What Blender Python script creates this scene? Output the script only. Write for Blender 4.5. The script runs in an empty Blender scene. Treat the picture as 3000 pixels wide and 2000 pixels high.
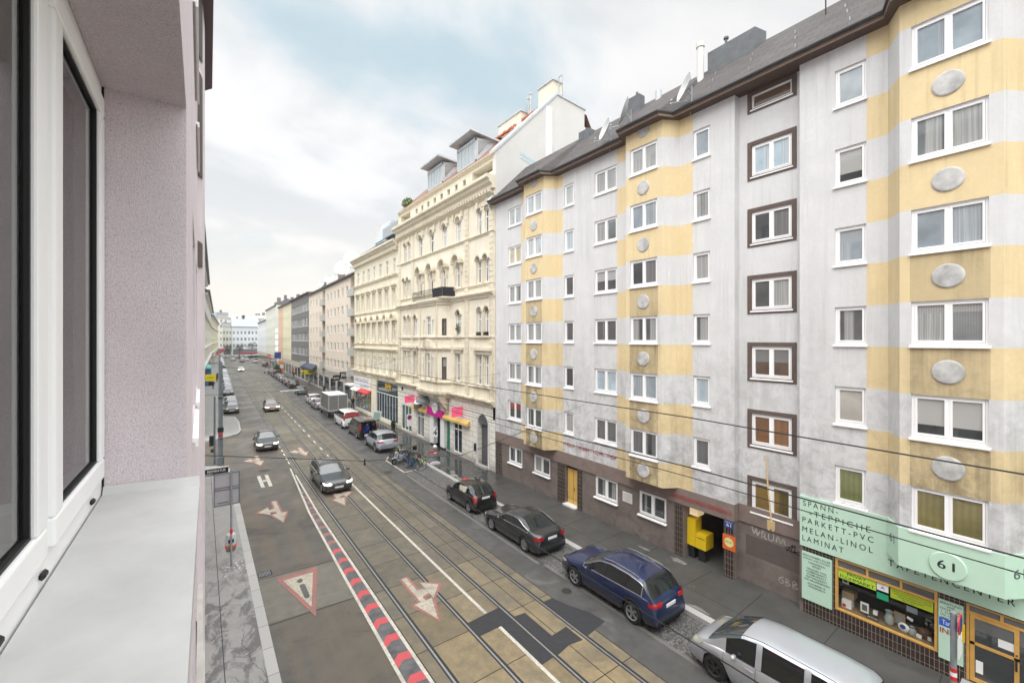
import bpy, bmesh, math, random
from mathutils import Vector, Matrix
random.seed(7)
R = math.radians
sc = bpy.context.scene
col = sc.collection
# ------------------------------------------------------------------ helpers
class MB:
    """collects faces of one mesh"""
    def __init__(s):
        s.v = []; s.f = []; s.m = []; s.tint = None
    def q(s, *pts, m=0):
        n = len(s.v); s.v += [tuple(p) for p in pts]; s.f.append(tuple(range(n, n + len(pts)))); s.m.append(m)
        return s
    def box(s, x0, x1, y0, y1, z0, z1, m=0):
        n = len(s.v)
        s.v += [(x0,y0,z0),(x1,y0,z0),(x1,y1,z0),(x0,y1,z0),(x0,y0,z1),(x1,y0,z1),(x1,y1,z1),(x0,y1,z1)]
        for f in ((0,3,2,1),(4,5,6,7),(0,1,5,4),(1,2,6,5),(2,3,7,6),(3,0,4,7)):
            s.f.append(tuple(n+i for i in f)); s.m.append(m)
        return s
    def prism(s, poly, a, b, axis='z', m=0):
        """poly of 2-D points extruded from a to b along axis; x-axis poly=(y,z), y-axis poly=(x,z), z-axis poly=(x,y)"""
        P = {'z': lambda p, t: (p[0], p[1], t), 'y': lambda p, t: (p[0], t, p[1]), 'x': lambda p, t: (t, p[0], p[1])}[axis]
        n = len(s.v); k = len(poly)
        s.v += [P(p, a) for p in poly] + [P(p, b) for p in poly]
        s.f.append(tuple(range(n, n+k))[::-1]); s.m.append(m)
        s.f.append(tuple(range(n+k, n+2*k))); s.m.append(m)
        for i in range(k):
            j = (i+1) % k
            s.f.append((n+i, n+j, n+k+j, n+k+i)); s.m.append(m)
        return s
    def tube(s, pts, r, n=8, m=0, cap=True):
        pts = [Vector(p) for p in pts]; rings = []
        for i, p in enumerate(pts):
            d = (pts[min(i+1, len(pts)-1)] - pts[max(i-1, 0)]).normalized()
            a = d.cross(Vector((0,0,1)))
            if a.length < 1e-3: a = d.cross(Vector((1,0,0)))
            a.normalize(); b = d.cross(a)
            rr = r[i] if isinstance(r, (list, tuple)) else r
            st = len(s.v); rings.append(st)
            for k in range(n):
                t = 2*math.pi*k/n
                s.v.append(tuple(p + a*math.cos(t)*rr + b*math.sin(t)*rr))
        for i in range(len(rings)-1):
            for k in range(n):
                s.f.append((rings[i]+k, rings[i]+(k+1)%n, rings[i+1]+(k+1)%n, rings[i+1]+k)); s.m.append(m)
        if cap:
            s.f.append(tuple(rings[0]+k for k in range(n))[::-1]); s.m.append(m)
            s.f.append(tuple(rings[-1]+k for k in range(n))); s.m.append(m)
        return s
    def lathe(s, prof, n=24, axis='z', c=(0,0,0), m=0, a0=0, a1=2*math.pi):
        """prof: (radius, height) pairs round an axis"""
        full = abs(a1-a0-2*math.pi) < 1e-6
        kk = n if full else n+1
        st = len(s.v)
        for (r, h) in prof:
            for k in range(kk):
                t = a0+(a1-a0)*k/n; ca, sa = math.cos(t)*r, math.sin(t)*r
                p = {'z': (ca, sa, h), 'y': (ca, h, sa), 'x': (h, ca, sa)}[axis]
                s.v.append((p[0]+c[0], p[1]+c[1], p[2]+c[2]))
        for i in range(len(prof)-1):
            for k in range(n):
                a = st+i*kk+k; b = st+i*kk+(k+1) % kk
                s.f.append((a, b, b+kk, a+kk)); s.m.append(m)
        return s
    def ell(s, c, r, nu=14, nv=8, m=0):
        st = len(s.v)
        for i in range(nv+1):
            th = math.pi*i/nv
            for k in range(nu):
                t = 2*math.pi*k/nu
                s.v.append((c[0]+r[0]*math.sin(th)*math.cos(t), c[1]+r[1]*math.sin(th)*math.sin(t), c[2]+r[2]*math.cos(th)))
        for i in range(nv):
            for k in range(nu):
                a = st+i*nu+k; b = st+i*nu+(k+1) % nu
                s.f.append((a, b, b+nu, a+nu)); s.m.append(m)
        return s
    def mesh(s, name, mats, smooth=False):
        me = bpy.data.meshes.new(name)
        me.from_pydata(s.v, [], s.f)
        for mt in (mats if isinstance(mats, (list, tuple)) else [mats]):
            me.materials.append(mt)
        for i, p in enumerate(me.polygons):
            p.material_index = s.m[i]
            p.use_smooth = smooth
        me.validate(); me.update()
        if smooth: me.set_sharp_from_angle(angle=R(38))
        return me
    def build_each(s, name, mats, parent=None, smooth=False):
        """one object for every loose piece"""
        par = list(range(len(s.v)))
        def find(a):
            while par[a] != a: par[a] = par[par[a]]; a = par[a]
            return a
        for f in s.f:
            for k in f[1:]: par[find(k)] = find(f[0])
        groups = {}
        for f, m in zip(s.f, s.m): groups.setdefault(find(f[0]), []).append((f, m))
        out = []
        for fs in groups.values():
            b = MB(); ix = {}
            for f, m in fs:
                for k in f:
                    if k not in ix: ix[k] = len(b.v); b.v.append(s.v[k])
                b.f.append(tuple(ix[k] for k in f)); b.m.append(m)
            out.append(b.build(name, mats, parent, smooth))
        return out
    def build(s, name, mats, parent=None, smooth=False, loc=None):
        return link(name, s.mesh(name, mats, smooth), parent, loc)
def link(name, data, parent=None, loc=None, rz=None):
    o = bpy.data.objects.new(name, data); col.objects.link(o)
    if parent is not None: o.parent = parent
    if loc is not None: o.location = loc
    if rz is not None: o.rotation_euler = (0, 0, rz)
    return o
def tag(o, label, cat, group=None):
    o['label'] = label; o['category'] = cat
    if group: o['group'] = group
    return o
def thing(name, label, cat, loc=(0,0,0), rz=0, group=None):
    o = link(name, None, None, loc, rz); o.empty_display_size = .3
    return tag(o, label, cat, group)
def struct(o, kind='structure'):
    o['kind'] = kind; return o
def copy_tree(o, parent=None):
    c = o.copy(); col.objects.link(c)
    if parent is not None: c.parent = parent
    for ch in list(o.children): copy_tree(ch, c)
    return c
ORD = ['first','second','third','fourth','fifth','sixth','seventh','eighth','ninth','tenth','eleventh','twelfth','thirteenth','fourteenth','fifteenth','sixteenth','seventeenth','eighteenth','nineteenth','twentieth']
# ------------------------------------------------------------------ street geometry
def bend(Y):           # the street drifts to the right beyond the first block
    return 0 if Y < 24 else .024*(Y-32) if Y > 40 else .024*(Y-24)**2/32
def pl(Xf, Ys):
    return [(Xf + bend(y), y) for y in Ys]
# ------------------------------------------------------------------ materials
def _n(nt, t, **k):
    n = nt.nodes.new(t)
    for a, b in k.items():
        if a in n.inputs.keys(): n.inputs[a].default_value = b
        else: setattr(n, a, b)
    return n
def lin(r, g, b):      # 0-255 sRGB to linear
    f = lambda c: (c/255/12.92) if c/255 <= .04045 else ((c/255+.055)/1.055)**2.4
    return (f(r), f(g), f(b), 1)
def c4(c): return tuple(c) + ((1,) if len(c) == 3 else ())
MATS = {}
def mat(name, color, rough=.6, metal=0., var=0., vscale=3., bump=0., bscale=40., coat=0., ior=1.45, emit=0., emitc=None, spec=None, stretch=None, dark=None):
    """principled material with two octaves of noise over its colour and a noise bump"""
    if name in MATS: return MATS[name]
    m = bpy.data.materials.new(name); m.use_nodes = True; nt = m.node_tree; L = nt.links
    b = nt.nodes['Principled BSDF']; color = c4(color)
    b.inputs['Base Color'].default_value = color; b.inputs['Roughness'].default_value = rough
    b.inputs['Metallic'].default_value = metal; b.inputs['IOR'].default_value = ior
    if coat: b.inputs['Coat Weight'].default_value = coat; b.inputs['Coat Roughness'].default_value = .03
    if spec is not None: b.inputs['Specular IOR Level'].default_value = spec
    if emit: b.inputs['Emission Color'].default_value = c4(emitc or color); b.inputs['Emission Strength'].default_value = emit
    if var or bump:
        tc = _n(nt, 'ShaderNodeTexCoord'); mp = _n(nt, 'ShaderNodeMapping'); L.new(tc.outputs['Object'], mp.inputs['Vector'])
        if stretch: mp.inputs['Scale'].default_value = stretch
        if var:
            n1 = _n(nt, 'ShaderNodeTexNoise', Scale=vscale, Detail=6, Roughness=.62); L.new(mp.outputs[0], n1.inputs['Vector'])
            rp = _n(nt, 'ShaderNodeMapRange'); rp.inputs['From Min'].default_value = .3; rp.inputs['From Max'].default_value = .7
            rp.inputs['To Min'].default_value = 1-var; rp.inputs['To Max'].default_value = 1+var*.6
            L.new(n1.outputs['Fac'], rp.inputs['Value'])
            mx = _n(nt, 'ShaderNodeVectorMath', operation='SCALE'); mx.inputs[0].default_value = color[:3]
            L.new(rp.outputs[0], mx.inputs['Scale']); L.new(mx.outputs[0], b.inputs['Base Color'])
        if bump:
            n2 = _n(nt, 'ShaderNodeTexNoise', Scale=bscale, Detail=3); L.new(mp.outputs[0], n2.inputs['Vector'])
            bp = _n(nt, 'ShaderNodeBump', Strength=bump, Distance=.02); L.new(n2.outputs['Fac'], bp.inputs['Height'])
            L.new(bp.outputs[0], b.inputs['Normal'])
    MATS[name] = m
    return m
class G:
    """small node-graph writer"""
    def __init__(s, name, rough=.7):
        s.m = bpy.data.materials.new(name); s.m.use_nodes = True; s.nt = s.m.node_tree; s.b = s.nt.nodes['Principled BSDF']
        s.b.inputs['Roughness'].default_value = rough; MATS[name] = s.m
        s.obj = _n(s.nt, 'ShaderNodeTexCoord').outputs['Object']
        s.sep = _n(s.nt, 'ShaderNodeSeparateXYZ'); s.nt.links.new(s.obj, s.sep.inputs[0])
    def put(s, node, key, val):
        if hasattr(val, 'is_linked') or isinstance(val, bpy.types.NodeSocket): s.nt.links.new(val, node.inputs[key])
        else: node.inputs[key].default_value = val
    def mapv(s, scale=(1,1,1), loc=(0,0,0), rot=(0,0,0), src=None):
        n = _n(s.nt, 'ShaderNodeMapping'); s.nt.links.new(src or s.obj, n.inputs[0])
        n.inputs['Scale'].default_value = scale; n.inputs['Location'].default_value = loc; n.inputs['Rotation'].default_value = rot
        return n.outputs[0]
    def noise(s, scale, detail=5, rough=.6, v=None, dist=0):
        n = _n(s.nt, 'ShaderNodeTexNoise', Scale=scale, Detail=detail, Roughness=rough, Distortion=dist)
        s.nt.links.new(v if v is not None else s.obj, n.inputs['Vector']); return n.outputs['Fac']
    def vor(s, scale, feat='DISTANCE_TO_EDGE', v=None, out='Distance', rnd=1.):
        n = _n(s.nt, 'ShaderNodeTexVoronoi', feature=feat, Scale=scale, Randomness=rnd)
        s.nt.links.new(v if v is not None else s.obj, n.inputs['Vector']); return n.outputs[out]
    def brick(s, v, c1, c2, mortar, w, h, ms=.01, off=.5):
        n = _n(s.nt, 'ShaderNodeTexBrick', offset=off); s.nt.links.new(v, n.inputs['Vector'])
        for k, x in (('Color1', c4(c1)), ('Color2', c4(c2)), ('Mortar', c4(mortar)), ('Scale', 1), ('Mortar Size', ms), ('Brick Width', w), ('Row Height', h), ('Mortar Smooth', .1)):
            n.inputs[k].default_value = x
        return n
    def rng(s, v, a, b, c=0, d=1):
        n = _n(s.nt, 'ShaderNodeMapRange'); s.put(n, 'Value', v)
        for k, x in (('From Min', a), ('From Max', b), ('To Min', c), ('To Max', d)): n.inputs[k].default_value = x
        return n.outputs[0]
    def math(s, op, a, b=0.):
        n = _n(s.nt, 'ShaderNodeMath', operation=op); s.put(n, 0, a); s.put(n, 1, b); return n.outputs[0]
    def mix(s, f, a, b, mode='MIX'):
        n = _n(s.nt, 'ShaderNodeMix', data_type='RGBA', blend_type=mode); s.put(n, 0, f)
        s.put(n, 6, c4(a) if isinstance(a, (tuple, list)) else a); s.put(n, 7, c4(b) if isinstance(b, (tuple, list)) else b)
        return n.outputs[2]
    def comb(s, x, y, z):
        n = _n(s.nt, 'ShaderNodeCombineXYZ'); s.put(n, 0, x); s.put(n, 1, y); s.put(n, 2, z); return n.outputs[0]
    def attr(s, name):
        n = _n(s.nt, 'ShaderNodeAttribute', attribute_name=name); return n.outputs['Color']
    def bump(s, h, strength=.3, dist=.02):
        n = _n(s.nt, 'ShaderNodeBump', Strength=strength, Distance=dist); s.nt.links.new(h, n.inputs['Height']); s.nt.links.new(n.outputs[0], s.b.inputs['Normal'])
    def color(s, c): s.put(s.b, 'Base Color', c4(c) if isinstance(c, (tuple, list)) else c); return s
    def rough(s, r): s.put(s.b, 'Roughness', r); return s
def plaster(name, base, grime=(.12,.11,.09), amount=.5, zlo=3., zhi=14., bs=60., soot=0.):
    """weathered render: mottling, soot that collects towards the street, rain streaks"""
    g = G(name, .88)
    n1 = g.noise(1.1, 8, .65); n2 = g.noise(9, 4, .6)
    c = g.mix(g.rng(n1, .3, .7), tuple(x*.90 for x in base[:3]), tuple(min(1, x*1.05) for x in base[:3]))
    c = g.mix(g.rng(n2, .35, .75, 0, .22), c, tuple(x*.72 for x in base[:3]))
    st = g.noise(1, 5, .6, g.mapv((1.6, 1.6, .16)))
    bl = g.noise(.55, 6, .7)
    s1 = g.math('MULTIPLY', g.rng(st, .44, .68), g.rng(bl, .40, .60))
    s1 = g.math('MULTIPLY', s1, g.rng(g.sep.outputs[2], zhi, zlo, .25, 1.))
    c = g.mix(g.math('MULTIPLY', s1, amount), c, grime)
    dr = g.math('MULTIPLY', g.rng(g.noise(1, 4, .6, g.mapv((6, 6, .22), (3, 1, 0))), .52, .74), g.rng(bl, .38, .6))
    c = g.mix(g.math('MULTIPLY', dr, amount*.45), c, grime)
    if soot:
        so_ = g.math('MULTIPLY', g.rng(g.noise(1.9, 8, .74, dist=.4), .44, .66), g.rng(g.sep.outputs[2], 11.5, 4., 0, 1.))
        c = g.mix(g.math('MULTIPLY', so_, soot), c, grime)
    g.color(c); g.bump(g.noise(bs, 3, .6), .35, .012)
    return g.m
def pane(name, color, rough=.05, half=None, ior=1.9, lit=0., folds=0., cur=None):
    """window glass with what hangs behind it (blind, curtain or a dark room), or a painted sky reflection; every window draws its own arrangement"""
    g = G('pane_' + name, rough); g.b.inputs['IOR'].default_value = ior
    rnd = _n(g.nt, 'ShaderNodeObjectInfo').outputs['Random']
    sh = g.comb(g.math('ADD', g.sep.outputs[0], g.math('MULTIPLY', rnd, 37.)), g.math('MULTIPLY', rnd, 11.), g.sep.outputs[2])
    n = g.noise(.9, 3, v=sh)
    c = g.mix(g.rng(n, .3, .7), tuple(x*.7 for x in color[:3]), tuple(min(1, x*1.2) for x in color[:3]))
    if cur:
        n1 = g.noise(1., 2, .5, g.mapv((1.5, 1, .02), src=sh)); k = g.rng(n1, .50, .53)
        fold = g.noise(1., 3, .6, g.mapv((22, 1, .3), src=sh))
        cc = g.mix(g.rng(fold, .35, .65), tuple(x*.62 for x in cur), cur)
        c = g.mix(k, c, cc)
        bh = g.math('GREATER_THAN', g.sep.outputs[2], g.rng(g.math('FRACT', g.math('MULTIPLY', rnd, 7.3)), 0, 1, .35, 3.2))
        c = g.mix(bh, c, tuple(x*.8 for x in cur))
    if folds:
        w = _n(g.nt, 'ShaderNodeTexWave', Scale=folds, Distortion=1.5, Detail=1, bands_direction='X'); g.nt.links.new(g.obj, w.inputs[0])
        c = g.mix(g.rng(w.outputs['Fac'], 0, 1, 0, .3), c, tuple(x*.5 for x in color[:3]))
    if half:
        hc, hz = half
        k = g.math('GREATER_THAN', g.sep.outputs[2], hz)
        c = g.mix(k, c, hc)
    g.color(c)
    g.bump(g.noise(1.1, 2, v=sh), .10, .05)
    if lit:
        g.put(g.b, 'Emission Color', c); g.b.inputs['Emission Strength'].default_value = lit
    return g.m
# ------------------------------------------------------------------ facade tools (building-local: outward is left of p0->p1)
def panel(mb, p0, p1, z0, z1, holes=(), depth=.14, mfn=None, ys=(), zs=(), mrev=0):
    """wall sheet from p0 to p1 with rectangular openings (s0,s1,z0,z1) and their reveals"""
    p0 = Vector(p0); p1 = Vector(p1); Ln = (p1-p0).length; d = (p1-p0)/Ln; inn = Vector((d.y, -d.x))
    S = sorted({0., Ln, *[round(h[i], 4) for h in holes for i in (0, 1) if 0 < h[i] < Ln], *[y for y in ys if 0 < y < Ln]})
    Z = sorted({z0, z1, *[round(h[i], 4) for h in holes for i in (2, 3) if z0 < h[i] < z1], *[z for z in zs if z0 < z < z1]})
    P = lambda s, z, t=0: ((p0+d*s+inn*t).x, (p0+d*s+inn*t).y, z)
    for a, b in zip(S, S[1:]):
        for e, f in zip(Z, Z[1:]):
            cs, cz = (a+b)/2, (e+f)/2
            if any(h[0] < cs < h[1] and h[2] < cz < h[3] for h in holes): continue
            mb.q(P(a,e), P(b,e), P(b,f), P(a,f), m=mfn(cs, cz) if mfn else 0)
    for h in holes:
        a, b, e, f = h[:4]; dp = h[4] if len(h) > 4 else depth; mm = mfn((a+b)/2, (e+f)/2) if mfn else mrev
        mb.q(P(a,e), P(a,f), P(a,f,dp), P(a,e,dp), m=mm); mb.q(P(b,e), P(b,e,dp), P(b,f,dp), P(b,f), m=mm)
        mb.q(P(a,f), P(b,f), P(b,f,dp), P(a,f,dp), m=mm); mb.q(P(a,e), P(a,e,dp), P(b,e,dp), P(b,e), m=mm)
WC = {}
def win_meshes(w, h, kind, fm, inset, sill):
    """frame, pane and sill meshes; local x along the wall, +y outward, z up, origin at the opening's lower corner"""
    key = (round(w, 2), round(h, 2), kind, fm.name, inset, sill)
    if key in WC: return WC[key]
    f = MB(); t = .065; y0, y1 = -inset-.05, -inset+.03
    f.box(0, w, y0, y1, 0, t); f.box(0, w, y0, y1, h-t, h); f.box(0, t, y0, y1, t, h-t); f.box(w-t, w, y0, y1, t, h-t)
    def sash(a, b, c, d):
        k = .05; f.box(a, b, y0, y1+.012, c, c+k); f.box(a, b, y0, y1+.012, d-k, d)
        f.box(a, a+k, y0, y1+.012, c+k, d-k); f.box(b-k, b, y0, y1+.012, c+k, d-k)
    g = .006
    if kind == 'double':
        f.box(w/2-.03, w/2+.03, y0, y1-.004, t, h-t)
        sash(t+g, w/2-.03+g*0, t+g, h-t-g); sash(w/2+.03, w-t-g, t+g, h-t-g)
    elif kind == 'single':
        sash(t+g, w-t-g, t+g, h-t-g)
    elif kind == 'cross':
        zc = h*.68
        f.box(t, w-t, y0, y1, zc-.035, zc+.035); f.box(w/2-.03, w/2+.03, y0, y1-.004, t, zc-.035)
        f.box(w/2-.02, w/2+.02, y0, y1-.004, zc+.035, h-t)
    elif kind == 'plain': pass
    fr = f.mesh('window', fm)
    p = MB(); yp = -inset-.012
    p.q((t*.6, yp, t*.6), (w-t*.6, yp, t*.6), (w-t*.6, yp, h-t*.6), (t*.6, yp, h-t*.6))
    pa = p.mesh('pane', fm)
    si = None
    if sill:
        s = MB(); s.prism([(-inset, -.005), (sill, -.045), (sill, -.095), (sill-.015, -.095), (sill-.015, -.07), (-inset, -.06)], -.045, w+.045, 'x')
        si = s.mesh('sill', fm)
    WC[key] = (fr, pa, si); return WC[key]
def window(parent, p0, p1, s0, s1, z0, z1, kind='double', pm=None, fm=None, inset=.1, sill=.07, name='window', kids=True):
    p0 = Vector(p0); d = (Vector(p1)-p0).normalized(); o = p0+d*s0
    fr, pa, si = win_meshes(s1-s0, z1-z0, kind, fm or MATS['white_frame'], inset, sill)
    w = link(name, fr, parent, (o.x, o.y, z0), math.atan2(d.y, d.x))
    a = link('pane', pa, w); a.material_slots[0].link = 'OBJECT'; a.material_slots[0].material = pm
    if si: link('sill', si, w)
    return w
# ------------------------------------------------------------------ lettering
TC = {}
def text_geo(s, bold=0., spacing=1.):
    k = (s, bold, spacing)
    if k in TC: return TC[k]
    c = bpy.data.curves.new('lettering', 'FONT'); c.body = s; c.size = 1; c.offset = bold; c.space_character = spacing; c.resolution_u = 3
    o = bpy.data.objects.new('lettering', c); col.objects.link(o)
    dg = bpy.context.evaluated_depsgraph_get(); me = bpy.data.meshes.new_from_object(o.evaluated_get(dg))
    v = [tuple(p.co) for p in me.vertices]; f = [tuple(p.vertices) for p in me.polygons]
    bpy.data.objects.remove(o); bpy.data.curves.remove(c); bpy.data.meshes.remove(me)
    x0 = min(p[0] for p in v); x1 = max(p[0] for p in v); y0 = min(p[1] for p in v); y1 = max(p[1] for p in v)
    TC[k] = ([((p[0]-x0)/(x1-x0), (p[1]-y0)/(y1-y0)) for p in v], f, (x1-x0)/(y1-y0)); return TC[k]
def lettering(mb, s, o, u, v, n, bold=.0, spacing=1., t=.004, m=0):
    """adds flat letters to mb: origin o, full-width vector u, full-height vector v, raised t along n"""
    P, F, _ = text_geo(s, 0., spacing); o = Vector(o)+Vector(n)*t; u = Vector(u); v = Vector(v); st = len(mb.v)
    for k in ((0,) if not bold else (-1, 0, 1)):     # heavier strokes: three passes side by side
        st = len(mb.v); off = u.normalized()*(k*bold*v.length*.9)+Vector(n)*(k*.0007)
        for p in P: mb.v.append(tuple(o+off+u*p[0]+v*p[1]))
        for f in F: mb.f.append(tuple(st+i for i in f)); mb.m.append(m)
def wall_text(mb, s, x, y, z, w, h, **k):
    """letters on a wall that faces -x: start at y, run towards -y"""
    lettering(mb, s, (x, y, z), (0, -w, 0), (0, 0, h), (-1, 0, 0), **k)
# ------------------------------------------------------------------ palette
mat('white_frame', (.87,.87,.87), .35)
mat('off_white', (.70,.69,.66), .5, var=.06)
mat('black_rubber', (.012,.012,.013), .6)
mat('steel', (.38,.39,.40), .38, metal=.85, var=.15, vscale=8)
mat('zinc', (.54,.58,.60), .5, metal=.1, var=.15, vscale=2)
mat('pole_grey', (.17,.20,.22), .5, metal=.2, var=.12, vscale=5)
mat('galv', (.33,.36,.39), .45, metal=.5, var=.15, vscale=6)
mat('dark_iron', (.018,.019,.021), .5)
mat('wire_black', (.012,.012,.012), .5)
mat('brown_trim', (.085,.055,.042), .6, var=.15, vscale=6)
mat('brown_band', (.215,.165,.145), .85, var=.16, vscale=2.2, bump=.2, bscale=80)
mat('black', (.008,.008,.009), .6)
mat('room_dark', (.015,.014,.013), .9)
mat('red_letter', (.42,.035,.03), .5)
mat('black_letter', (.02,.024,.026), .55)
mat('blue_sign', (.02,.05,.22), .4)
mat('white_paint', (.78,.78,.77), .5)
mat('red_paint', (.55,.03,.03), .45)
mat('door_yellow', (.66,.42,.11), .5, var=.1, vscale=6, stretch=(1,1,.15))
mat('orange_wood', (.60,.34,.09), .45, var=.14, vscale=5)
mat('mint', (.50,.70,.56), .5, var=.05, vscale=1.5)
mat('mailbox_yellow', (.72,.50,.015), .4)
mat('white_render', (.62,.61,.585), .85, var=.06, vscale=.6, bump=.1, bscale=60)
mat('lime', (.45,.66,.05), .5)
mat('green_sheet', (.02,.33,.16), .5)
mat('tar', (.032,.033,.036), .75, var=.2, vscale=6, bump=.3, bscale=120)
mat('slate', (.13,.14,.15), .6, var=.25, vscale=3)
M = MATS
plaster('plaster_white', (.655,.66,.665), grime=(.16,.155,.14), amount=.55, soot=.55)
plaster('plaster_yellow', (.74,.60,.355), grime=(.22,.175,.10), amount=.7, soot=.35)
plaster('plaster_soiled', (.56,.455,.27), grime=(.13,.10,.055), amount=1., zlo=4, zhi=16, soot=.85)
plaster('plaster_cream', (.79,.735,.605), grime=(.30,.24,.15), amount=.5, zlo=2, zhi=12)
plaster('plaster_cream_trim', (.75,.685,.55), grime=(.20,.15,.085), amount=.85, zlo=5, zhi=18, soot=.5)
plaster('plaster_ivory', (.74,.71,.64), grime=(.3,.27,.22), amount=.35, zlo=0, zhi=8)
plaster('plaster_straw', (.78,.72,.575), grime=(.28,.24,.15), amount=.45, zlo=2, zhi=14)
plaster('plaster_pink', (.77,.67,.57), grime=(.4,.33,.27), amount=.35, zlo=2, zhi=20)
plaster('plaster_dark_grey', (.17,.165,.16), grime=(.09,.09,.085), amount=.5, zlo=2, zhi=20)
plaster('plaster_pale_yellow', (.72,.68,.48), grime=(.4,.37,.26), amount=.35, zlo=2, zhi=20)
plaster('plaster_salmon', (.68,.46,.34), grime=(.4,.3,.22), amount=.3, zlo=2, zhi=20)
plaster('plaster_pale_green', (.68,.70,.62), grime=(.42,.42,.37), amount=.35, zlo=2, zhi=20)
plaster('plaster_blue_white', (.70,.74,.78), grime=(.45,.46,.48), amount=.3, zlo=2, zhi=20)
plaster('plaster_grey_green', (.52,.57,.54), grime=(.3,.32,.3), amount=.4, zlo=2, zhi=20)
# brown ground-floor render with pale repair blotches and dark foot
g = G('brown_base', .85)
c = g.mix(g.rng(g.noise(1.2, 7, .65), .3, .7), (.125,.100,.088), (.215,.178,.158))
c = g.mix(g.math('MULTIPLY', g.rng(g.noise(.8, 6, .7, dist=.6), .56, .66), g.rng(g.sep.outputs[2], 1.2, .4, 0, .8)), c, (.055,.042,.04))
c = g.mix(g.rng(g.noise(3.5, 4), .62, .75, 0, .35), c, (.30,.27,.25))
g.color(c); g.bump(g.noise(70, 3), .3, .01)
# dark ceramic tiles with pale joints (y,z plane and x,z plane together)
g = G('brown_tile', .28)
b = g.brick(g.comb(g.math('ADD', g.sep.outputs[0], g.sep.outputs[1]), g.sep.outputs[2], 0.), (.035,.022,.018), (.055,.036,.028), (.26,.23,.20), .105, .245, .006, 0.)
g.color(b.outputs['Color']); g.rough(g.rng(b.outputs['Fac'], 0, 1, .25, .8)); g.bump(b.outputs['Fac'], -.3, .004)
# roof slates
g = G('roof_slate', .8); g.b.inputs['Specular IOR Level'].default_value = .15
v = g.comb(g.sep.outputs[1], g.math('MULTIPLY', g.sep.outputs[2], 1.41), 0.)
b = g.brick(v, (.078,.071,.070), (.108,.100,.098), (.03,.028,.028), .62, .26, .012, .5)
c = g.mix(g.rng(g.noise(3, 5), .35, .7, 0, .45), b.outputs['Color'], (.07,.063,.062))
g.color(c); g.bump(b.outputs['Fac'], -.6, .02)
g = G('roof_red', .7)
b = g.brick(g.comb(g.sep.outputs[1], g.math('MULTIPLY', g.sep.outputs[2], 1.41), 0.), (.23,.10,.075), (.30,.14,.10), (.10,.05,.04), .22, .3, .02, .5)
g.color(g.mix(g.rng(g.noise(2, 5), .4, .7, 0, .5), b.outputs['Color'], (.15,.12,.11))); g.bump(b.outputs['Fac'], -.5, .02)
# own house: coarse lilac scratch render
g = G('lilac_render', .9)
n1 = g.noise(250, 3, .75, g.mapv((1,1,.6))); n2 = g.noise(110, 3, .65); n3 = g.noise(2.5, 5)
c = g.mix(g.rng(n1, .38, .62), (.64,.555,.59), (.86,.785,.815))
c = g.mix(g.rng(n2, .52, .70, 0, .5), c, (.42,.36,.39))
c = g.mix(g.rng(n3, .35, .75, 0, .35), c, (.46,.40,.43))
g.color(c); g.bump(n1, .9, .005)
# ground
g = G('asphalt', .55)
fine = g.noise(70, 3, .7); mid = g.noise(1.3, 7, .68); lane = g.noise(.8, 5, .6, g.mapv((1.1, .07, 1)))
c = g.mix(g.rng(mid, .3, .72), (.050,.046,.040), (.102,.092,.077))
c = g.mix(g.rng(lane, .40, .62, 0, .9), c, (.108,.086,.058))
c = g.mix(g.rng(g.noise(.45, 6, .7, dist=.5), .52, .64, 0, .75), c, (.034,.034,.034))
c = g.mix(g.rng(fine, .58, .75, 0, .4), c, (.20,.195,.185))
g.color(c); g.rough(g.rng(g.noise(.22, 4), .35, .65, .30, .62)); g.bump(fine, .22, .01)
g = G('asphalt_dark', .6)
fine = g.noise(80, 3, .7); mid = g.noise(1.7, 7, .7)
c = g.mix(g.rng(mid, .3, .7), (.056,.055,.053), (.095,.093,.089))
c = g.mix(g.rng(fine, .6, .75, 0, .35), c, (.18,.18,.175))
c = g.mix(g.rng(g.noise(.5, 6, .7, dist=.8), .56, .66, 0, .55), c, (.15,.148,.142))
g.color(c); g.rough(g.rng(g.noise(.25, 4), .4, .62, .34, .7)); g.bump(fine, .25, .01)
# right pavement: dark mastic asphalt, wet beside the ornate house
g = G('pavement_dark', .5)
mid = g.noise(1.1, 7, .68); fine = g.noise(60, 3, .7)
c = g.mix(g.rng(mid, .3, .7), (.052,.051,.048), (.085,.083,.078))
c = g.mix(g.rng(g.noise(6, 5, .7), .62, .74, 0, .5), c, (.20,.2,.19))
wet = g.math('MULTIPLY', g.rng(g.sep.outputs[1], 22, 27), g.rng(g.sep.outputs[1], 62, 46))
wet = g.math('MULTIPLY', wet, g.rng(g.noise(.5, 5, .6), .36, .5))
g.color(g.mix(wet, c, (.045,.045,.045))); g.put(g.b, 'Roughness', g.rng(wet, 0, 1, .5, .09)); g.bump(fine, .12, .006)
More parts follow.
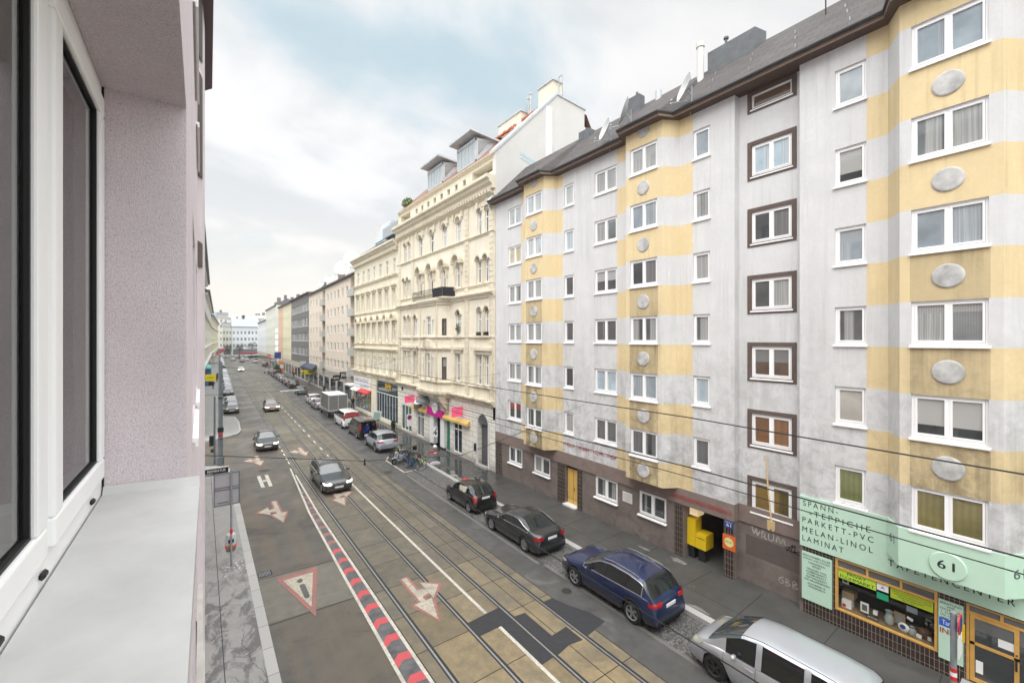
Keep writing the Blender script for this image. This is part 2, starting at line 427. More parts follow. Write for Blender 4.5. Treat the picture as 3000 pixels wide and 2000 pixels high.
# left pavement: pale mastic asphalt, dirt, damp spots, cracks
g = G('pavement_pale', .75)
mid = g.noise(1.4, 8, .7); near = g.rng(g.sep.outputs[1], 27, 19)
c = g.mix(g.rng(mid, .3, .7), (.225,.222,.212), (.30,.295,.285))
damp = g.math('MULTIPLY', g.rng(g.noise(1.1, 8, .72, g.mapv((1.5, .8, 1)), .7), .47, .56), near)
c = g.mix(g.math('MULTIPLY', damp, .8), c, (.085,.084,.084))
c = g.mix(g.rng(g.noise(40, 3), .6, .8, 0, .4), c, (.13,.13,.125))
cr = g.vor(.42, 'DISTANCE_TO_EDGE', g.mapv((1,.55,1), src=None))
wob = g.noise(2.2, 4)
g.color(c); g.bump(g.noise(60, 3), .2, .01)
g = G('granite_kerb', .7)
n = g.noise(45, 4, .7); blk = g.brick(g.comb(g.sep.outputs[1], g.sep.outputs[0], 0.), (.36,.355,.34), (.43,.425,.41), (.10,.1,.095), 1.3, 4, .012, 0.)
g.color(g.mix(g.rng(n, .4, .7, 0, .5), blk.outputs['Color'], (.22,.22,.21))); g.bump(n, .2, .01)
g = G('cobbles', .6)
v = g.mapv((9.5, 9.5, 9.5)); e = g.vor(1, 'DISTANCE_TO_EDGE', v, rnd=.75); cc = g.vor(1, 'F1', v, 'Color', rnd=.75)
sh = g.nt.nodes.new('ShaderNodeSeparateColor'); g.nt.links.new(cc, sh.inputs[0])
c = g.mix(sh.outputs[0], (.10,.10,.098), (.20,.198,.19)); c = g.mix(g.rng(e, .03, .10, 1, 0), c, (.035,.034,.032))
c = g.mix(g.rng(g.noise(.9, 6), .45, .7, 0, .6), c, (.085,.083,.078))
g.color(c); g.bump(g.rng(e, 0, .25), .7, .02)
# tram slabs: every slab carries its own tint
g = G('slab', .62)
t = g.attr('tint'); mid = g.noise(2.3, 7, .68); fine = g.noise(55, 3, .7)
c = g.mix(1., t, g.mix(g.rng(mid, .3, .72), (.60,.61,.63), (1.14,1.1,1.04)), 'MULTIPLY')
c = g.mix(g.rng(g.noise(.7, 6, .7, dist=.5), .50, .64, 0, .5), c, (.085,.08,.07))
c = g.mix(g.rng(g.noise(1.1, 5, .65, g.mapv((3, .3, 1))), .48, .7, 0, .5), c, (.13,.115,.085))
c = g.mix(g.rng(fine, .62, .78, 0, .4), c, (.10,.09,.07))
g.color(c); g.rough(g.rng(g.noise(.3, 3), .35, .6, .38, .68)); g.bump(fine, .2, .008)
# worn road paint
def paint(name, colr, wear=.5):
    g = G(name, .6)
    k = g.math('MAXIMUM', g.rng(g.noise(9, 7, .75), .46-.1*wear, .66-.12*wear, 0, .95*wear), g.rng(g.noise(1.3, 5, .7), .42, .66, 0, 1.1*wear))
    g.color(g.mix(k, colr, (.12,.11,.10))); return g.m
paint('line_white', (.62,.59,.51), .5); paint('line_cream', (.50,.46,.36), .6); paint('line_red', (.42,.125,.105), .75); paint('line_red_bright', (.56,.06,.075), .4)
# window contents and painted sky reflections
CU = (.40,.41,.40)
pane('dark', (.045,.05,.052), cur=(.16,.165,.165)); pane('dim', (.085,.09,.09), cur=(.36,.37,.36)); pane('grey', (.15,.165,.17), cur=CU); pane('pale', (.44,.49,.52), rough=.1, cur=(.56,.59,.60))
pane('curtain', (.34,.36,.36), folds=9., cur=(.46,.47,.46)); pane('sky', (.40,.50,.56), rough=.1, cur=(.50,.58,.62)); pane('bluegrey', (.27,.32,.355), rough=.08, cur=(.38,.42,.45))  # 'sky' has a pale blue sky reflection put into its base colour
pane('blind_half', (.06,.065,.07), half=((.36,.37,.37), .62)); pane('blind_low', (.045,.05,.052), half=((.38,.38,.365), .38))
pane('beige_blind', (.38,.37,.33)); pane('green_blind', (.17,.195,.075), folds=2.2); pane('olive_blind', (.19,.165,.06), folds=2.2)
pane('amber', (.13,.060,.022), lit=.12, cur=(.20,.10,.04)); pane('gold', (.17,.11,.028), lit=.12, cur=(.10,.075,.03)); pane('amber_low', (.10,.065,.045), half=((.15,.15,.145), .62), lit=.08)
pane('beige_shutter', (.58,.52,.36), rough=.4); pane('tall_dark', (.07,.075,.075), cur=(.33,.34,.33)); pane('tall_grey', (.2,.21,.21), folds=6., cur=(.42,.43,.42)); pane('shop', (.03,.045,.055), rough=.04)
pane('red_inside', (.07,.07,.07), half=((.28,.04,.04), .7))
# thin real glass, for panes one looks through
def clear_glass(name, refl=1.5):
    m = bpy.data.materials.new(name); m.use_nodes = True; nt = m.node_tree; nt.nodes.clear()
    o = _n(nt, 'ShaderNodeOutputMaterial'); mx = _n(nt, 'ShaderNodeMixShader'); t = _n(nt, 'ShaderNodeBsdfTransparent'); gl = _n(nt, 'ShaderNodeBsdfGlossy'); fr = _n(nt, 'ShaderNodeFresnel')
    gl.inputs['Roughness'].default_value = .01; fr.inputs['IOR'].default_value = refl; t.inputs['Color'].default_value = (.93,.95,.94,1)
    nt.links.new(fr.outputs[0], mx.inputs[0]); nt.links.new(t.outputs[0], mx.inputs[1]); nt.links.new(gl.outputs[0], mx.inputs[2]); nt.links.new(mx.outputs[0], o.inputs[0])
    MATS[name] = m; return m
clear_glass('clear_glass', 1.55); clear_glass('double_glass', 2.4)
# ------------------------------------------------------------------ ground, road, pavements, tracks (the setting)
YS = [-30, 0, 12, 24, 28, 32, 36, 40, 46, 52, 60, 75, 95, 120, 150, 190, 240, 300, 380]
def strip(mb, xa, xb, z, ys=YS, m=0, za=None):
    """ribbon between two offsets along the street"""
    A = xa if callable(xa) else (lambda y: xa); B = xb if callable(xb) else (lambda y: xb)
    for a, b in zip(ys, ys[1:]):
        mb.q((A(a)+bend(a), a, z), (B(a)+bend(a), a, z), (B(b)+bend(b), b, z), (A(b)+bend(b), b, z), m=m)
    return mb
def span(a, b): return [a] + [y for y in YS if a < y < b] + [b]
gd = MB().q((-700,-700,-.05), (900,-700,-.05), (900,1200,-.05), (-700,1200,-.05)).build('ground', M['asphalt_dark']); struct(gd)
road = strip(MB(), -14, 32, 0).build('road', M['asphalt']); struct(road)
# parking strip of small cobbles on the right, darker driving lane beside the slabs
pk = strip(MB(), 12.42, 14.3, .004, span(-30, 31.2)).build('cobble_strip', M['cobbles'], road)
ln_ = strip(MB(), lambda y: 11.0, lambda y: 12.42, .004, span(-30, 120)).build('lane_asphalt', M['asphalt_dark'], road)
pk2 = strip(MB(), 12.42, lambda y: 14.3, .004, span(31.2, 150)).build('parking_asphalt', M['asphalt_dark'], road)
# pavements
def kerbed(name, m, outline, z=.15, mk=None):
    mb = MB(); mb.prism(outline, -.04, z); o = mb.build(name, m); struct(o); return o
rp = [(14.6+bend(y), y) for y in span(-30, 165)]; rb = [(24+bend(y), y) for y in span(-30, 165)][::-1]
pav_r = kerbed('pavement', M['pavement_dark'], rp+rb)
kb = MB(); ysr = span(-30, 165)
for a, b in zip(ysr, ysr[1:]):
    xa, xb = 14.3+bend(a), 14.3+bend(b)
    kb.prism([(xa, a), (xa+.298, a), (xb+.298, b), (xb, b)], -.03, .155)
kerb_r = kb.build('kerb', M['granite_kerb']); struct(kerb_r)
# left pavement: near block, then the far side of the side street with its built-out corner
lp = [(-9, -30), (1.57, -30), (1.57, 38.2), (1.35, 39.4), (.8, 40.2), (-.3, 40.7), (-9, 40.9)]
pav_l = kerbed('pavement', M['pavement_pale'], lp)
kb = MB(); kl = [(1.57,-30),(1.57,38.2),(1.35,39.4),(.8,40.2),(-.3,40.7),(-9,40.9)]; ko = [(1.87,-30),(1.87,38.3),(1.62,39.6),(.95,40.5),(-.25,41.0),(-9,41.2)]
for i in range(len(kl)-1): kb.prism([kl[i], ko[i], ko[i+1], kl[i+1]], -.03, .155)
struct(kb.build('kerb', M['granite_kerb']))
lf = [(-9, 51.3), (.6, 51.3), (2.0, 52.2), (3.0, 53.4), (3.35, 55), (3.55, 61), (3.3, 65), (1.6, 67), ] + [(1.5+bend(y), y) for y in span(67, 330)[1:]] + [(-9, 330)]
pav_f = kerbed('pavement', M['pavement_pale'], lf)
kb = MB(); q = lf[:-1]
for i in range(len(q)-1):
    a, b = Vector(q[i]), Vector(q[i+1]); d = (b-a).normalized(); n = Vector((d.y, -d.x))*.14
    kb.prism([tuple(a), tuple(a+n), tuple(b+n), tuple(b)], -.03, .156)
struct(kb.build('kerb', M['granite_kerb']))
# joints and cracks in the pavements
mb = MB()
mb.box(.54, .565, -5, 38, .15, .1525)
jr = random.Random(3)
def crack(mb, x, y, dx, dy, n, w, z):
    p = Vector((x, y)); d = Vector((dx, dy)); prev = None
    for i in range(n):
        e = Vector((jr.uniform(-.5,.5), jr.uniform(-.5,.5)))*d.length; q2 = p+d+e; t = (q2-p).normalized(); nn = Vector((-t.y, t.x))*w*jr.uniform(.4,1)
        mb.q((p.x-nn.x, p.y-nn.y, z), (p.x+nn.x, p.y+nn.y, z), (q2.x+nn.x, q2.y+nn.y, z), (q2.x-nn.x, q2.y-nn.y, z)); p = q2
crack(mb, 1.22, 17.6, .01, -.16, 34, .007, .1525); crack(mb, 1.25, 15.9, -.06, .05, 9, .006, .1525)
crack(mb, .75, 12.2, .09, .02, 8, .006, .1525); crack(mb, .62, 15.0, .05, -.07, 7, .006, .1525); crack(mb, .1, 26, .02, .22, 20, .006, .1525)
for y in (12.9, 24.2, 33): crack(mb, .57, y, .12, .005, 9, .006, .1525)
mb.build('crack', M['tar'], pav_l)
mb = MB(); strip(mb, 15.62, 15.645, .153, span(-5, 60))
for y in (-1.2, 2.55, 5.2, 7.55, 9.8, 12.2, 14.3, 16.6, 19, 21.5, 24, 27, 30, 33.5, 37, 41, 45):
    t = jr.uniform(-.15,.15); mb.q((14.62, y, .153), (17.6, y+t, .153), (17.6, y+t+.03, .153), (14.62, y+.03, .153))
mb.build('joint', M['tar'], pav_r)
def blob(mb, cx, cy, rx, ry, z, n=11, seed=0, m=0):
    r_ = random.Random(seed); pts = []
    for i in range(n):
        a = 2*math.pi*i/n; k = r_.uniform(.55, 1.1); pts.append((cx+rx*k*math.cos(a), cy+ry*k*math.sin(a), z))
    mb.q(*pts, m=m)
mb = MB()
for i, (x, y, a, b) in enumerate([(14.75,10.8,.12,.5),(14.8,9.7,.16,.45),(14.72,8.6,.1,.5),(14.85,7.6,.15,.3),(14.9,27.6,.28,.6),(14.8,26.6,.15,.5),(15.1,28.3,.2,.35),(16.9,12.6,.12,.5),(17.2,11.0,.2,.5),(16.6,20.6,.05,.06),(15.9,9.5,.04,.05)]):
    blob(mb, x, y, a, b, .1535, 13, i)
mb.build('worn_patch', paint('worn_patch_pale', (.27,.265,.25), .8), pav_r)
mb = MB()
for i in range(46):
    blob(mb, jr.gauss(1.15, .3), jr.gauss(22.2, .35), jr.uniform(.012,.05), jr.uniform(.015,.06), .1532+.0002*i/46, 7, i)
for i in range(40):
    blob(mb, jr.uniform(-.0,1.5), jr.uniform(9, 34), jr.uniform(.008,.02), jr.uniform(.01,.025), .1532, 6, 90+i)
mb.build('spatter', M['white_render'], pav_l)
# ------------------------------------------------------------------ tram tracks
tb = MB(); tint = []
def slab(x0, x1, y0, y1, z=.006, g=.016):
    a, b = bend(y0), bend(y1)
    tb.q((x0+a+g, y0+g, z), (x1+a-g, y0+g, z), (x1+b-g, y1-g, z), (x0+b+g, y1-g, z))
    near = max(0, min(1, (22-y0)/12)); k = jr.random()
    warm = max(0, min(1, (16.5-y0)/7))*(.55 if x0 > 10.4 or x0 < 5.9 else 1); warm = min(1, max(0, warm+jr.uniform(-.18,.12)))
    tan = Vector((.150,.136,.104)).lerp(Vector((.295,.230,.128)), warm)
    if k > .86: tan = tan*.78
    tint.append(tuple(tan*jr.uniform(.90, 1.10)))
y = -29.9
while y < 375:
    b = min(y+2.03, 375)
    for x0, x1 in ((5.52, 5.94), (6.06, 6.76), (6.76, 7.46), (7.58, 8.37), (8.37, 8.99), (9.11, 9.75), (9.75, 10.41), (10.53, 10.98)):
        if x0 == 6.06: slab(6.06, 7.46, y, b)
        elif x0 == 6.76: continue
        else: slab(x0, x1, y, b)
    y = b
track = tb.build('track_bed', M['slab']); struct(track)
at = track.data.color_attributes.new('tint', 'FLOAT_COLOR', 'CORNER')
for p, t in zip(track.data.polygons, tint):
    for li in p.loop_indices: at.data[li].color = (*t, 1)
ysd = span(-30, 380)
jb = strip(MB(), 5.5, 11.0, .0025, ysd).build('joint_filling', mat('joint_dirt', (.022,.020,.017), .8, var=.3, vscale=5), track)
for x in (6.0, 7.52, 9.05, 10.47):
    m_ = MB(); strip(m_, x-.10, x+.095, .009, ysd, 1); strip(m_, x-.048, x+.012, .013, ysd, 0); strip(m_, x+.012, x+.048, .0105, ysd, 2)
    m_.build('rail', [M['steel'], M['tar'], M['black']], track)
for x0, x1, y0, y1 in ((7.6,8.90,12.28,13.12), (8.39,8.98,10.08,12.28), (9.12,9.60,10.9,12.40), (9.12,10.26,10.12,10.9), (10.36,10.97,10.16,12.44)):
    pass
mb = MB()
for P in ([(7.6,12.27),(8.4,12.27),(8.4,10.06),(8.98,10.1),(8.98,13.18),(7.6,13.1)], [(9.12,10.08),(9.75,10.2),(10.28,10.1),(10.28,10.92),(9.58,10.86),(9.58,12.36),(9.12,12.42)], [(10.54,10.14),(11.6,10.3),(11.5,11.0),(11.2,11.7),(10.98,12.44),(10.54,12.46)]):
    mb.q(*[(x, y, .0085) for x, y in P])
mb.build('asphalt_patch', M['tar'], track)
# square-edged pale repair in the left lane, dark seams across it
mb = MB(); mb.q((1.9,17.2,.003), (4.85,17.0,.003), (5.0,20.3,.003), (1.9,20.6,.003)); mb.build('concrete_patch', mat('concrete_patch', (.15,.142,.118), .7, var=.2, vscale=2, bump=.2, bscale=60), road)
mb = MB()
for y in (17.05, 20.5): mb.q((1.9,y,.0045), (5.0,y-.1,.0045), (5.0,y-.06,.0045), (1.9,y+.05,.0045))
mb.build('seam', M['tar'], road)
mb = MB()
for i in range(9): mb.box(1.98+i*.05, 2.0+i*.05, 20.75, 21.15, .002, .008)
mb.box(1.95, 2.45, 20.7, 21.2, .001, .004, m=1); mb.build('gully_grate', [M['steel'], M['black']], road)
mb = MB()
for (x, y, r_) in ((11.75,12.45,.17),(3.9,37.5,.33),(11.4,31.5,.3)): mb.lathe([(0,.0065),(r_,.0065),(r_+.04,.005)], 20, c=(x,y,0))
mb.build('manhole_cover', mat('cast_iron', (.045,.044,.042), .5, metal=.3, var=.3, vscale=14, bump=.4, bscale=90), road)
# ------------------------------------------------------------------ road markings
Z1, Z2, Z3 = .0095, .0125, .0155
mb = MB()
strip(mb, 8.34, 8.46, Z2, span(-30, 12.26)); strip(mb, 8.34, 8.46, Z2, [13.16, 18, 22, 24, 28, 31, 33.6])
mb.build('lane_line', M['line_white'], road)
for i in range(26):
    y = 38.3 + 3.12*i; m_ = strip(MB(), 8.58, 8.70, Z2, [y, y+1.15]); m_.build('lane_dash', M['line_white'], road)
for y in (38.2, 39.7, 41.2, 42.8, 44.4):
    strip(MB(), 5.52, 5.63, Z2, [y, y+.85]).build('lane_dash', M['line_white'], road)
mb = MB()
LA = [(36.9,5.58),(26.9,5.04),(19,4.88),(11.9,4.77),(4,4.72),(-20,4.7)]; LB = [(34.9,5.62),(26.6,5.44),(11.4,5.44),(-20,5.44)]
for Lp in (LA, LB):
    for (ya, xa), (yb, xb) in zip(Lp, Lp[1:]): mb.q((xa-.055,ya,Z3), (xa+.055,ya,Z3), (xb+.055,yb,Z3), (xb-.055,yb,Z3))
mb.build('edge_line', M['line_white'], road)
fx = lambda y, Lp: next((xa+(xb-xa)*(y-ya)/(yb-ya) for (ya,xa),(yb,xb) in zip(Lp, Lp[1:]) if ya >= y >= yb), Lp[-1][1])
mb = MB(); ysx = [31.5, 29, 26.6, 23, 19, 15, 11.4, 6, 0, -10]
for a, b in zip(ysx, ysx[1:]):
    mb.q((fx(a,LA),a,Z1), (fx(a,LB),a,Z1), (fx(b,LB),b,Z1), (fx(b,LA),b,Z1))
mb.build('hatched_strip', mat('strip_dark', (.105,.108,.110), .6, var=.5, vscale=2.5, bump=.2), road)
y = 30.8; k = 0
while y > -2:
    a, b = fx(y, LA)+.06, fx(y, LB)-.06; mxx = (a+b)/2; h = min(.22, (b-a)*.5)
    m_ = MB().q((a,y-h,Z2), (mxx-.06,y,Z2), (b,y-.06,Z2), (b,y-.42,Z2), (mxx-.04,y-.36,Z2), (a,y-h-.36,Z2))
    m_.build('chevron', M['line_red_bright' if y < 22 else 'line_red'], road); y -= 1.04
def poly_mark(name, P, m, z, parent=road): return MB().q(*[(x, y, z) for x, y in P]).build(name, m, parent)
def arrow(name, x, y0, y1, side, label):
    """arrow lying on the road that points towards -y, with a branch to one side; red border, cream face"""
    def shape(e):
        hw = .10+e
        s = side; L_ = y1-y0; yb = y0+L_*.52
        A = [(x-hw, y1+e*.6), (x-hw, y0+L_*.40), (x-.36-e*1.5, y0+L_*.40+e*.5), (x, y0-e*2.2), (x+.36+e*1.5, y0+L_*.40+e*.5), (x+hw, y0+L_*.40), (x+hw, y1+e*.6)]
        Bq = [(x, yb-hw*1.3), (x+s*.42, yb-hw*1.3+.12), (x+s*.42, yb-.42-e), (x+s*(.98+e*2), yb+.30), (x+s*.42, yb+.85+e), (x+s*.42, yb+hw*1.6+.15), (x, yb+hw*1.6+.35)]
        return A, Bq
    r_ = MB(); c_ = MB()
    A, Bq = shape(.10); r_.q(*[(p[0],p[1],Z2) for p in A]); r_.q(*[(p[0],p[1],Z2+.001) for p in Bq])
    A, Bq = shape(0); c_.q(*[(p[0],p[1],Z3) for p in A]); c_.q(*[(p[0],p[1],Z3+.001) for p in Bq])
    o = MB(); o.v = r_.v + c_.v; o.f = r_.f + [tuple(i+len(r_.v) for i in f) for f in c_.f]; o.m = [0]*len(r_.f)+[1]*len(c_.f)
    q = o.build(name, [M['line_red'], M['line_cream']], road); q['label'] = label
arrow('arrow_marking', 3.62, 26.3, 30.0, -1, 'red bordered arrow ahead of the bus stop letter, pointing this way and left')
arrow('arrow_marking', 3.8, 39.2, 42.6, -1, 'red bordered arrow beside the black oncoming saloon')
arrow('arrow_marking', 6.85, 13.9, 17.1, 1, 'red bordered arrow between the near tram rails')
arrow('arrow_marking', 7.0, 26.8, 30.2, 1, 'red bordered arrow under the dark oncoming estate car')
arrow('arrow_marking', 7.3, 40.2, 43.4, -1, 'red bordered arrow between the rails near the side street')
tri = [(2.50,20.25),(4.12,20.25),(3.34,16.6)]
poly_mark('warning_triangle', tri, M['line_red'], Z2); cx_ = 3.32; cy_ = 19.03
poly_mark('triangle_face', [(cx_+(x-cx_)*.70, cy_+(y-cy_)*.70) for x, y in tri], M['line_cream'], Z3)
ring = [(3.3+.11*math.cos(t*math.pi/8), 19.75-.28+.17*math.sin(t*math.pi/8)) for t in range(16)]
poly_mark('triangle_dot', ring, M['asphalt_dark'], Z3+.003)
poly_mark('triangle_bar', [(3.21,19.05),(3.26,19.15),(3.38,19.15),(3.43,19.05),(3.42,18.1),(3.37,18.0),(3.28,18.0),(3.23,18.1)], M['asphalt_dark'], Z3+.003)
mb = MB().q((3.26,33.2,Z2),(3.48,33.2,Z2),(3.50,36.2,Z2),(3.28,36.2,Z2)).q((3.72,33.2,Z2),(3.94,33.2,Z2),(3.98,36.2,Z2),(3.76,36.2,Z2)).q((3.49,34.5,Z2),(3.73,34.5,Z2),(3.74,34.95,Z2),(3.49,34.95,Z2))
mb.build('stop_letter', M['line_white'], road)
mb = MB()
for a, b in (((12.35,30.75),(12.35,34.7)), ((12.35,34.7),(12.9,35.6)), ((12.35,30.75),(14.2,30.9))):
    a, b = Vector(a), Vector(b); n = Vector((-(b-a).y, (b-a).x)).normalized()*.05
    mb.q((a.x-n.x,a.y-n.y,Z2), (a.x+n.x,a.y+n.y,Z2), (b.x+n.x,b.y+n.y,Z2), (b.x-n.x,b.y-n.y,Z2))
mb.build('bay_line', M['line_white'], road)
mb = MB(); mb.q((12.1,14.7,.0065),(12.25,14.7,.0065),(12.35,30,.0065),(12.2,30,.0065)); mb.q((12.25,-4,.0065),(12.42,-4,.0065),(12.42,14.5,.0065),(12.28,14.5,.0065)); mb.build('gutter_stain', paint('gutter_pale', (.17,.165,.155), .7), road)
# ================================================================== grey council house with yellow banded bays
FX = 17.65
b1 = thing('apartment_building', 'grey white council house with yellow banded bays and a mint shop at street level', 'building', (FX, 0, 0))
BC = (20.95, 12.70, 2.48); HW, CH, BP = 1.03, .42, .70
ROW = [4.36+2.705*k for k in range(6)]; HT = 1.34; ZE = 20.0
def spandrel(z):
    if z > ROW[-1]+HT or z < ROW[0]: return True
    return any(ROW[k]+HT < z < ROW[k+1] for k in range(5))
YB = ((19.03, 23.17), (10.60, 14.87), (.45, 4.47))
zbr = [z for r_ in ROW for z in (r_, r_+HT)]
def wall_fn(y0):
    return lambda s, z: 1 if spandrel(z) and any(a < y0+s < b for a, b in YB) else 0
cols = {'c1': (23.17, 24.71), 'c3': (18.10, 18.90), 'c4': (14.88, 16.45), 'c6': (9.80, 10.58), 'c8': (4.48, 5.34)}
H = lambda c, y0: [(c[0]-y0, c[1]-y0, r_+.085, r_+HT) for r_ in ROW]
mb = MB()
panel(mb, (0, 8.76), (0, 26.32), 3.24, ZE, H(cols['c1'], 8.76)+H(cols['c3'], 8.76)+H(cols['c4'], 8.76)+H(cols['c6'], 8.76), mfn=wall_fn(8.76), ys=[v-8.76 for p in YB for v in p], zs=zbr)
panel(mb, (0, -7), (0, 6.41), 3.24, ZE, H(cols['c8'], -7), mfn=wall_fn(-7), ys=[v+7 for p in YB for v in p], zs=zbr)
SW = [2.93+2.7*k for k in range(6)]
stz = [(z+.16, z+1.40) for z in SW] + [(SW[-1]+2.72+.16, ZE-.14)]
panel(mb, (.38, 6.41), (.38, 8.76), 3.24, ZE, [(.39, 1.85, a, b) for a, b in stz[1:]] + [(.39, 1.85, 3.25, stz[0][1])], depth=.1)
mb.q((0,6.41,3.24),(.38,6.41,3.24),(.38,6.41,ZE),(0,6.41,ZE)); mb.q((0,8.76,3.24),(.38,8.76,3.24),(.38,8.76,ZE),(0,8.76,ZE))
mb.box(.5, 11, -7, 26.3, ZE-.3, ZE-.05)
mb.q((0,26.32,0),(11,26.32,0),(11,26.32,22),(0,26.32,22)); mb.q((0,-7,0),(11,-7,0),(11,-7,22),(0,-7,22)); mb.q((11,-7,0),(11,26.32,0),(11,26.32,22),(11,-7,22))
mb.build('wall', [M['plaster_white'], M['plaster_yellow']], b1)
# bays
for bi, c in enumerate(BC):
    mb = MB(); z0 = 3.24 if bi < 2 else 4.38
    fn = lambda s, z: (2 if abs(s-HW) < .80 and z < ROW[3] else 1) if spandrel(z) else 0
    fn0 = lambda s, z: 1 if spandrel(z) else 0
    panel(mb, (-BP, c-HW), (-BP, c+HW), z0, ZE, [(HW-.77, HW+.77, r_+.085, r_+HT) for r_ in ROW], mfn=fn, zs=zbr, ys=[HW-.80, HW+.80])
    panel(mb, (-.0, c-HW-CH), (-BP, c-HW), z0, ZE, mfn=fn0, zs=zbr); panel(mb, (-BP, c+HW), (0, c+HW+CH), z0, ZE, mfn=fn0, zs=zbr)
    mb.prism([(-.001, c-HW-CH), (-BP+.001, c-HW+.001), (-BP+.001, c+HW-.001), (-.001, c+HW+CH)], z0, z0+.02, m=1)
    bay = mb.build('bay_window', [M['plaster_white'], M['plaster_yellow'], M['plaster_soiled']], b1)
    mb = MB()
    for zc in [ROW[0]-.57+.0]+[(ROW[k]+HT+ROW[k+1])/2 for k in range(5)]+[ROW[-1]+HT+.70]:
        if bi == 2 and zc < 4: continue
        mb.lathe([(0, -BP-.045), (.30, -BP-.045), (.335, -BP-.03), (.345, -BP+.02)], 28, 'x', (0, c, zc))
    mb.build_each('medallion', mat('medallion_white', (.50,.50,.49), .85, var=.40, vscale=2.5, bump=.3, bscale=70), b1)
PM = {'c1': ['red_inside','dim','curtain','grey','beige_shutter','pale'], 'c3': ['grey','dark','dim','dim','sky','pale'], 'c4': ['dark','sky','dim','blind_half','grey','curtain'],
      'c6': ['dark','sky','dim','dim','grey','bluegrey'], 'c8': ['green_blind','beige_blind','dim','bluegrey','blind_low','pale'],
      'b0': ['dim','grey','dim','curtain','pale','pale'], 'b1': ['dark','bluegrey','dim','dark','bluegrey','curtain'], 'b2': ['olive_blind','blind_low','tall_grey','bluegrey','grey','bluegrey']}
for cn, c in cols.items():
    for k, r_ in enumerate(ROW): window(b1, (0,0), (0,1), c[0], c[1], r_+.085, r_+HT, 'double' if c[1]-c[0] > 1 else 'single', M['pane_'+PM[cn][k]])
for bi, c in enumerate(BC):
    for k, r_ in enumerate(ROW): window(b1, (-BP,0), (-BP,1), c-.77, c+.77, r_+.085, r_+HT, 'double', M['pane_'+PM['b%d' % bi][k]])
for k, (a, b) in enumerate(stz):
    w = window(b1, (.38,6.41), (.38,7), .39, 1.85, a if k else a, b, 'double' if k < 6 else 'plain', M['pane_'+['gold','amber','amber_low','dim','dark','sky','amber_low'][k]], inset=.06, sill=.06)
    mb = MB(); y0, y1 = 6.41+.39, 6.41+1.85; o = .16
    for (p, q_, r_, s_) in ((y0-o, y1+o, b, b+o), (y0-o, y1+o, a-o, a), (y0-o, y0, a, b), (y1, y1+o, a, b)):
        if r_ < ZE-.02: mb.box(.35, .40, p, q_, r_, min(s_, ZE-.005))
    mb.build('window_surround', M['brown_trim'] if False else mat('brown_surround', (.115,.085,.072), .8, var=.15, vscale=4), b1)
# brown fascia and ground floor
mb = MB()
mb.box(-.035, .06, 8.76, 26.3, 2.53, 3.24); mb.box(.345, .43, 6.41, 8.757, 2.53, 3.239); mb.box(.0, .40, 8.762, 8.80, 2.53, 3.238)
mb.build('fascia_band', M['brown_band'], b1)
gh = [(23.10, 24.68, 1.36, 2.50), (20.22, 21.85, 1.36, 2.50), (14.86, 16.43, 1.36, 2.50), (11.95, 13.50, 1.36, 2.50)]
mb = MB(); y0 = 8.8
panel(mb, (.03, y0), (.03, 26.3), 0, 2.53, [(a-y0, b-y0, c, d, .12) for a, b, c, d in gh]+[(17.84-y0, 18.82-y0, .22, 2.50, .25), (9.22-y0, 11.06-y0, .1, 2.50, 4.5)])
mb.q((.03,y0,0),(.40,y0,0),(.40,y0,2.53),(.03,y0,2.53)); mb.q((.40,6.41,0),(.40,8.8,0),(.40,8.8,2.53),(.40,6.41,2.53)); mb.box(-.0, .40, 6.30, 6.41, 0, 2.53)
mb.q((4.52,9,0),(4.52,11.3,0),(4.52,11.3,2.6),(4.52,9,2.6))
mb.build('ground_floor', M['brown_base'], b1)
for i, (a, b, c, d) in enumerate(gh): window(b1, (.03,0), (.03,1), a, b, c, d, 'double', M['pane_tall_dark' if i else 'pane_dark'], inset=.08, sill=.12)
mb = MB()
for a, b in ((25.5,26.28),(18.86,19.50),(17.43,17.80),(11.10,11.50),(8.82,9.18)): mb.box(-.0, .04, a, b, .1, 2.527)
mb.build_each('tiled_pier', M['brown_tile'], b1)
mb = MB(); mb.box(.20, .26, 17.86, 18.80, .24, 2.30); mb.box(.185, .2, 18.325, 18.335, .24, 2.3, m=1); mb.box(.185,.2,17.87,18.79,.55,.56,m=1)
dr = mb.build('door', [M['door_yellow'], M['brown_trim']], b1); MB().box(.15,.19,18.2,18.23,1.05,1.25).build('handle', M['steel'], dr)
MB().box(-.2, .2, 17.82, 18.84, .15, .24).build('doorstep', M['off_white'], b1)
MB().box(.2,.22,17.86,18.80,2.30,2.49).build('transom_light', M['pane_dark'], b1)
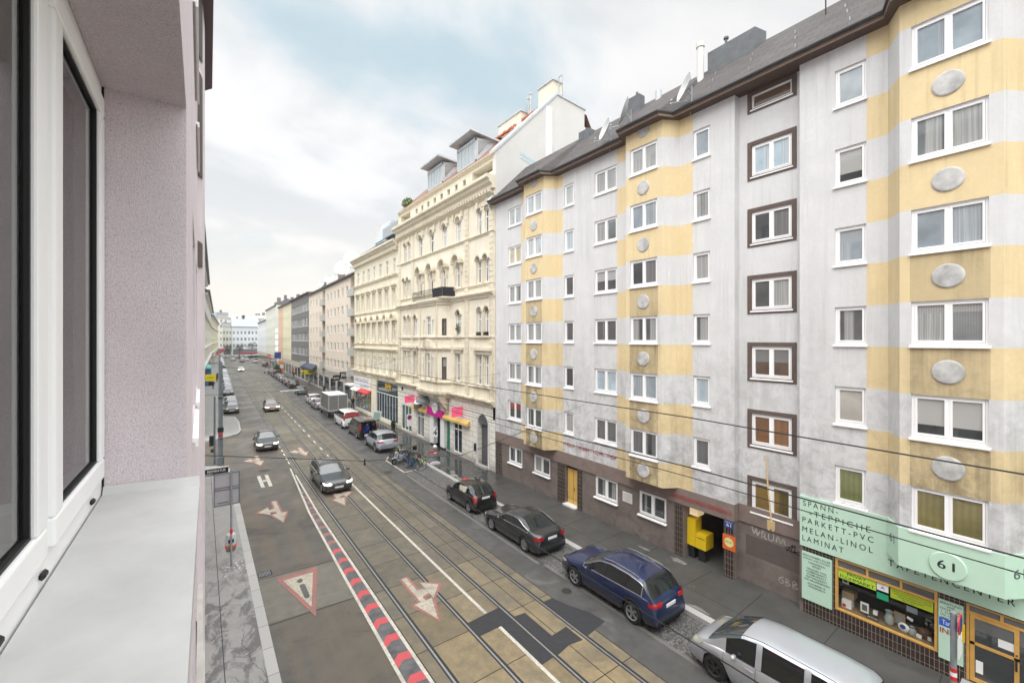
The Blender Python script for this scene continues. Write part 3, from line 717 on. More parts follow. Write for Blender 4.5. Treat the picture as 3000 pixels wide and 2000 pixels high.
# eaves, gutter, roof
outl = [(0,-7)]
for c in sorted(BC): outl += [(0,c-HW-CH),(-BP,c-HW),(-BP,c+HW),(0,c+HW+CH)]
outl += [(0,26.3)]
ev = [(x-.46, y) for x, y in outl]; ev[-1] = (-.46, 26.62)
for i, (x, y) in enumerate(ev):
    if x < -1: ev[i] = (x, y + (-.12 if outl[i][1] < min(BC, key=lambda c: abs(c-y)) else .12))
mb = MB(); mb2 = MB(); mb3 = MB()
sl = lambda p, t: (p[0]+(2.85-p[0])*t, p[1], 20.22+(23.45-20.22)*t)
for (o0, o1, e0, e1) in zip(outl, outl[1:], ev, ev[1:]):
    mb.q((o0[0]+.4,o0[1],ZE), (o1[0]+.4,o1[1],ZE), (e1[0],e1[1],ZE), (e0[0],e0[1],ZE), m=0)
    mb.q((e0[0],e0[1],ZE), (e1[0],e1[1],ZE), (e1[0],e1[1],ZE+.17), (e0[0],e0[1],ZE+.17), m=1)
    mb2.q((e0[0]-.05,e0[1],20.20), (e1[0]-.05,e1[1],20.20), (2.85,e1[1],23.45), (2.85,e0[1],23.45))
mb.build('eaves', [M['brown_trim'], mat('brown_fascia', (.24,.175,.14), .7, var=.1)], b1)
mb2.q((2.85,-7,23.45),(2.85,26.62,23.45),(9,26.62,25.9),(9,-7,25.9)); mb2.q((9,-7,25.9),(9,26.62,25.9),(12,26.62,20),(12,-7,20))
roof = mb2.build('roof', M['roof_slate'], b1)
MB().tube([(x-.09, y, 20.19) for x, y in ev], .065, 8).build('gutter', mat('gutter_dark', (.05,.05,.052), .45, metal=.3), b1, True)
MB().tube([(-.5,26.64,20.25),(2.8,26.64,23.53),(9,26.64,25.98)], .10, 6).q((-.46,26.6,19.9),(2.85,26.6,23.3),(2.85,26.6,22.6),(-.2,26.6,19.6)).build('verge_flashing', M['zinc'], roof)
mb = MB()
for i in range(19):
    for x in (.15, 1.0, 1.7):
        y = -5+i*1.65+(x*.37 % .7); z = 20.2+(x+.5)*.968
        mb.box(x-.02, x+.05, y-.02, y+.02, z, z+.13)
mb.build_each('snow_guard', M['steel'], roof)
mb = MB(); mb.prism([(2.3,22.8),(3.4,22.8),(3.4,24.2),(2.3,23.95)], 9.0, 11.2, 'y'); mb.tube([(2.7,10.5,24.0),(2.7,10.5,24.4)], .06).tube([(2.7,10.5,24.4),(2.7,10.5,24.48)], .12); mb.build('roof_hatch', M['slate'], roof)
MB().tube([(2.0,11.4,22.3),(2.0,11.4,24.2)], .16, 14).tube([(2.0,11.4,24.2),(2.0,11.4,24.42)], .2, 14).build('flue', M['off_white'], roof, True)
MB().box(2.4,2.9,15.3,16.3,22.9,23.95).tube([(2.6,15.6,23.9),(2.6,15.6,24.2)], .07).build('chimney', M['slate'], roof)
MB().box(2.3,2.9,19.1,20.0,22.7,23.5).tube([(2.5,19.5,23.4),(2.5,19.5,23.7)], .06).build('chimney', M['slate'], roof)
MB().tube([(2.2,13.9,22.5),(2.2,13.9,23.35)], .16, 12).build('flue', M['zinc'], roof, True)
MB().box(2.4,3.4,3.0,5.2,22.9,24.6).build('chimney', M['slate'], roof)
mb = MB(); mb.tube([(2.0,6.24,22.3),(2.0,6.24,25.6)], .025, 6)
for z in (23.25, 24.3, 25.2):
    mb.tube([(2.0,6.24,z),(2.0,4.6,z+.05)], .014, 5)
    for k in range(6): mb.tube([(1.75,4.7+k*.26,z+.05),(2.25,4.7+k*.26,z+.05)], .008, 4)
mb.tube([(2.0,6.24,25.3),(2.4,4.4,23.2)], .006, 4)
an = mb.build('antenna', M['dark_iron']); an.location = (FX,0,0); tag(an, 'thin rooftop aerial mast with crossbars on the dark slate roof', 'antenna')
# satellite dishes on the eaves
def dish(x, y, z, az, el, r, label, group, parent_scale=1):
    t = thing('satellite_dish', label, 'satellite dish', (x, y, z), az, group)
    mb = MB(); mb.lathe([(0, 0), (r*.35, -.018), (r*.7, -.07), (r, -.15), (r*1.03, -.14), (r*.7, -.055), (r*.35, .0), (0, .018)], 28, 'x', (0,0,0))
    d = mb.build('reflector', mat('dish_grey', (.58,.60,.59), .5, var=.1, vscale=4), t, True); d.location = (-.12, 0, r+.42); d.rotation_euler = (0, el, 0)
    MB().tube([(.1,0,.2),(.1,0,r+.5)], .03).tube([(.1,0,r*.6+.3),(-.1,0,r+.3)], .025).tube([(.1,.15,-.1),(.1,0,.4)], .015).build('mast', M['galv'], t)
    MB().tube([(-.1,0,.42),(-.75*r/.5,0,.32)], .018).tube([(-.72*r/.5,0,.26),(-.72*r/.5,0,.42),(-.66*r/.5,0,.46)], .04).build('feed_arm', M['galv'], t)
    return t
dish(FX-.42, 15.05, 19.98, R(-25), R(18), .56, 'round grey dish left of the middle bay eaves', 'satellite dishes on the slate roof')
dish(FX-.95, 13.35, 19.98, R(-46), R(20), .62, 'narrow edge-on dish above the middle bay', 'satellite dishes on the slate roof')
dish(FX-.42, 10.5, 19.98, R(-34), R(18), .58, 'grey dish with long feed arm right of the middle bay', 'satellite dishes on the slate roof')
# ------------------------------------------------------------------ writing and small things on that wall
def sign_thing(name, label, cat, mats, fn, group=None):
    mb = MB(); fn(mb); o = mb.build(name, mats); tag(o, label, cat, group); return o
def wtext(parent, s, x, y, z, w, h, m, **k):
    mb = MB(); wall_text(mb, s, x, y, z, w, h, **k); return mb.build('lettering', m, parent)
L1 = tag(MB().build('wall_lettering', M['red_letter']), 'red metal house name letters above the yellow door', 'lettering')
mb = MB(); wall_text(mb, 'STELLA - KLEIN - LÖW - HOF', FX-.03, 18.97, 3.69, 4.09, .21, bold=.035); L1.data = mb.mesh('wall_lettering', M['red_letter'])
L2 = MB(); wall_text(L2, 'LEOPOLDSTADT SEKTION 2', FX-.065, 11.58, 2.77, 2.72, .17, bold=.03)
tag(L2.build('wall_lettering', M['red_letter']), 'red letters on the brown band above the open gateway', 'lettering')
p = sign_thing('plaque', 'small white memorial plaque between two ground floor windows', 'plaque', M['white_render'], lambda b: b.box(FX-.01, FX+.03, 13.90, 14.50, 1.66, 2.16))
mb = MB()
for k, w in enumerate((.3,.42,.38,.44,.36,.2)): wall_text(mb, 'IIIIIII'[:5+k % 3], FX-.012, 14.2+w/2, 2.06-k*.065, w, .028)
mb.build('lettering', mat('engraved_grey', (.45,.42,.42), .7), p)
p = sign_thing('house_number_plate', 'dark blue street number plate beside the gateway', 'sign', [M['blue_sign']], lambda b: b.box(FX-.03, FX-.002, 8.80, 9.17, 2.22, 2.50))
wtext(p, '61', FX-.03, 9.08, 2.28, .19, .12, M['white_paint'], bold=.02); wtext(p, 'TABORSTRASSE', FX-.03, 9.13, 2.43, .29, .045, M['white_paint'])
p = sign_thing('advert_sign', 'orange sign with round yellow emblem hung beside the gateway', 'sign', [mat('orange_sign', (.62,.13,.03), .5)], lambda b: b.box(FX-.07, FX-.03, 8.70, 9.22, 1.33, 1.93))
MB().lathe([(0,-.072),(.19,-.072),(.19,-.06)], 24, 'x', (FX,8.96,1.65)).build('emblem', mat('pale_lemon', (.75,.68,.28), .5), p)
mb = MB(); lettering(mb, 'BILLIG', (FX-.073, 9.10, 1.63), (0,-.28,0), (0,0,.07), (-1,0,0), bold=.02); mb.build('lettering', mat('grass_letter', (.06,.2,.04), .5), p)
t = thing('mailbox', 'yellow stepped mailbox cabinet inside the gateway', 'mailbox', (FX+.28, 10.62, .15))
MB().box(0,.5,.02,.42,.55,1.75).build('tall_cabinet', M['mailbox_yellow'], t); q = MB().box(-.02,.62,-.48,0,.55,1.2).build('low_cabinet', M['mailbox_yellow'], t)
MB().box(-.03,-.02,-.42,-.06,1.02,1.04).build('slot', M['black'], q); MB().box(.05,.4,.1,.35,-.0,.55).box(.05,.4,-.4,-.1,0,.55).build('leg', M['dark_iron'], t)
t = sign_thing('glow_box', 'pale box with an added warm glow under the gateway ceiling', 'lamp', [mat('box_glow', (.8,.7,.5), .5, emit=.3, emitc=(1,.72,.38))], lambda b: b.box(FX+.25, FX+.75, 10.5, 10.9, 2.1, 2.42))  # emission added to warm the gateway; the box is not a lit lamp
sign_thing('notice_board', 'orange notice board on the wall inside the gateway', 'board', [mat('board_ochre', (.55,.24,.04), .6)], lambda b: b.box(FX+.9, FX+2.8, 9.225, 9.26, 1.0, 2.3))
# broom-like wooden paddle leaning out of the stair window
t = thing('shovel', 'long handled pale wooden shovel leaning against the lowest stair window', 'shovel', (FX-.28, 7.26, 2.8))
MB().tube([(.03,.0,.34),(.34,.36,2.7)], .028, 8).build('handle', mat('bare_wood', (.55,.40,.20), .6, var=.2, vscale=9), t); MB().prism([(-.13,.36),(.13,.36),(.12,.05),(.07,-.02),(.0,.1),(-.07,-.02),(-.12,.05)], -.02, .03, 'x').build('blade', M['bare_wood'], t)
# graffiti
def graffiti(name, label, strokes, x, y, z, s, w, m):
    """sprayed ribbons; strokes are lists of (u, v) with u to the right, v up"""
    mb = MB()
    for st in strokes:
        P = [Vector((u, v)) for u, v in st]; Q = []
        for i in range(len(P)-1):
            p0, p1, p2, p3_ = P[max(i-1,0)], P[i], P[i+1], P[min(i+2,len(P)-1)]
            for k in range(6): t = k/6; Q.append(.5*((2*p1)+(p2-p0)*t+(2*p0-5*p1+4*p2-p3_)*t*t+(3*p1-p0-3*p2+p3_)*t**3))
        Q.append(P[-1])
        for a, b in zip(Q, Q[1:]):
            d = (b-a); n = Vector((-d.y, d.x)).normalized()*w; c_ = [a-n, a+n, b+n, b-n]; mb.q(*[(x, y-p.x*s, z+p.y*s) for p in c_])
    tag(mb.build(name, m), label, 'graffiti')
mat('chalk', (.40,.38,.37), .8, var=.5, vscale=9)
graffiti('graffiti', 'faded white scrawl under the lowest stair window', [[(0,1),(.2,.2),(.5,.9),(.6,.1),(.9,.7)],[(1.1,0),(1.2,.9),(1.5,.4),(1.3,.2),(1.7,.0)],[(1.9,.8),(1.9,.1),(2.4,.2),(2.4,.9)],[(2.7,.1),(2.9,.8),(3.2,.1),(3.5,.7),(3.7,0)]], FX+.394, 8.25, 2.12, .33, .07, M['chalk'])
graffiti('graffiti', 'black tag scrawled beside the mint sign', [[(0,.3),(.5,.5),(.2,-.1),(.9,.9),(.7,.0),(1.3,.2)],[(.9,.6),(1.2,.9),(1.1,.1),(1.9,.4),(1.6,-.1),(2.2,.1)],[(.1,.1),(2.3,-.2)]], FX+.394, 7.05, 1.98, .30, .055, M['black_letter'])
graffiti('graffiti', 'white looped letters sprayed low on the brown wall', [[(.5,.9),(.0,.6),(.1,.1),(.5,.2),(.45,.5),(.2,.5)],[(.8,0),(.8,.9),(1.2,.7),(.85,.5),(1.3,.25),(.8,0)],[(1.6,0),(1.6,.9),(2.05,.7),(1.65,.5),(2.15,.2),(1.6,0)]], FX+.394, 7.25, .62, .30, .05, M['chalk'])
MB().box(.397,.42,6.55,8.5,1.25,2.05).build('repainted_panel', mat('patch_brown', (.115,.095,.085), .85, var=.12, vscale=3), b1)
MB().tube([(-.05,19.9,5.2),(-.03,17.1,6.35)], .006, 4).build('hook_wire', M['wire_black'], b1)
# ================================================================== mint shop
shop = thing('carpet_shop', 'mint green carpet shop front with orange framed window at street level', 'shop front', (FX, 3, 0))
def sp(mb, name, mats, parent=shop, each=False): 
    mb.v = [(x, y-3, z) for x, y, z in mb.v]; return mb.build_each(name, mats, parent) if each else mb.build(name, mats, parent)
mb = MB(); mb.box(.30,.36,-7,.7,.1,.60) ; mb = MB()
panel(mb, (.02, -7), (.02, 6.41), .1, 2.56, [(2.80+7, 5.33+7, .74, 2.52, .12), (.92+7, 2.22+7, .30, 2.50, .2)])
sp(mb, 'tiled_wall', M['brown_tile'])
mb = MB()   # window joinery
fy0, fy1 = 2.80, 5.33
mb.box(.0,.10,fy0,fy1,.74,.80); mb.box(.0,.10,fy0,fy1,2.46,2.52); mb.box(.0,.10,fy0,fy0+.07,.80,2.46); mb.box(.0,.10,fy1-.07,fy1,.80,2.46); mb.box(.0,.10,fy0+.07,fy1-.07,2.17,2.23)
for y in (3.62, 4.46): mb.box(.0,.10,y-.03,y+.03,2.23,2.46)
sp(mb, 'shop_window_frame', M['orange_wood'])
sp(MB().q((.05,fy0+.07,.80),(.05,fy1-.07,.80),(.05,fy1-.07,2.17),(.05,fy0+.07,2.17)), 'pane', M['clear_glass'])
sp(MB().q((.05,fy0+.07,2.23),(.05,fy1-.07,2.23),(.05,fy1-.07,2.46),(.05,fy0+.07,2.46)), 'pane', M['pane_dark'])
mb = MB(); mb.q((.95,fy0-.2,.7),(.95,fy1+.2,.7),(.95,fy1+.2,2.5),(.95,fy0-.2,2.5)).q((.13,fy0-.2,.7),(.95,fy0-.2,.7),(.95,fy0-.2,2.5),(.13,fy0-.2,2.5)).q((.13,fy1+.2,.7),(.95,fy1+.2,.7),(.95,fy1+.2,2.5),(.13,fy1+.2,2.5)).q((.13,fy0-.2,2.5),(.95,fy0-.2,2.5),(.95,fy1+.2,2.5),(.13,fy1+.2,2.5))
mb.box(.13,.95,fy0-.19,fy1+.19,.71,.80,m=1); sp(mb, 'display_recess', [M['room_dark'], mat('display_floor', (.22,.15,.08), .6)])
mb = MB(); dy0, dy1 = .92, 2.22
mb.box(.05,.13,dy0,dy1,2.44,2.50); mb.box(.05,.13,dy1-.06,dy1,.30,2.44); mb.box(.05,.13,dy0,dy0+.06,.30,2.44); mb.box(.05,.13,dy0+.06,dy1-.06,2.22,2.28); mb.box(.05,.13,1.52,1.58,2.28,2.44)
sp(mb, 'door_frame', M['orange_wood'])
mb = MB(); a, b = 1.24, 2.15
mb.box(.06,.11,a,b,.32,.44); mb.box(.06,.11,a,b,1.36,1.44); mb.box(.06,.11,a,b,2.12,2.21); mb.box(.06,.11,a,a+.09,.44,2.12); mb.box(.06,.11,b-.09,b,.44,2.12)
dd = sp(mb, 'door', M['orange_wood']); sp(MB().q((.085,a+.09,.44),(.085,b-.09,.44),(.085,b-.09,2.12),(.085,a+.09,2.12)).q((.085,.98,.32),(.085,1.24,.32),(.085,1.24,2.2),(.085,.98,2.2)).q((.09,.98,2.28),(.09,2.16,2.28),(.09,2.16,2.44),(.09,.98,2.44)), 'pane', M['pane_dark'])
h_ = MB().box(.02,.06,1.27,1.31,1.1,1.4).box(.04,.06,1.27,1.30,.75,.79).box(.04,.06,1.27,1.3,1.5,1.53); h_.v = [(x,y-3,z) for x,y,z in h_.v]; h_.build('handle', M['dark_iron'], dd)
sp(MB().box(.079,.083,1.32,1.62,1.56,1.78).box(.079,.083,1.9,2.04,.6,.95), 'paper_notice', M['white_paint'], each=True); sp(MB().box(-.04,.03,2.24,2.36,1.35,1.85), 'yellow_box', M['mailbox_yellow'])
sp(MB().box(-.35,.05,.9,2.3,.15,.30), 'doorstep', M['granite_kerb'])
# fascia boards and bay cladding in mint
fas = thing('shop_sign', 'mint green fascia sign wrapped round the bay with house number 61', 'sign', (FX, 3, 2.6))
def fp(mb, name, mats, parent=fas): 
    mb.v = [(x, y-3, z-2.6) for x, y, z in mb.v]; return mb.build(name, mats, parent)
c = BC[2]; e = .035
mb = MB(); mb.box(-.055,.0,-7,6.385,2.56,3.235); mb.box(-.055,.0,c+HW+CH+.0,6.385,3.236,4.36); mb.box(-.055,.0,-7,c-HW-CH,3.236,4.36)
fp(mb, 'fascia_board', M['mint'])
P = [(-.03, c-HW-CH-.045), (-BP-e, c-HW-.02), (-BP-e, c+HW+.02), (-.03, c+HW+CH+.045)]
fp(MB().prism(P, 3.238, 4.385), 'bay_cladding', M['mint'])
mb = MB(); ys, zs = .34, .34
mb.lathe([(0,-BP-e-.05),(.36,-BP-e-.05),(.385,-BP-e-.03),(.385,-BP-e+.01)], 40, 'x', (0, c, 3.66)); fp(mb, 'oval_plate', M['mint'])
def ft(s, x, y, z, w, h, **k):
    mb = MB(); wall_text(mb, s, x, y, z, w, h, **k); fp(mb, 'lettering', M['black_letter'])
for s, y, z, w in (('SPANN-', 6.28, 4.02, 1.05), ('-TEPPICHE', 6.08, 3.72, 1.72), ('PARKETT-PVC', 6.30, 3.42, 2.02), ('MELAN-LINOL', 6.30, 3.08, 2.0), ('LAMINAT', 6.30, 2.76, 1.22)):
    ft(s, -.055, y, z, w, .19, bold=.004, spacing=1.45)
ft('TAPETENCENTER', -.055, 3.92, 2.86, 2.62, .20, bold=.012, spacing=1.4)
ft('61', -BP-e-.05, c+.20, 3.56, .34, .24, bold=.03, spacing=1.25)
for (pa, pb) in ((P[0], P[1]), (P[2], P[3])):
    pa, pb = Vector(pa), Vector(pb); d = (pb-pa).normalized(); n = Vector((-d.y, d.x)); mid = pa+(pb-pa)*(.50)
    mb = MB(); lettering(mb, '61', (*(mid+d*.16), 3.75), (*(-d*.32), 0), (0,0,.26), (*n, 0), bold=.02); fp(mb, 'lettering', mat('grey_letter', (.10,.13,.14), .6))
# two lettered panels on the tiles
p = sign_thing('lettered_sign', 'tall mint panel listing floor laying services left of the shop window', 'sign', [M['mint']], lambda b: b.box(FX-.03, FX+.018, 5.42, 6.33, .66, 2.36))
mb = MB()
for k, (s, w) in enumerate((('RENOVIEREN ALLER', .84), ('BÖDEN UND WÄNDE', .80), ('TAPEZIEREN', .52), ('MALEN', .26), ('VERLEGEN VON:', .62), ('KLEBEPARKETT', .62), ('STABPARKETT', .58), ('FERTIGPARKETT', .64), ('UND MELAMINBODEN', .78), ('SCHLEIFEN &', .54), ('VERSIEGELN', .52))):
    z = 2.22-k*.098-(.03 if k > 1 else 0)-(.03 if k > 3 else 0)-(.03 if k > 8 else 0)
    wall_text(mb, s, FX-.03, 5.875+w/2, z, w, .062, bold=.015)
mb.build('lettering', M['black_letter'], p)
p = sign_thing('lettered_sign', 'narrow mint panel with blue band and red letters beside the shop door', 'sign', [M['mint']], lambda b: b.box(FX-.03, FX+.018, 2.27, 2.78, .64, 2.36))
MB().box(FX-.034, FX-.03, 2.272, 2.765, 1.60, 1.84).build('blue_band', mat('band_blue', (.03,.12,.55), .5), p)
mb = MB()
for k, (s, w) in enumerate((('BERATUNG', .44), ('VOM', .16), ('FACHMANN', .44), ('T. 216 63 78', .42), ('FAX. 216 21 78', .42), ('0664 301 70', .40))): wall_text(mb, s, FX-.03, 2.525+w/2, 2.26-k*.085, w, .056 if k < 3 else .045, bold=.015)
mb.build('lettering', M['black_letter'], p); wtext(p, 'Tarkett', FX-.034, 2.70, 1.66, .36, .13, M['white_paint'], bold=.01); wtext(p, 'INKU', FX-.03, 2.745, 1.40, .45, .15, M['red_letter'], bold=.03)
# posters on the shop glass
def poster(label, m, y0, y1, z0, z1, lines=(), lm='black_letter'):
    o = sign_thing('poster', label, 'poster', [m], lambda b: b.box(FX+.035, FX+.045, y0, y1, z0, z1))
    mb = MB()
    for s, y, z, w, h in lines: wall_text(mb, s, FX+.035, y, z, w, h, bold=.02, t=.003)
    if lines: mb.build('lettering', M[lm], o)
poster('lime poster for a flea market in the upper left of the shop window', M['lime'], 4.24, 5.25, 1.86, 2.16, [('PRIVAT', 5.0, 2.03, .5, .09), ('FLOHMARKT', 5.2, 1.89, .92, .10)])
poster('white sheet with dark emblem between the lime posters', M['white_paint'], 3.93, 4.22, 1.93, 2.15, [('A', 4.12, 2.0, .1, .08)], 'blue_sign')
poster('plain green sheet hanging under the white one', M['green_sheet'], 3.93, 4.22, 1.65, 1.85)
poster('olive lime poster with small print at the right of the shop window', mat('lime_olive', (.40,.50,.03), .5), 2.90, 3.88, 1.83, 2.14, [('EUROPAS GRÖSSTE AUSWAHL AN TAPETEN', 3.84, 2.06, .9, .035), ('BODENBELÄGE VORHÄNGE UND TEPPICHE', 3.80, 1.99, .86, .035), ('ALLES AUS EINER HAND', 3.7, 1.92, .6, .035), ('SEIT 1961', 3.6, 1.86, .3, .03)])
# goods on the display floor
def goods(name, label, cat, m, fn):
    mb = MB(); fn(mb); o = mb.build(name, m, None, len(mb.v) > 60); tag(o, label, cat); return o
gx, gz = FX+.25, .80
goods('carton', 'white carton with red mark in the left corner of the shop window', 'box', [M['white_paint'], M['red_paint']], lambda b: b.box(gx,gx+.3,4.95,5.22,gz,gz+.26).box(gx-.004,gx,5.1,5.2,gz+.02,gz+.12,m=1))
goods('carton', 'brown cardboard box on the shelf above the white carton', 'box', mat('cardboard', (.30,.21,.12), .8), lambda b: b.box(gx+.1,gx+.45,4.9,5.24,gz+.28,gz+.5))
goods('wall_clock', 'pale square wall clock at the left edge of the shop window', 'clock', [M['off_white'], M['slate']], lambda b: b.box(gx,gx+.04,5.02,5.2,gz+.82,gz+1.02).lathe([(0,-.004),(.06,-.004)], 12, 'x', (gx,5.11,gz+.92), m=1))
goods('picture_frame', 'white framed picture standing left of the glass vase', 'picture', [M['white_paint'], M['slate']], lambda b: b.box(gx,gx+.03,4.48,4.7,gz+.1,gz+.42).box(gx-.004,gx,4.52,4.66,gz+.16,gz+.36,m=1))
goods('carton', 'small white packet beside the framed picture', 'box', M['white_paint'], lambda b: b.box(gx,gx+.1,4.26,4.37,gz+.16,gz+.28))
vase = mat('glass_vase', (.30,.34,.33), .1, ior=1.8)
goods('vase', 'tall ribbed glass vase in the middle of the display', 'vase', vase, lambda b: b.lathe([(.07,0),(.12,.05),(.13,.2),(.08,.34),(.11,.42)], 18, c=(gx+.1,3.98,gz)))
goods('picture_frame', 'wooden framed mirror behind the glass vase', 'mirror', [M['orange_wood'], M['pane_bluegrey']], lambda b: b.box(gx+.25,gx+.28,3.62,3.9,gz+.05,gz+.42).box(gx+.244,gx+.25,3.66,3.86,gz+.09,gz+.38,m=1))
goods('plate', 'blue and white plate standing at the front of the display', 'plate', [M['white_paint'], M['blue_sign']], lambda b: b.lathe([(0,0),(.13,.02),(.14,.03)], 20, 'x', (gx-.05,3.6,gz+.15)).lathe([(0,-.004),(.07,.002)], 14, 'x', (gx-.05,3.62,gz+.17), m=1))
goods('vase', 'squat glass jar at the right of the blue plate', 'vase', vase, lambda b: b.lathe([(.09,0),(.12,.06),(.1,.16),(.05,.2),(.07,.24)], 16, c=(gx+.05,3.42,gz)))
goods('card', 'white price card floating at the back of the display', 'card', mat('card_blue', (.5,.6,.72), .5), lambda b: b.box(gx+.3,gx+.31,3.34,3.6,gz+.55,gz+.73))
goods('card', 'small tilted white card above the glass jar', 'card', M['white_paint'], lambda b: b.prism([(3.42,gz+.36),(3.56,gz+.42),(3.54,gz+.5),(3.40,gz+.45)], gx+.1, gx+.105, 'x'))
goods('basket', 'brown wicker basket at the right of the display', 'basket', mat('wicker', (.13,.065,.03), .8, bump=.6, bscale=60, var=.4, vscale=20), lambda b: b.lathe([(.16,0),(.22,.14),(.2,.16),(.16,.1)], 18, c=(gx+.2,3.16,gz)).ell((gx+.2,3.16,gz+.17), (.17,.17,.1)))
goods('card', 'white card leaning on the wicker basket', 'card', M['white_paint'], lambda b: b.prism([(3.2,gz),(3.32,gz+.02),(3.30,gz+.14),(3.18,gz+.12)], gx-.02, gx-.015, 'x'))
goods('card', 'small cream card at the right end of the display', 'card', M['off_white'], lambda b: b.box(gx,gx+.005,2.98,3.06,gz+.04,gz+.16))
goods('chandelier', 'crystal lamp hanging at the right of the shop window', 'lamp', vase, lambda b: [b.ell((gx+.3+.08*math.cos(k*2.4),3.05+.1*math.sin(k*2.4),gz+.35+.05*(k % 5)), (.03,.03,.045), 6, 5) for k in range(16)])
goods('sign_board', 'black board with white lettering low in the display', 'sign', [M['black'], M['white_paint']], lambda b: (b.box(gx-.06,gx-.04,4.22,4.52,gz,gz+.11), wall_text(b, 'AKTION', gx-.06, 4.5, gz+.03, .26, .06, m=1)))
# ================================================================== ornate cream house
YO = 26.34; b2 = thing('apartment_building', 'ornate cream house with arched hoods, iron balcony and pink shop signs', 'building', (FX, YO, 0))
y2 = lambda Y: Y-YO
LB2 = 45.62-YO; XS = -.02
W2 = []   # (Y0,Y1,z0,z1,arch)
pairs = [(27.45, 28.53), (42.55, 43.62)]; singles = [31.92, 34.50, 37.10, 39.65]
for a in [p for q_ in pairs for p in q_]:
    W2 += [(a-.33,a+.33,18.24,19.98,1), (a-.36,a+.36,14.42,16.15,1), (a-.36,a+.36,10.36,12.2,1), (a-.34,a+.34,6.45,8.75,0)]
for a in singles:
    W2 += [(a-.42,a+.42,18.24,19.9,1), (a-.45,a+.45,14.42,16.2,1)]
for a in (31.92, 40.9): W2 += [(a-.42,a+.42,10.36,12.1,1), (a-.42,a+.42,6.45,8.75,0)]
mb = MB()
panel(mb, (XS,0), (XS,LB2), 5.2, 22.0, [(y2(a), y2(b), c, d, .22) for a, b, c, d, _ in W2])
mb.box(.3, 12, .0, LB2, 21.5, 21.9); mb.q((12,0,0),(12,LB2,0),(12,LB2,25),(12,0,25)); mb.q((XS,LB2,0),(12,LB2,0),(12,LB2,24),(XS,LB2,24))
mb.build('wall', M['plaster_cream'], b2)
rr = random.Random(5)
for a, b, c, d, ar in W2:
    w = window(b2, (XS,0), (XS,1), y2(a), y2(b), c, d, 'cross', M['pane_'+rr.choice(['tall_dark','tall_grey','grey','pale','dim','tall_grey'])], inset=.16, sill=.0)
    if ar:
        r_ = (b-a)/2; m_ = MB(); m_.lathe([(0,-.005),(r_*.86,-.005)], 12, 'x', (0, r_, 0), a0=0, a1=math.pi)
        o = m_.build('arched_light', M['pane_tall_dark'], b2); o.location = (XS, y2(a), d)
# shaped mouldings
def mould(mb, prof, ya, yb): mb.prism(prof, ya, yb, 'y')
def cornice(mb, z, h, d, ya, yb, x=XS):
    mould(mb, [(x+.05,z),(x-d*.35,z),(x-d*.35,z+h*.25),(x-d*.65,z+h*.45),(x-d*.7,z+h*.6),(x-d,z+h*.75),(x-d,z+h),(x+.05,z+h*1.02)], ya, yb)
mb = MB()
cornice(mb, 21.25, .95, .75, -.02, LB2+.1); cornice(mb, 20.75, .2, .2, 0, LB2); cornice(mb, 18.0, .18, .16, 0, LB2); cornice(mb, 14.12, .2, .14, 0, LB2); cornice(mb, 13.25, .4, .38, 0, LB2); cornice(mb, 10.08, .14, .12, 0, LB2); cornice(mb, 4.98, .46, .45, -.02, LB2)
cornice(mb, 6.15, .16, .12, 0, LB2)
for k in range(46):
    y = .25+k*.415
    mb.box(XS-.42, XS-.01, y, y+.16, 20.98, 21.22)
for Yc in (30.45, 41.6, 26.75, 45.1):
    mb.box(XS-.07, XS+.02, y2(Yc)-.32, y2(Yc)+.32, 5.45, 20.7)
for Yc in (26.75, 30.45, 45.1):
    for k in range(36): mb.box(XS-.10, XS-.07, y2(Yc)-.30+(.06 if k % 2 else 0), y2(Yc)+.30-(.06 if k % 2 else 0), 5.5+k*.42, 5.86+k*.42)
for Yc in singles+[27.99, 43.08]:      # frieze brackets
    for dy in (-.75, .75): mb.box(XS-.2, XS, y2(Yc)+dy-.12, y2(Yc)+dy+.12, 20.2, 20.72)
    mb.box(XS-.08, XS, y2(Yc)-.5, y2(Yc)+.5, 20.3, 20.65)
mb.build('cornice', M['plaster_cream_trim'], b2)
def arch_hood(mb, yc, zc, r, w, d, x=XS):
    """half-round drip hood: a thick half ring standing off the wall"""
    n = 12
    for k in range(n):
        a, b = math.pi*k/n, math.pi*(k+1)/n
        for (ra, rb, xa) in ((r-w, r, x-d), ):
            A = [(yc+ra*math.cos(a), zc+ra*math.sin(a)), (yc+rb*math.cos(a), zc+rb*math.sin(a)), (yc+rb*math.cos(b), zc+rb*math.sin(b)), (yc+ra*math.cos(b), zc+ra*math.sin(b))]
            mb.prism(A, xa, x+.02, 'x')
for a in singles:
    mb = MB(); yc = y2(a); arch_hood(mb, yc, 16.55, .78, .2, .42); arch_hood(mb, yc, 16.2, .52, .1, .1)
    for s in (-1, 1): mb.box(XS-.42, XS, yc+s*.72-.16, yc+s*.72+.16, 16.38, 16.6); mb.box(XS-.2, XS, yc+s*.62-.08, yc+s*.62+.08, 15.6, 16.38); mb.box(XS-.10, XS, yc+s*.56-.07, yc+s*.56+.07, 14.4, 15.6)
    arch_hood(mb, yc, 19.98, .54, .12, .16)
    mb.box(XS-.12, XS, yc-.5, yc+.5, 18.16, 18.22); mb.build('window_hood', M['plaster_cream_trim'], b2)
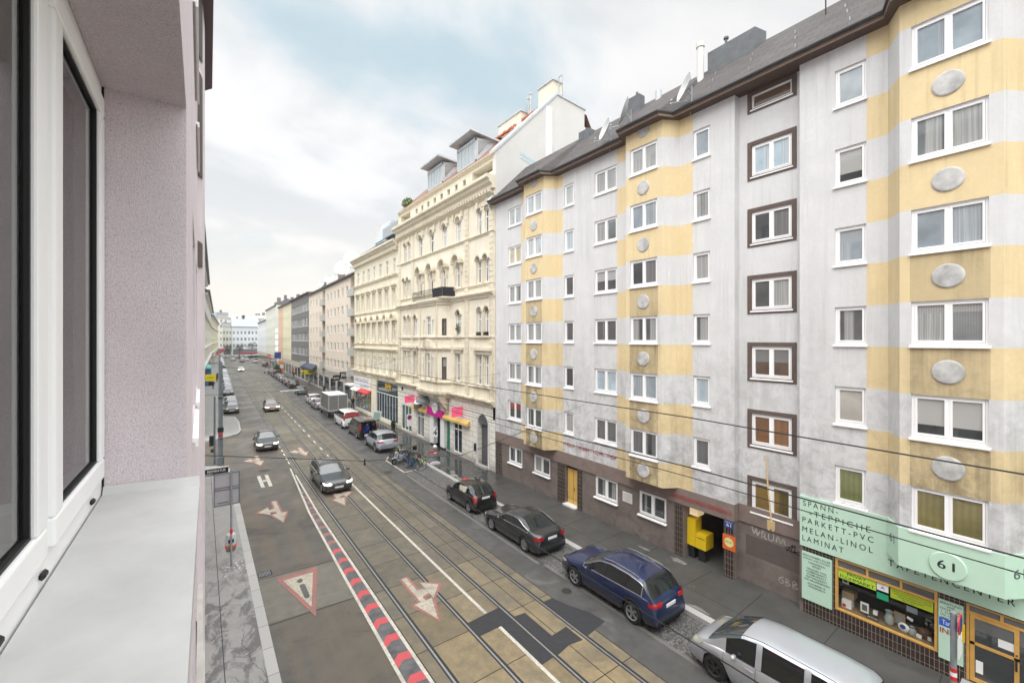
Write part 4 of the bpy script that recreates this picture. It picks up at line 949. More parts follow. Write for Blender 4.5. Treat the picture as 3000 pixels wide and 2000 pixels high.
for q_ in pairs:
    mb = MB()
    for a in q_:
        yc = y2(a); arch_hood(mb, yc, 16.15, .50, .13, .26); arch_hood(mb, yc, 12.2, .48, .11, .12); arch_hood(mb, yc, 19.98, .42, .1, .12)
        for s in (-1, 1): mb.box(XS-.07, XS, yc+s*.45-.06, yc+s*.45+.06, 14.4, 16.15); mb.box(XS-.05, XS, yc+s*.45-.06, yc+s*.45+.06, 10.3, 12.2)
    a, b = q_; mb.box(XS-.2, XS, y2(a)-.7, y2(b)+.7, 10.16, 10.32); mb.box(XS-.3, XS, y2(a)-.8, y2(b)+.8, 9.15, 9.38); mb.box(XS-.16, XS, y2(a)-.62, y2(b)+.62, 8.86, 9.15)
    mb.box(XS-.2, XS, y2(a)-.7, y2(b)+.7, 6.3, 6.42)
    for y in (y2(a)-.5, (y2(a)+y2(b))/2, y2(b)+.5): mb.box(XS-.08, XS, y-.09, y+.09, 6.42, 8.86)
    mb.build('window_hood', M['plaster_cream_trim'], b2)
for a in (31.92, 40.9):
    mb = MB(); yc = y2(a); arch_hood(mb, yc, 12.1, .55, .12, .14); mb.box(XS-.3, XS, yc-.9, yc+.9, 9.15, 9.38); mb.box(XS-.16, XS, yc-.62, yc+.62, 8.86, 9.15); mb.box(XS-.22, XS, yc-.6, yc+.6, 10.16, 10.32); mb.box(XS-.22, XS, yc-.65, yc+.65, 6.3, 6.42)
    for s in (-1, 1): mb.box(XS-.1, XS, yc+s*.55-.08, yc+s*.55+.08, 6.42, 8.86)
    mb.build('window_hood', M['plaster_cream_trim'], b2)
# bay of the first two floors
c, hw, ch, bp = 36.05-YO, 1.85, .85, .85
mb = MB(); hl = [(hw-.45,hw+.45,10.36,12.1,.2),(hw-1.1,hw-.75,10.36,11.8,.2),(hw+.75,hw+1.1,10.36,11.8,.2),(hw-.45,hw+.45,6.45,8.75,.2),(hw-1.1,hw-.75,6.45,8.4,.2),(hw+.75,hw+1.1,6.45,8.4,.2)]
panel(mb, (-bp,c-hw), (-bp,c+hw), 5.0, 13.66, hl)
cl = math.hypot(bp, ch); hc = [(cl/2-.22,cl/2+.22,10.36,11.85,.2),(cl/2-.22,cl/2+.22,6.45,8.45,.2)]
panel(mb, (0,c-hw-ch), (-bp,c-hw), 5.0, 13.66, hc); panel(mb, (-bp,c+hw), (0,c+hw+ch), 5.0, 13.66, hc)
mb.prism([(0,c-hw-ch),(-bp,c-hw),(-bp,c+hw),(0,c+hw+ch)], 4.96, 5.0); mb.prism([(0,c-hw-ch),(-bp,c-hw),(-bp,c+hw),(0,c+hw+ch)], 13.6, 13.66)
bay = mb.build('bay_window', M['plaster_cream'], b2)
for a, b, z0, z1, _ in hl: window(b2, (-bp,c-hw), (-bp,c), a, b, z0, z1, 'cross' if b-a > .6 else 'plain', M['pane_tall_grey'], inset=.14, sill=0)
for a, b, z0, z1, _ in hc: window(b2, (0,c-hw-ch), (-bp,c-hw), a, b, z0, z1, 'plain', M['pane_tall_dark'], inset=.14, sill=0, fm=M['brown_trim'])
mb = MB()
def ring_cornice(mb, z, h, d):
    P = [(XS,c-hw-ch-.02),(-bp,c-hw),(-bp,c+hw),(XS,c+hw+ch+.02)]
    for k, (dd, z0, z1) in enumerate(((d*.4,z,z+h*.35),(d*.75,z+h*.352,z+h*.6),(d,z+h*.602,z+h))):
        mb.prism([(XS-.0,P[0][1]-dd*1.2),(-bp-dd,P[1][1]-dd*.6),(-bp-dd,P[2][1]+dd*.6),(XS-.0,P[3][1]+dd*1.2)], z0, z1)
ring_cornice(mb, 13.1, .58, .34); ring_cornice(mb, 9.0, .3, .2); ring_cornice(mb, 10.05, .2, .14); ring_cornice(mb, 4.9, .55, .34); ring_cornice(mb, 6.1, .2, .16)
for y in (c-hw+.12, c+hw-.12, c-.62, c+.62): mb.box(-bp-.1, -bp, y-.12, y+.12, 6.32, 8.98)
for y in (c-hw+.12, c+hw-.12): mb.box(-bp-.08, -bp, y-.12, y+.12, 9.32, 13.08)
mb.prism([(c-.9,9.32),(c-.7,9.9),(c,10.05),(c+.7,9.9),(c+.9,9.32)], -bp-.22, -bp, 'x')
for y in (c-hw-.35, c+hw+.35): mb.prism([(XS,3.5),(XS-.18,3.55),(XS-.3,3.95),(XS-.75,4.45),(XS-.95,4.9),(XS,4.9)], y-.17, y+.17, 'y')
mb.build('bay_cornice', M['plaster_cream_trim'], b2)
# balcony on the bay
mb = MB(); by0, by1 = y2(32.55), y2(39.5); bx = -bp-.22; zb = 13.70
for z in (zb+.02, zb+.78): mb.tube([(XS,by0,z),(bx,by0+.3,z),(bx,by1-.3,z),(XS,by1,z)], .022, 5)
n = 46
for i in range(n+1):
    y = by0+.3+(by1-by0-.6)*i/n; mb.tube([(bx,y,zb),(bx,y,zb+.8)], .011, 4, cap=False)
    if i < n:
        for zc, r_ in ((zb+.22,.07),(zb+.5,.085)): mb.tube([(bx, y+.065+r_*math.cos(t*math.pi/4), zc+r_*math.sin(t*math.pi/4)) for t in range(8)], .01, 4, cap=False)
for a, b in (((XS,by0),(bx,by0+.3)), ((bx,by1-.3),(XS,by1))):
    for t in range(6): x = a[0]+(b[0]-a[0])*t/5; y = a[1]+(b[1]-a[1])*t/5; mb.tube([(x,y,zb),(x,y,zb+.8)], .012, 4, cap=False)
rl = mb.build('balcony_railing', M['dark_iron'], b2)
mb = MB(); 
for k in range(14):
    ya = by0+.28+k*.135; mb.q((bx-.03-.02*(k % 2),ya,zb+.02),(bx-.03-.02*((k+1) % 2),ya+.135,zb+.02),(bx-.03-.02*((k+1) % 2),ya+.135,zb+.8),(bx-.03-.02*(k % 2),ya,zb+.8))
mb.q((XS,by0-.01,zb),(bx-.02,by0+.28,zb),(bx-.02,by0+.28,zb+.8),(XS,by0-.01,zb+.8)); mb.build('privacy_cloth', mat('cloth_black', (.02,.02,.024), .8), b2)
MB().tube([(bx+.1,y2(36.7),zb),(bx+.1,y2(36.7),zb+2.3),(bx+.1,y2(34.6),zb+2.25)], .015, 5).build('awning_pole', M['dark_iron'], b2)
# attic, mansard, dormers
mb = MB(); ah = [(y2(Y)-.26, y2(Y)+.26, 22.85, 23.35, .15) for Y in (31.2,32.6,34.0,35.4,36.8,38.2,39.6,41.0)]
panel(mb, (.12,0), (.12,LB2), 22.0, 23.75, ah+[(y2(26.9),y2(29.9),22.75,23.5,.9),(y2(42.6),y2(45.2),22.75,23.5,.9)])
mb.build('attic_wall', M['plaster_cream'], b2)
MB().box(.27,.3,y2(31),y2(41.5),22.8,23.4).box(1.0,1.05,y2(26.8),y2(30),22.7,23.6).box(1.0,1.05,y2(42.5),y2(45.3),22.7,23.6).build('attic_pane', M['pane_dark'], b2)
cm = MB(); cornice(cm, 23.74, .22, .28, 0, LB2, .14); cm.build('attic_cornice', M['plaster_cream_trim'], b2)
mb = MB(); mb.q((-.1,0,23.97),(-.1,LB2,23.97),(6.1,LB2,30),(6.1,0,30)); mb.q((6.1,0,30),(6.1,LB2,30),(9.6,LB2,29.6),(9.6,0,29.6)); mb.q((9.6,0,29.6),(9.6,LB2,29.6),(13,LB2,24),(13,0,24))
r2 = mb.build('roof', M['roof_red'], b2)
mb = MB(); mb.prism([(.0,4),(.0,23.9),(.25,24.35),(6.1,30.2),(9.3,29.95),(9.3,28.5),(13.5,27.4),(13.5,4)], -.03, .32, 'y'); mb.build('firewall', M['white_render'], b2)
mb = MB(); mb.prism([(-.05,23.95),(6.1,30.18),(6.1,30.42),(-.05,24.2)], -.1, .75, 'y'); mb.prism([(6.1,30.2),(9.45,29.95),(9.45,30.1),(6.1,30.36)], -.1, .4, 'y'); mb.build('verge_flashing', M['zinc'], r2)
mb = MB(); mb.box(5.0,5.5,-.12,-.03,22,28.9); mb.box(4.9,5.0,-.05,-.03,22,29); mb.build('flue', M['white_paint'], b2)
mb = MB()
for k in range(9): mb.box(2.3+k*.28,2.54+k*.28,-.05,-.03,24.3-k*.07,24.55-k*.07); mb.box(2.3+k*.28,2.54+k*.28,-.05,-.03,24.0-k*.07,24.25-k*.07)
mb.build('glass_blocks', mat('glass_block', (.50,.60,.64), .2), b2)
for i, (Ya, Yb) in enumerate(((30.4,33.6),(36.4,39.7))):
    a, b = y2(Ya), y2(Yb); mb = MB(); x0 = .75
    mb.prism([(x0,24.75),(x0,26.75),(3.6,27.2),(3.6,27.55)], a, a+.1, 'y'); mb.prism([(x0,24.75),(x0,26.75),(3.6,27.2),(3.6,27.55)], b-.1, b, 'y')
    mb.box(x0, x0+.1, a, b, 24.75, 24.95); mb.box(x0, x0+.1, a, b, 26.55, 26.8)
    for t in range(6): y = a+.1+(b-a-.2)*t/5; mb.box(x0+.01, x0+.09, y-.035, y+.035, 24.95, 26.55)
    d_ = mb.build('dormer', M['zinc'], r2)
    MB().prism([(x0-.65,27.12),(x0-.65,27.28),(4.2,26.95),(4.2,26.75)], a-.3, b+.35, 'y').build('dormer_roof', M['zinc'], d_)
    MB().q((x0+.05,a+.1,24.95),(x0+.05,b-.1,24.95),(x0+.05,b-.1,26.55),(x0+.05,a+.1,26.55)).build('pane', M['pane_sky'], d_)
    MB().prism([(x0+.25,25.35),(x0+.25,26.55),(2.6,26.85),(1.9,26.5)], a-.015, a, 'y').build('pane', M['pane_dim'], d_)
def block(name, x0, x1, Ya, Yb, z0, z1, m): return MB().box(x0,x1,y2(Ya),y2(Yb),z0,z1).box(x0-.1,x1+.1,y2(Ya)-.1,y2(Yb)+.1,z1,z1+.12,m=1).build(name, [m, M['zinc']], r2)
block('chimney', 4.7, 5.5, 29.4, 32.8, 28.0, 29.75, M['plaster_cream']); block('chimney', 6.0, 7.0, 26.7, 28.6, 29.6, 31.6, M['plaster_cream']); block('chimney', 4.4, 5.2, 34.2, 35.2, 27.6, 28.7, M['plaster_cream']); block('chimney', 4.4, 5.2, 39.6, 41.2, 27.4, 28.6, M['plaster_cream'])
mb = MB()
for Y, z in ((28.95,31.2),(29.2,30.9),(34.7,29.3),(31,30.2),(33.9,29)): mb.tube([(5.4,y2(Y),28.2),(5.4,y2(Y),z)], .09, 8).tube([(5.4,y2(Y),z),(5.4,y2(Y),z+.12)], .15, 8)
mb.build_each('flue', M['zinc'], r2)
mb = MB()
for z in (29.2, 29.7): mb.tube([(5.2,y2(28.7),z+1),(5.2,y2(29.6),z)], .02, 4)
for Y in (26.1,26.5): mb.tube([(6.5,y2(Y),30),(6.5,y2(Y),31.9)], .03, 5)
mb.tube([(6.5,y2(26.1),31.9),(6.5,y2(26.6),31.9)], .03, 5); mb.tube([(4.4,y2(33),28.4),(4.4,y2(33.9),28.3)], .02, 4); mb.tube([(4.4,y2(33.4),27.5),(4.4,y2(33.4),28.4)], .02, 4)
mb.build('roof_railing', M['galv'], r2)
mb = MB()
for k in range(40):
    t = k/40; y = .9+t*8.5; x = 5.1-1.1*t; z = x+24.05+jr.uniform(-.05,.12); mb.box(x-.06,x+.1,y,y+.3,z,z+.16)
mb.build('ridge_tiles', mat('tile_orange', (.48,.13,.06), .7), r2)
# ground floor of that house
mb = MB()
gho = [(27.28-YO,28.72-YO,.15,3.45,.35),(31.38-YO,32.85-YO,.38,3.15,.15),(34.25-YO,37.35-YO,.15,2.95,.5),(33.5-YO,34.2-YO,.2,2.95,.12),(38.95-YO,40.65-YO,.38,3.1,.15),(42.0-YO,44.75-YO,.34,3.0,.15)]
panel(mb, (0,0), (0,LB2), 0, 5.0, gho)
g = G('ivory_rustic', .85)
b = g.brick(g.comb(g.sep.outputs[1], g.sep.outputs[2], 0.), (.72,.70,.64), (.76,.735,.67), (.34,.32,.28), 1.1, .44, .018, .5)
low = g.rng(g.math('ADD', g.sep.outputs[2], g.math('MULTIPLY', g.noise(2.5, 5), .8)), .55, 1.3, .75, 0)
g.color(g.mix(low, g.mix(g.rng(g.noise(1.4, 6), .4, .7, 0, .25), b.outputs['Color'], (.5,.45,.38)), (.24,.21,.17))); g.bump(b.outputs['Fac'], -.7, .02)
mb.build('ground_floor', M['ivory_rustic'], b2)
mb = MB(); mb.lathe([(0,-.012),(.72,-.012)], 16, 'x', (0, y2(28), 3.45), a0=0, a1=math.pi, m=0); mb.box(.30,.33,y2(27.28),y2(28.72),.15,3.45)
mb.build('entrance_door', mat('door_grey', (.10,.105,.11), .5, var=.35, vscale=2, stretch=(1,4,.5)), b2)
mb = MB(); arch_hood(mb, y2(28), 3.45, .92, .16, .08, 0); mb.box(-.08,0,y2(27.08),y2(27.27),.15,3.45); mb.box(-.08,0,y2(28.73),y2(28.92),.15,3.45); mb.build('door_surround', M['white_render'], b2)
MB().box(-.3,.05,y2(27.2),y2(28.8),.15,.32).build('doorstep', M['granite_kerb'], b2); MB().box(-.16,0,y2(28.95),y2(29.2),1.2,1.75).build('intercom_box', M['dark_iron'], b2)
def shopglass(Ya, Yb, z0, z1, pm, cols=2, ztr=None, fm=None):
    o = window(b2, (0,0), (0,1), y2(Ya), y2(Yb), z0, z1, 'plain', pm, fm=fm or M['white_frame'], inset=.08, sill=0, name='shop_window'); mb = MB()
    w = Yb-Ya
    for k in range(1, cols): mb.box(w*k/cols-.03, w*k/cols+.03, -.12, -.05, .06, z1-z0-.06)
    if ztr: mb.box(.06, w-.06, -.125, -.045, ztr-z0-.04, ztr-z0+.04)
    mb.build('mullion', fm or M['white_frame'], o)
shopglass(31.38,32.85,.38,3.15,M['pane_shop'],2,2.35); shopglass(38.95,40.65,.38,3.1,M['pane_dim'],2,2.35); pane('green_shop', (.10,.15,.12)); shopglass(42.0,44.75,.34,3.0,M['pane_green_shop'],3)
MB().box(.08,.12,y2(33.52),y2(34.18),.2,2.93).build('green_door', mat('door_green', (.015,.16,.12), .4), b2)
MB().box(.42,.45,y2(34.3),y2(37.3),.15,2.93).build('shop_entrance', M['pane_shop'], b2); MB().box(-.12,.3,y2(36.55),y2(37.3),.3,2.93).box(-.12,.3,y2(34.4),y2(35.15),.3,2.93).build_each('white_pillar', M['white_paint'], b2); MB().box(.1,.14,y2(37.4),y2(37.7),.3,2.9).build('gold_strip', mat('gold_strip', (.32,.22,.06), .5), b2)
# shop signs and awnings
t = sign_thing('awning', 'golden awning cassette across the white shop front', 'awning', [mat('awning_gold', (.60,.42,.14), .6, var=.12)], lambda b: (b.prism([(FX-.36,2.98),(FX-.36,3.16),(FX-.1,3.36),(FX,3.36),(FX,3.0)], 30.0, 34.3, 'y'), b.prism([(FX-.36,2.98),(FX-.36,3.16),(FX-.1,3.36),(FX,3.36),(FX,3.0)], 37.65, 41.4, 'y')))
t = sign_thing('shop_sign', 'magenta sign with a white roundel over the white shop entrance', 'sign', [mat('magenta', (.56,.008,.25), .5)], lambda b: b.prism([(34.35,2.95),(37.6,2.95),(37.6,3.75),(36.9,3.55),(36.4,3.3),(35.5,3.3),(35.0,3.6),(34.35,3.6)], FX-.30, FX-.16, 'x'))
MB().lathe([(0,-.34),(.5,-.34),(.52,-.3),(.52,-.2)], 24, 'x', (FX, 35.9, 3.72)).build('roundel', M['white_paint'], t); MB().ell((FX-.36,35.65,3.65),(.03,.22,.25)).ell((FX-.36,36.1,3.8),(.03,.12,.3)).build('roundel_pattern', M['off_white'], t)
for (Y, z0, z1, lab) in ((31.2,3.62,4.42,'bright pink hanging sign beside the arched door'), (41.2,3.6,4.32,'bright pink hanging sign beside the green shop window')):
    t = sign_thing('hanging_sign', lab, 'sign', [mat('pink_sign', (.72,.10,.20), .5, emit=.25)], lambda b: b.box(FX-1.05, FX-.08, Y-.05, Y+.05, z0, z1), 'pink hanging signs of the shop')
    mb = MB(); lettering(mb, 'thai', (FX-.72, Y-.05, z0+.5), (.3,0,0), (0,0,.1), (0,-1,0), bold=.01); lettering(mb, 'massage', (FX-.75, Y-.05, z0+.25), (.36,0,0), (0,0,.1), (0,-1,0)); mb.build('lettering', M['red_letter'], t); MB().tube([(FX-.08,Y,z1-.1),(FX,Y,z1-.1)], .02).build('bracket', M['dark_iron'], t)
def dome(name, label, y, z, w, h, mats, bands):
    mb = MB(); n = 10
    for k, (a, b) in enumerate(bands): mb.lathe([(math.cos(t)*w, math.sin(t)*h) for t in [a+(b-a)*i/5 for i in range(6)]], 16, 'z', (0,0,0), a0=math.pi/2, a1=3*math.pi/2, m=k)
    o = mb.build(name, mats, None, True); o.location = (FX, y, z); tag(o, label, 'awning'); return o
dome('dome_awning', 'grey half dome awning under the bay of the cream house', 38.5, 3.95, .95, .75, [mat('awning_grey', (.20,.25,.27), .7)], [(0, math.pi/2)])
dome('dome_awning', 'red, white and black striped barrel awning beside the grey dome', 39.9, 3.2, .62, 1.25, [mat('awning_dark', (.10,.08,.08), .7), M['white_paint'], M['red_paint']], [(0,.35),(.35,.75),(.75,math.pi/2)])
MB().box(-.06,0,y2(44.2),y2(44.6),4.55,4.85).build('house_number', M['black'], b2)
# planters on sills, roof plant
for Y in (27.45, 28.53):
    t = thing('flower_box', 'small flower box on a sill of the paired arched windows, ' + ('left one' if Y > 28 else 'right one'), 'flower box', (FX-.12, Y, 10.33)); MB().box(-.08,.08,-.25,.25,0,.16).build('box', M['dark_iron'], t)
    m_ = MB(); [m_.q(*[(jr.gauss(0,.06),jr.gauss(0,.2),.16+jr.uniform(0,.12)) for _ in range(3)]) for _ in range(40)]; m_.build('plant', mat('leaf_dark', (.05,.09,.03), .6), t)
def leafy(name, label, loc, n, sx, sz, size, m, group=None):
    mb = MB(); r_ = random.Random(hash(label) % 999)
    for _ in range(n):
        th = r_.uniform(0, 6.28); ph = r_.uniform(.1, 1.4); k = r_.uniform(.4, 1); p = Vector((math.cos(th)*math.cos(ph)*sx*k, math.sin(th)*math.cos(ph)*sx*k, math.sin(ph)*sz*k+.2))
        a = Vector((r_.gauss(0,1), r_.gauss(0,1), r_.gauss(0,1))).normalized()*size; b = a.cross(Vector((r_.random(), r_.random(), r_.random()))).normalized()*size*.4
        mb.q(p-a, p+b, p+a, p-b)
    o = thing(name, label, 'plant', loc, 0, group); mb.build('foliage', m, o); MB().tube([(0,0,0),(0,0,sz*.6)], .03, 6).build('stem', M['brown_trim'], o); return o
leafy('roof_shrub', 'green shrub on the roof edge of the ornate house', (FX+.6, 44.2, 24.2), 330, .85, 1.0, .17, mat('leaf_green', (.20,.27,.10), .6, var=.4, vscale=3))
leafy('window_plant', 'tall potted plant in the arched window right of the bay', (FX-.08, 31.95, 10.35), 60, .25, .9, .09, M['leaf_dark'])
# ================================================================== straw coloured house
Y3 = 45.66; b3 = thing('apartment_building', 'straw coloured house with rusticated first floor and slate roof beyond the ornate one', 'building', (FX, Y3, 0)); L3 = 62.4-Y3
y3 = lambda Y: Y-Y3
A3 = [46.85, 49.2, 51.5, 53.8, 56.05, 58.3, 60.6]; W3 = []
for a in A3: W3 += [(a-.42,a+.42,17.62,19.2),(a-.44,a+.44,13.78,15.65),(a-.46,a+.46,9.88,11.85),(a-.44,a+.44,6.15,7.95)]
mb = MB(); panel(mb, (0,0), (0,L3), 5.2, 20.8, [(y3(a),y3(b),c,d,.2) for a,b,c,d in W3]); mb.q((0,L3,0),(12,L3,0),(12,L3,21),(0,L3,21)); mb.q((12,0,0),(12,L3,0),(12,L3,24),(12,0,24)); mb.build('wall', M['plaster_straw'], b3)
for a, b, c, d in W3: window(b3, (0,0), (0,1), y3(a), y3(b), c, d, 'cross', M['pane_'+rr.choice(['tall_dark','tall_grey','grey','pale','bluegrey'])], inset=.14, sill=.0)
mb = MB(); X0 = XS; XS = 0
cornice(mb, 20.3, .8, .7, -.02, L3+.05); cornice(mb, 17.1, .28, .22, 0, L3); cornice(mb, 13.3, .2, .16, 0, L3); cornice(mb, 9.3, .22, .16, 0, L3); cornice(mb, 8.55, .36, .34, 0, L3); cornice(mb, 5.2, .7, .42, 0, L3)
for k in range(40): y = .1+k*.415; mb.box(-.4, -.01, y, y+.2, 20.02, 20.29)
for a in A3:
    yc = y3(a); arch_hood(mb, yc, 12.35, .72, .2, .40, 0); mb.box(-.40,0,yc-.85,yc+.85,12.15,12.34); mb.box(-.36,0,yc-.75,yc+.75,16.1,16.3); mb.box(-.2,0,yc-.6,yc+.6,15.85,16.1); mb.box(-.16,0,yc-.6,yc+.6,17.45,17.58); mb.box(-.12,0,yc-.62,yc+.62,9.55,9.85)
    for s in (-1, 1): mb.box(-.10,0,yc+s*.58-.08,yc+s*.58+.08,9.86,12.14); mb.box(-.10,0,yc+s*.56-.07,yc+s*.56+.07,13.6,15.84)
for k in range(8):
    yc = .05+k*2.33-.1
    for j in range(7): mb.box(-.09,0,max(0,yc-.55),min(L3,yc+.62),6.0+j*.36,6.28+j*.36)
mb.build('cornice', M['plaster_cream_trim'], b3)
mb = MB(); mb.q((-.5,0,21.15),(-.5,L3,21.15),(4.5,L3,24.9),(4.5,0,24.9)).q((4.5,0,24.9),(4.5,L3,24.9),(12,L3,22),(12,0,22)).q((-.5,L3,21.15),(4.5,L3,24.9),(12,L3,22),(0,L3,21)); r3_ = mb.build('roof', M['slate'], b3)
mb = MB(); mb.prism([(1.4,22.7),(2.4,25.6),(5,25.6),(5,24)], 8.6, 12.6, 'y'); mb.build('dormer', M['zinc'], r3_); MB().q((1.36,8.9,22.95),(1.36,12.3,22.95),(2.32,12.3,25.4),(2.32,8.9,25.4)).build('pane', M['pane_sky'], r3_); MB().prism([(2.0,23.4),(2.6,25.2),(4.2,25.2),(4.2,24.2)], 8.58, 8.6, 'y').build('pane', M['pane_dim'], r3_)
MB().box(2.4,3.4,13.6,14.6,23.4,26).build('chimney', M['white_render'], r3_); MB().box(.2,3.6,.6,5.6,22.2,23.4).build('skylight', M['pane_bluegrey'], r3_)
mb = MB(); panel(mb, (0,0), (0,L3), 0, 5.2, [(.15,y3(53.05),.55,5.0,.15),(y3(55.0),L3-.15,.5,4.9,.12)]); mb.build('ground_floor', M['plaster_straw'], b3)
o = window(b3, (0,0), (0,1), .15, y3(53.05), .55, 5.0, 'plain', M['pane_shop'], fm=M['zinc'], inset=.1, sill=0, name='shop_window'); mb = MB(); w = y3(53.05)-.15
for k in range(1, 8): mb.box(w*k/8-.03, w*k/8+.03, -.13, -.05, .06, 2.95)
mb.box(.06,w-.06,-.14,-.04,2.95,3.05); mb.build('mullion', M['zinc'], o); mb = MB(); [mb.ell((3.2+jr.uniform(-.9,.9),-.05,3.8+jr.uniform(-.35,.35)),(.14,.03,.2),8,5) for _ in range(22)]; mb.build('gold_ornament', mat('gold_paint', (.50,.33,.03), .4), o); mb = MB(); [mb.box(k*1.7+.7,k*1.7+1.2,-.16,-.12,.1,2.2) for k in range(4)]; mb.build('poster', mat('pale_poster', (.5,.42,.36), .6, var=.3, vscale=3), o)
pane('bright_shop', (.22,.27,.24)); o = window(b3, (0,0), (0,1), y3(55.0), L3-.15, .5, 3.0, 'plain', M['pane_bright_shop'], fm=M['white_frame'], inset=.06, sill=0, name='shop_window')
rs = random.Random(11)
for cname, colr in (('goods_yellow', (.6,.5,.05)), ('goods_blue', (.12,.2,.45)), ('goods_green', (.1,.3,.12)), ('goods_white', (.7,.7,.7)), ('goods_red', (.5,.06,.06))):
    mb = MB(); [mb.box(x_, x_+rs.uniform(.2,.5), -.06, -.045, z_, z_+rs.uniform(.15,.4)) for x_, z_ in [(rs.uniform(.2,6.5), rs.uniform(.2,1.9)) for _ in range(9)]]; mb.build('goods', mat(cname, colr, .6), o)
t = sign_thing('shop_sign', 'white shop board with violet lettering on the straw coloured house', 'sign', [M['white_paint']], lambda b: b.box(FX-.14, FX-.02, 55.0, 62.2, 3.42, 4.9)); wtext(t, 'HANDY & INTERNET', FX-.14, 61.6, 4.35, 6, .4, mat('violet_letter', (.25,.12,.4), .5), bold=.02); wtext(t, 'CALL SHOP 24', FX-.14, 59.4, 3.65, 3.6, .45, mat('sky_letter', (.08,.35,.5), .5), bold=.02)
sign_thing('awning', 'red and white strip awning below the violet lettered board', 'awning', [M['red_paint'], M['white_paint']], lambda b: b.prism([(FX-.65,2.95),(FX-.65,3.1),(FX,3.42),(FX,3.2)], 54.9, 59.2, 'y').prism([(FX-.65,2.95),(FX-.65,3.1),(FX,3.42),(FX,3.2)], 59.2, 62.3, 'y', m=1))
XS = X0
# ================================================================== houses further along the right side
AN = -math.atan(.021)
def far_house(name, label, Y0, Y1, x0, top, wallm, rows, cols_, wd, roofm, roofh=2.2, kinds=('dim','grey','tall_dark'), ground=4.3, gm='pane_shop', ribs=None, frame='white_frame', recess=()):
    """straight block seen very obliquely: openings cut into the wall, frames and panes in each"""
    L_ = (Y1-Y0)/math.cos(AN); b = thing('apartment_building', label, 'building', (x0, Y0, 0), AN); hs = []
    for (za, zb_) in rows:
        for c_ in cols_: hs.append((c_-wd/2, c_+wd/2, za, zb_, .18))
    mb = MB(); panel(mb, (0,0), (0,L_), ground, top, hs+[(a, b_, z0, z1, 1.3) for a, b_, z0, z1 in recess])
    mb.q((0,0,0),(12,0,0),(12,0,top),(0,0,top)); mb.q((0,L_,0),(12,L_,0),(12,L_,top),(0,L_,top)); mb.q((12,0,0),(12,L_,0),(12,L_,top),(12,0,top))
    for a, b_, z0, z1 in recess: mb.q((1.3,a,z0),(1.3,b_,z0),(1.3,b_,z1),(1.3,a,z1))
    mb.build('wall', M[wallm], b)
    for h in hs: window(b, (0,0), (0,1), h[0], h[1], h[2], h[3], 'plain', M['pane_'+rr.choice(kinds)], fm=M[frame], inset=.12, sill=.04 if frame == 'white_frame' else 0)
    mb = MB(); mb.box(.0,.3,0,L_,0,ground-.001); mb.build('ground_floor', mat('shop_stone', (.50,.46,.40), .8, var=.15, vscale=1), b)
    n = max(2, int(L_/5)); 
    for k in range(n):
        a = L_*k/n+.75; e = L_*(k+1)/n-.75; q = MB().box(-.02,.02,a,e,.6,ground-1.35).build('shop_window', M[gm], b); 
    mb = MB(); mb.q((-.45,0,top),(-.45,L_,top),(3.5,L_,top+roofh),(3.5,0,top+roofh)).q((3.5,0,top+roofh),(3.5,L_,top+roofh),(12,L_,top+.3),(12,0,top+.3)).box(-.46,.1,0,L_,top-.22,top-.002,m=1).q((-.45,0,top),(3.5,0,top+roofh),(12,0,top+.3)).q((-.45,L_,top),(3.5,L_,top+roofh),(12,L_,top+.3)); mb.build('roof', [M[roofm], M['brown_trim']], b)
    rc = random.Random(int(Y0)); q = MB()
    for k in range(max(2, int(L_/7))):
        y = rc.uniform(1, L_-2); x = rc.uniform(1.5, 4); h = rc.uniform(.8, 2.0)
        MB().box(x, x+.8, y, y+rc.uniform(.8, 2.2), top+.2, top+roofh*.8+h).build('chimney', M[rc.choice(['off_white','slate','brown_band'])], b)
    return b, L_
zr = [5.05+3.03*k for k in range(5)]
x4 = 18.83; Y4 = 62.6
b4, L4 = far_house('', 'long pale pink block with concrete balconies beside the straw coloured house', Y4, 105.3, x4, 20.15, 'plaster_pink', [(z, z+1.45) for z in zr], [v-Y4 for v in (71.35,74.35,77.4,79.9,82.8,85.7,93.1,96.4,99.7,103.1)], 1.15, 'slate', .7, ('dim','grey','tall_dark','curtain'), recess=[(3.2, 6.6, 5.2, 19.8), (88-Y4, 90.6-Y4, 5.2, 19.8)])
for a, b in ((3.2, 6.6), (88-Y4, 90.6-Y4)):
    for z in zr:
        MB().box(-.55,1.3,a+.02,b-.02,z-.55,z-.4).box(-.55,-.45,a+.02,b-.02,z-.4,z+.62).box(-.45,0,a+.02,a+.1,z-.4,z+.6).box(-.45,0,b-.1,b-.02,z-.4,z+.6).build('balcony', mat('balcony_concrete', (.46,.46,.43), .85, var=.15), b4)
for z, i in ((21.4, 0),): pass
DL = ['large grey dish nearest the tall straw house, on the pink block roof', 'grey dish on a bent arm above the pink block roof', 'pair of dishes mid roof of the pink block, nearer one', 'pair of dishes mid roof of the pink block, farther one', 'small dish near the far end of the pink block roof', 'smallest dish at the far end of the pink block roof']
for (Y, s, z, az), lb in zip(((67.5,1.1,20.6,150),(70.5,1.15,21.4,120),(75,1.25,20.4,120),(76.8,1.2,20.7,160),(86,.75,20.4,130),(93,.6,20.3,120)), DL):
    dish(x4+.021*(Y-Y4)+.4, Y, z, R(43 if az>100 else 43), R(15), s, lb, 'satellite dishes on the pink block')
mb = MB()
for k in range(5): mb.box(1.6,2.4,2.2+k*1.5,3.2+k*1.5,20.3,22.6-(k % 2)*.5)
mb.build('chimney', mat('chimney_red', (.50,.12,.10), .7, var=.2), b4)
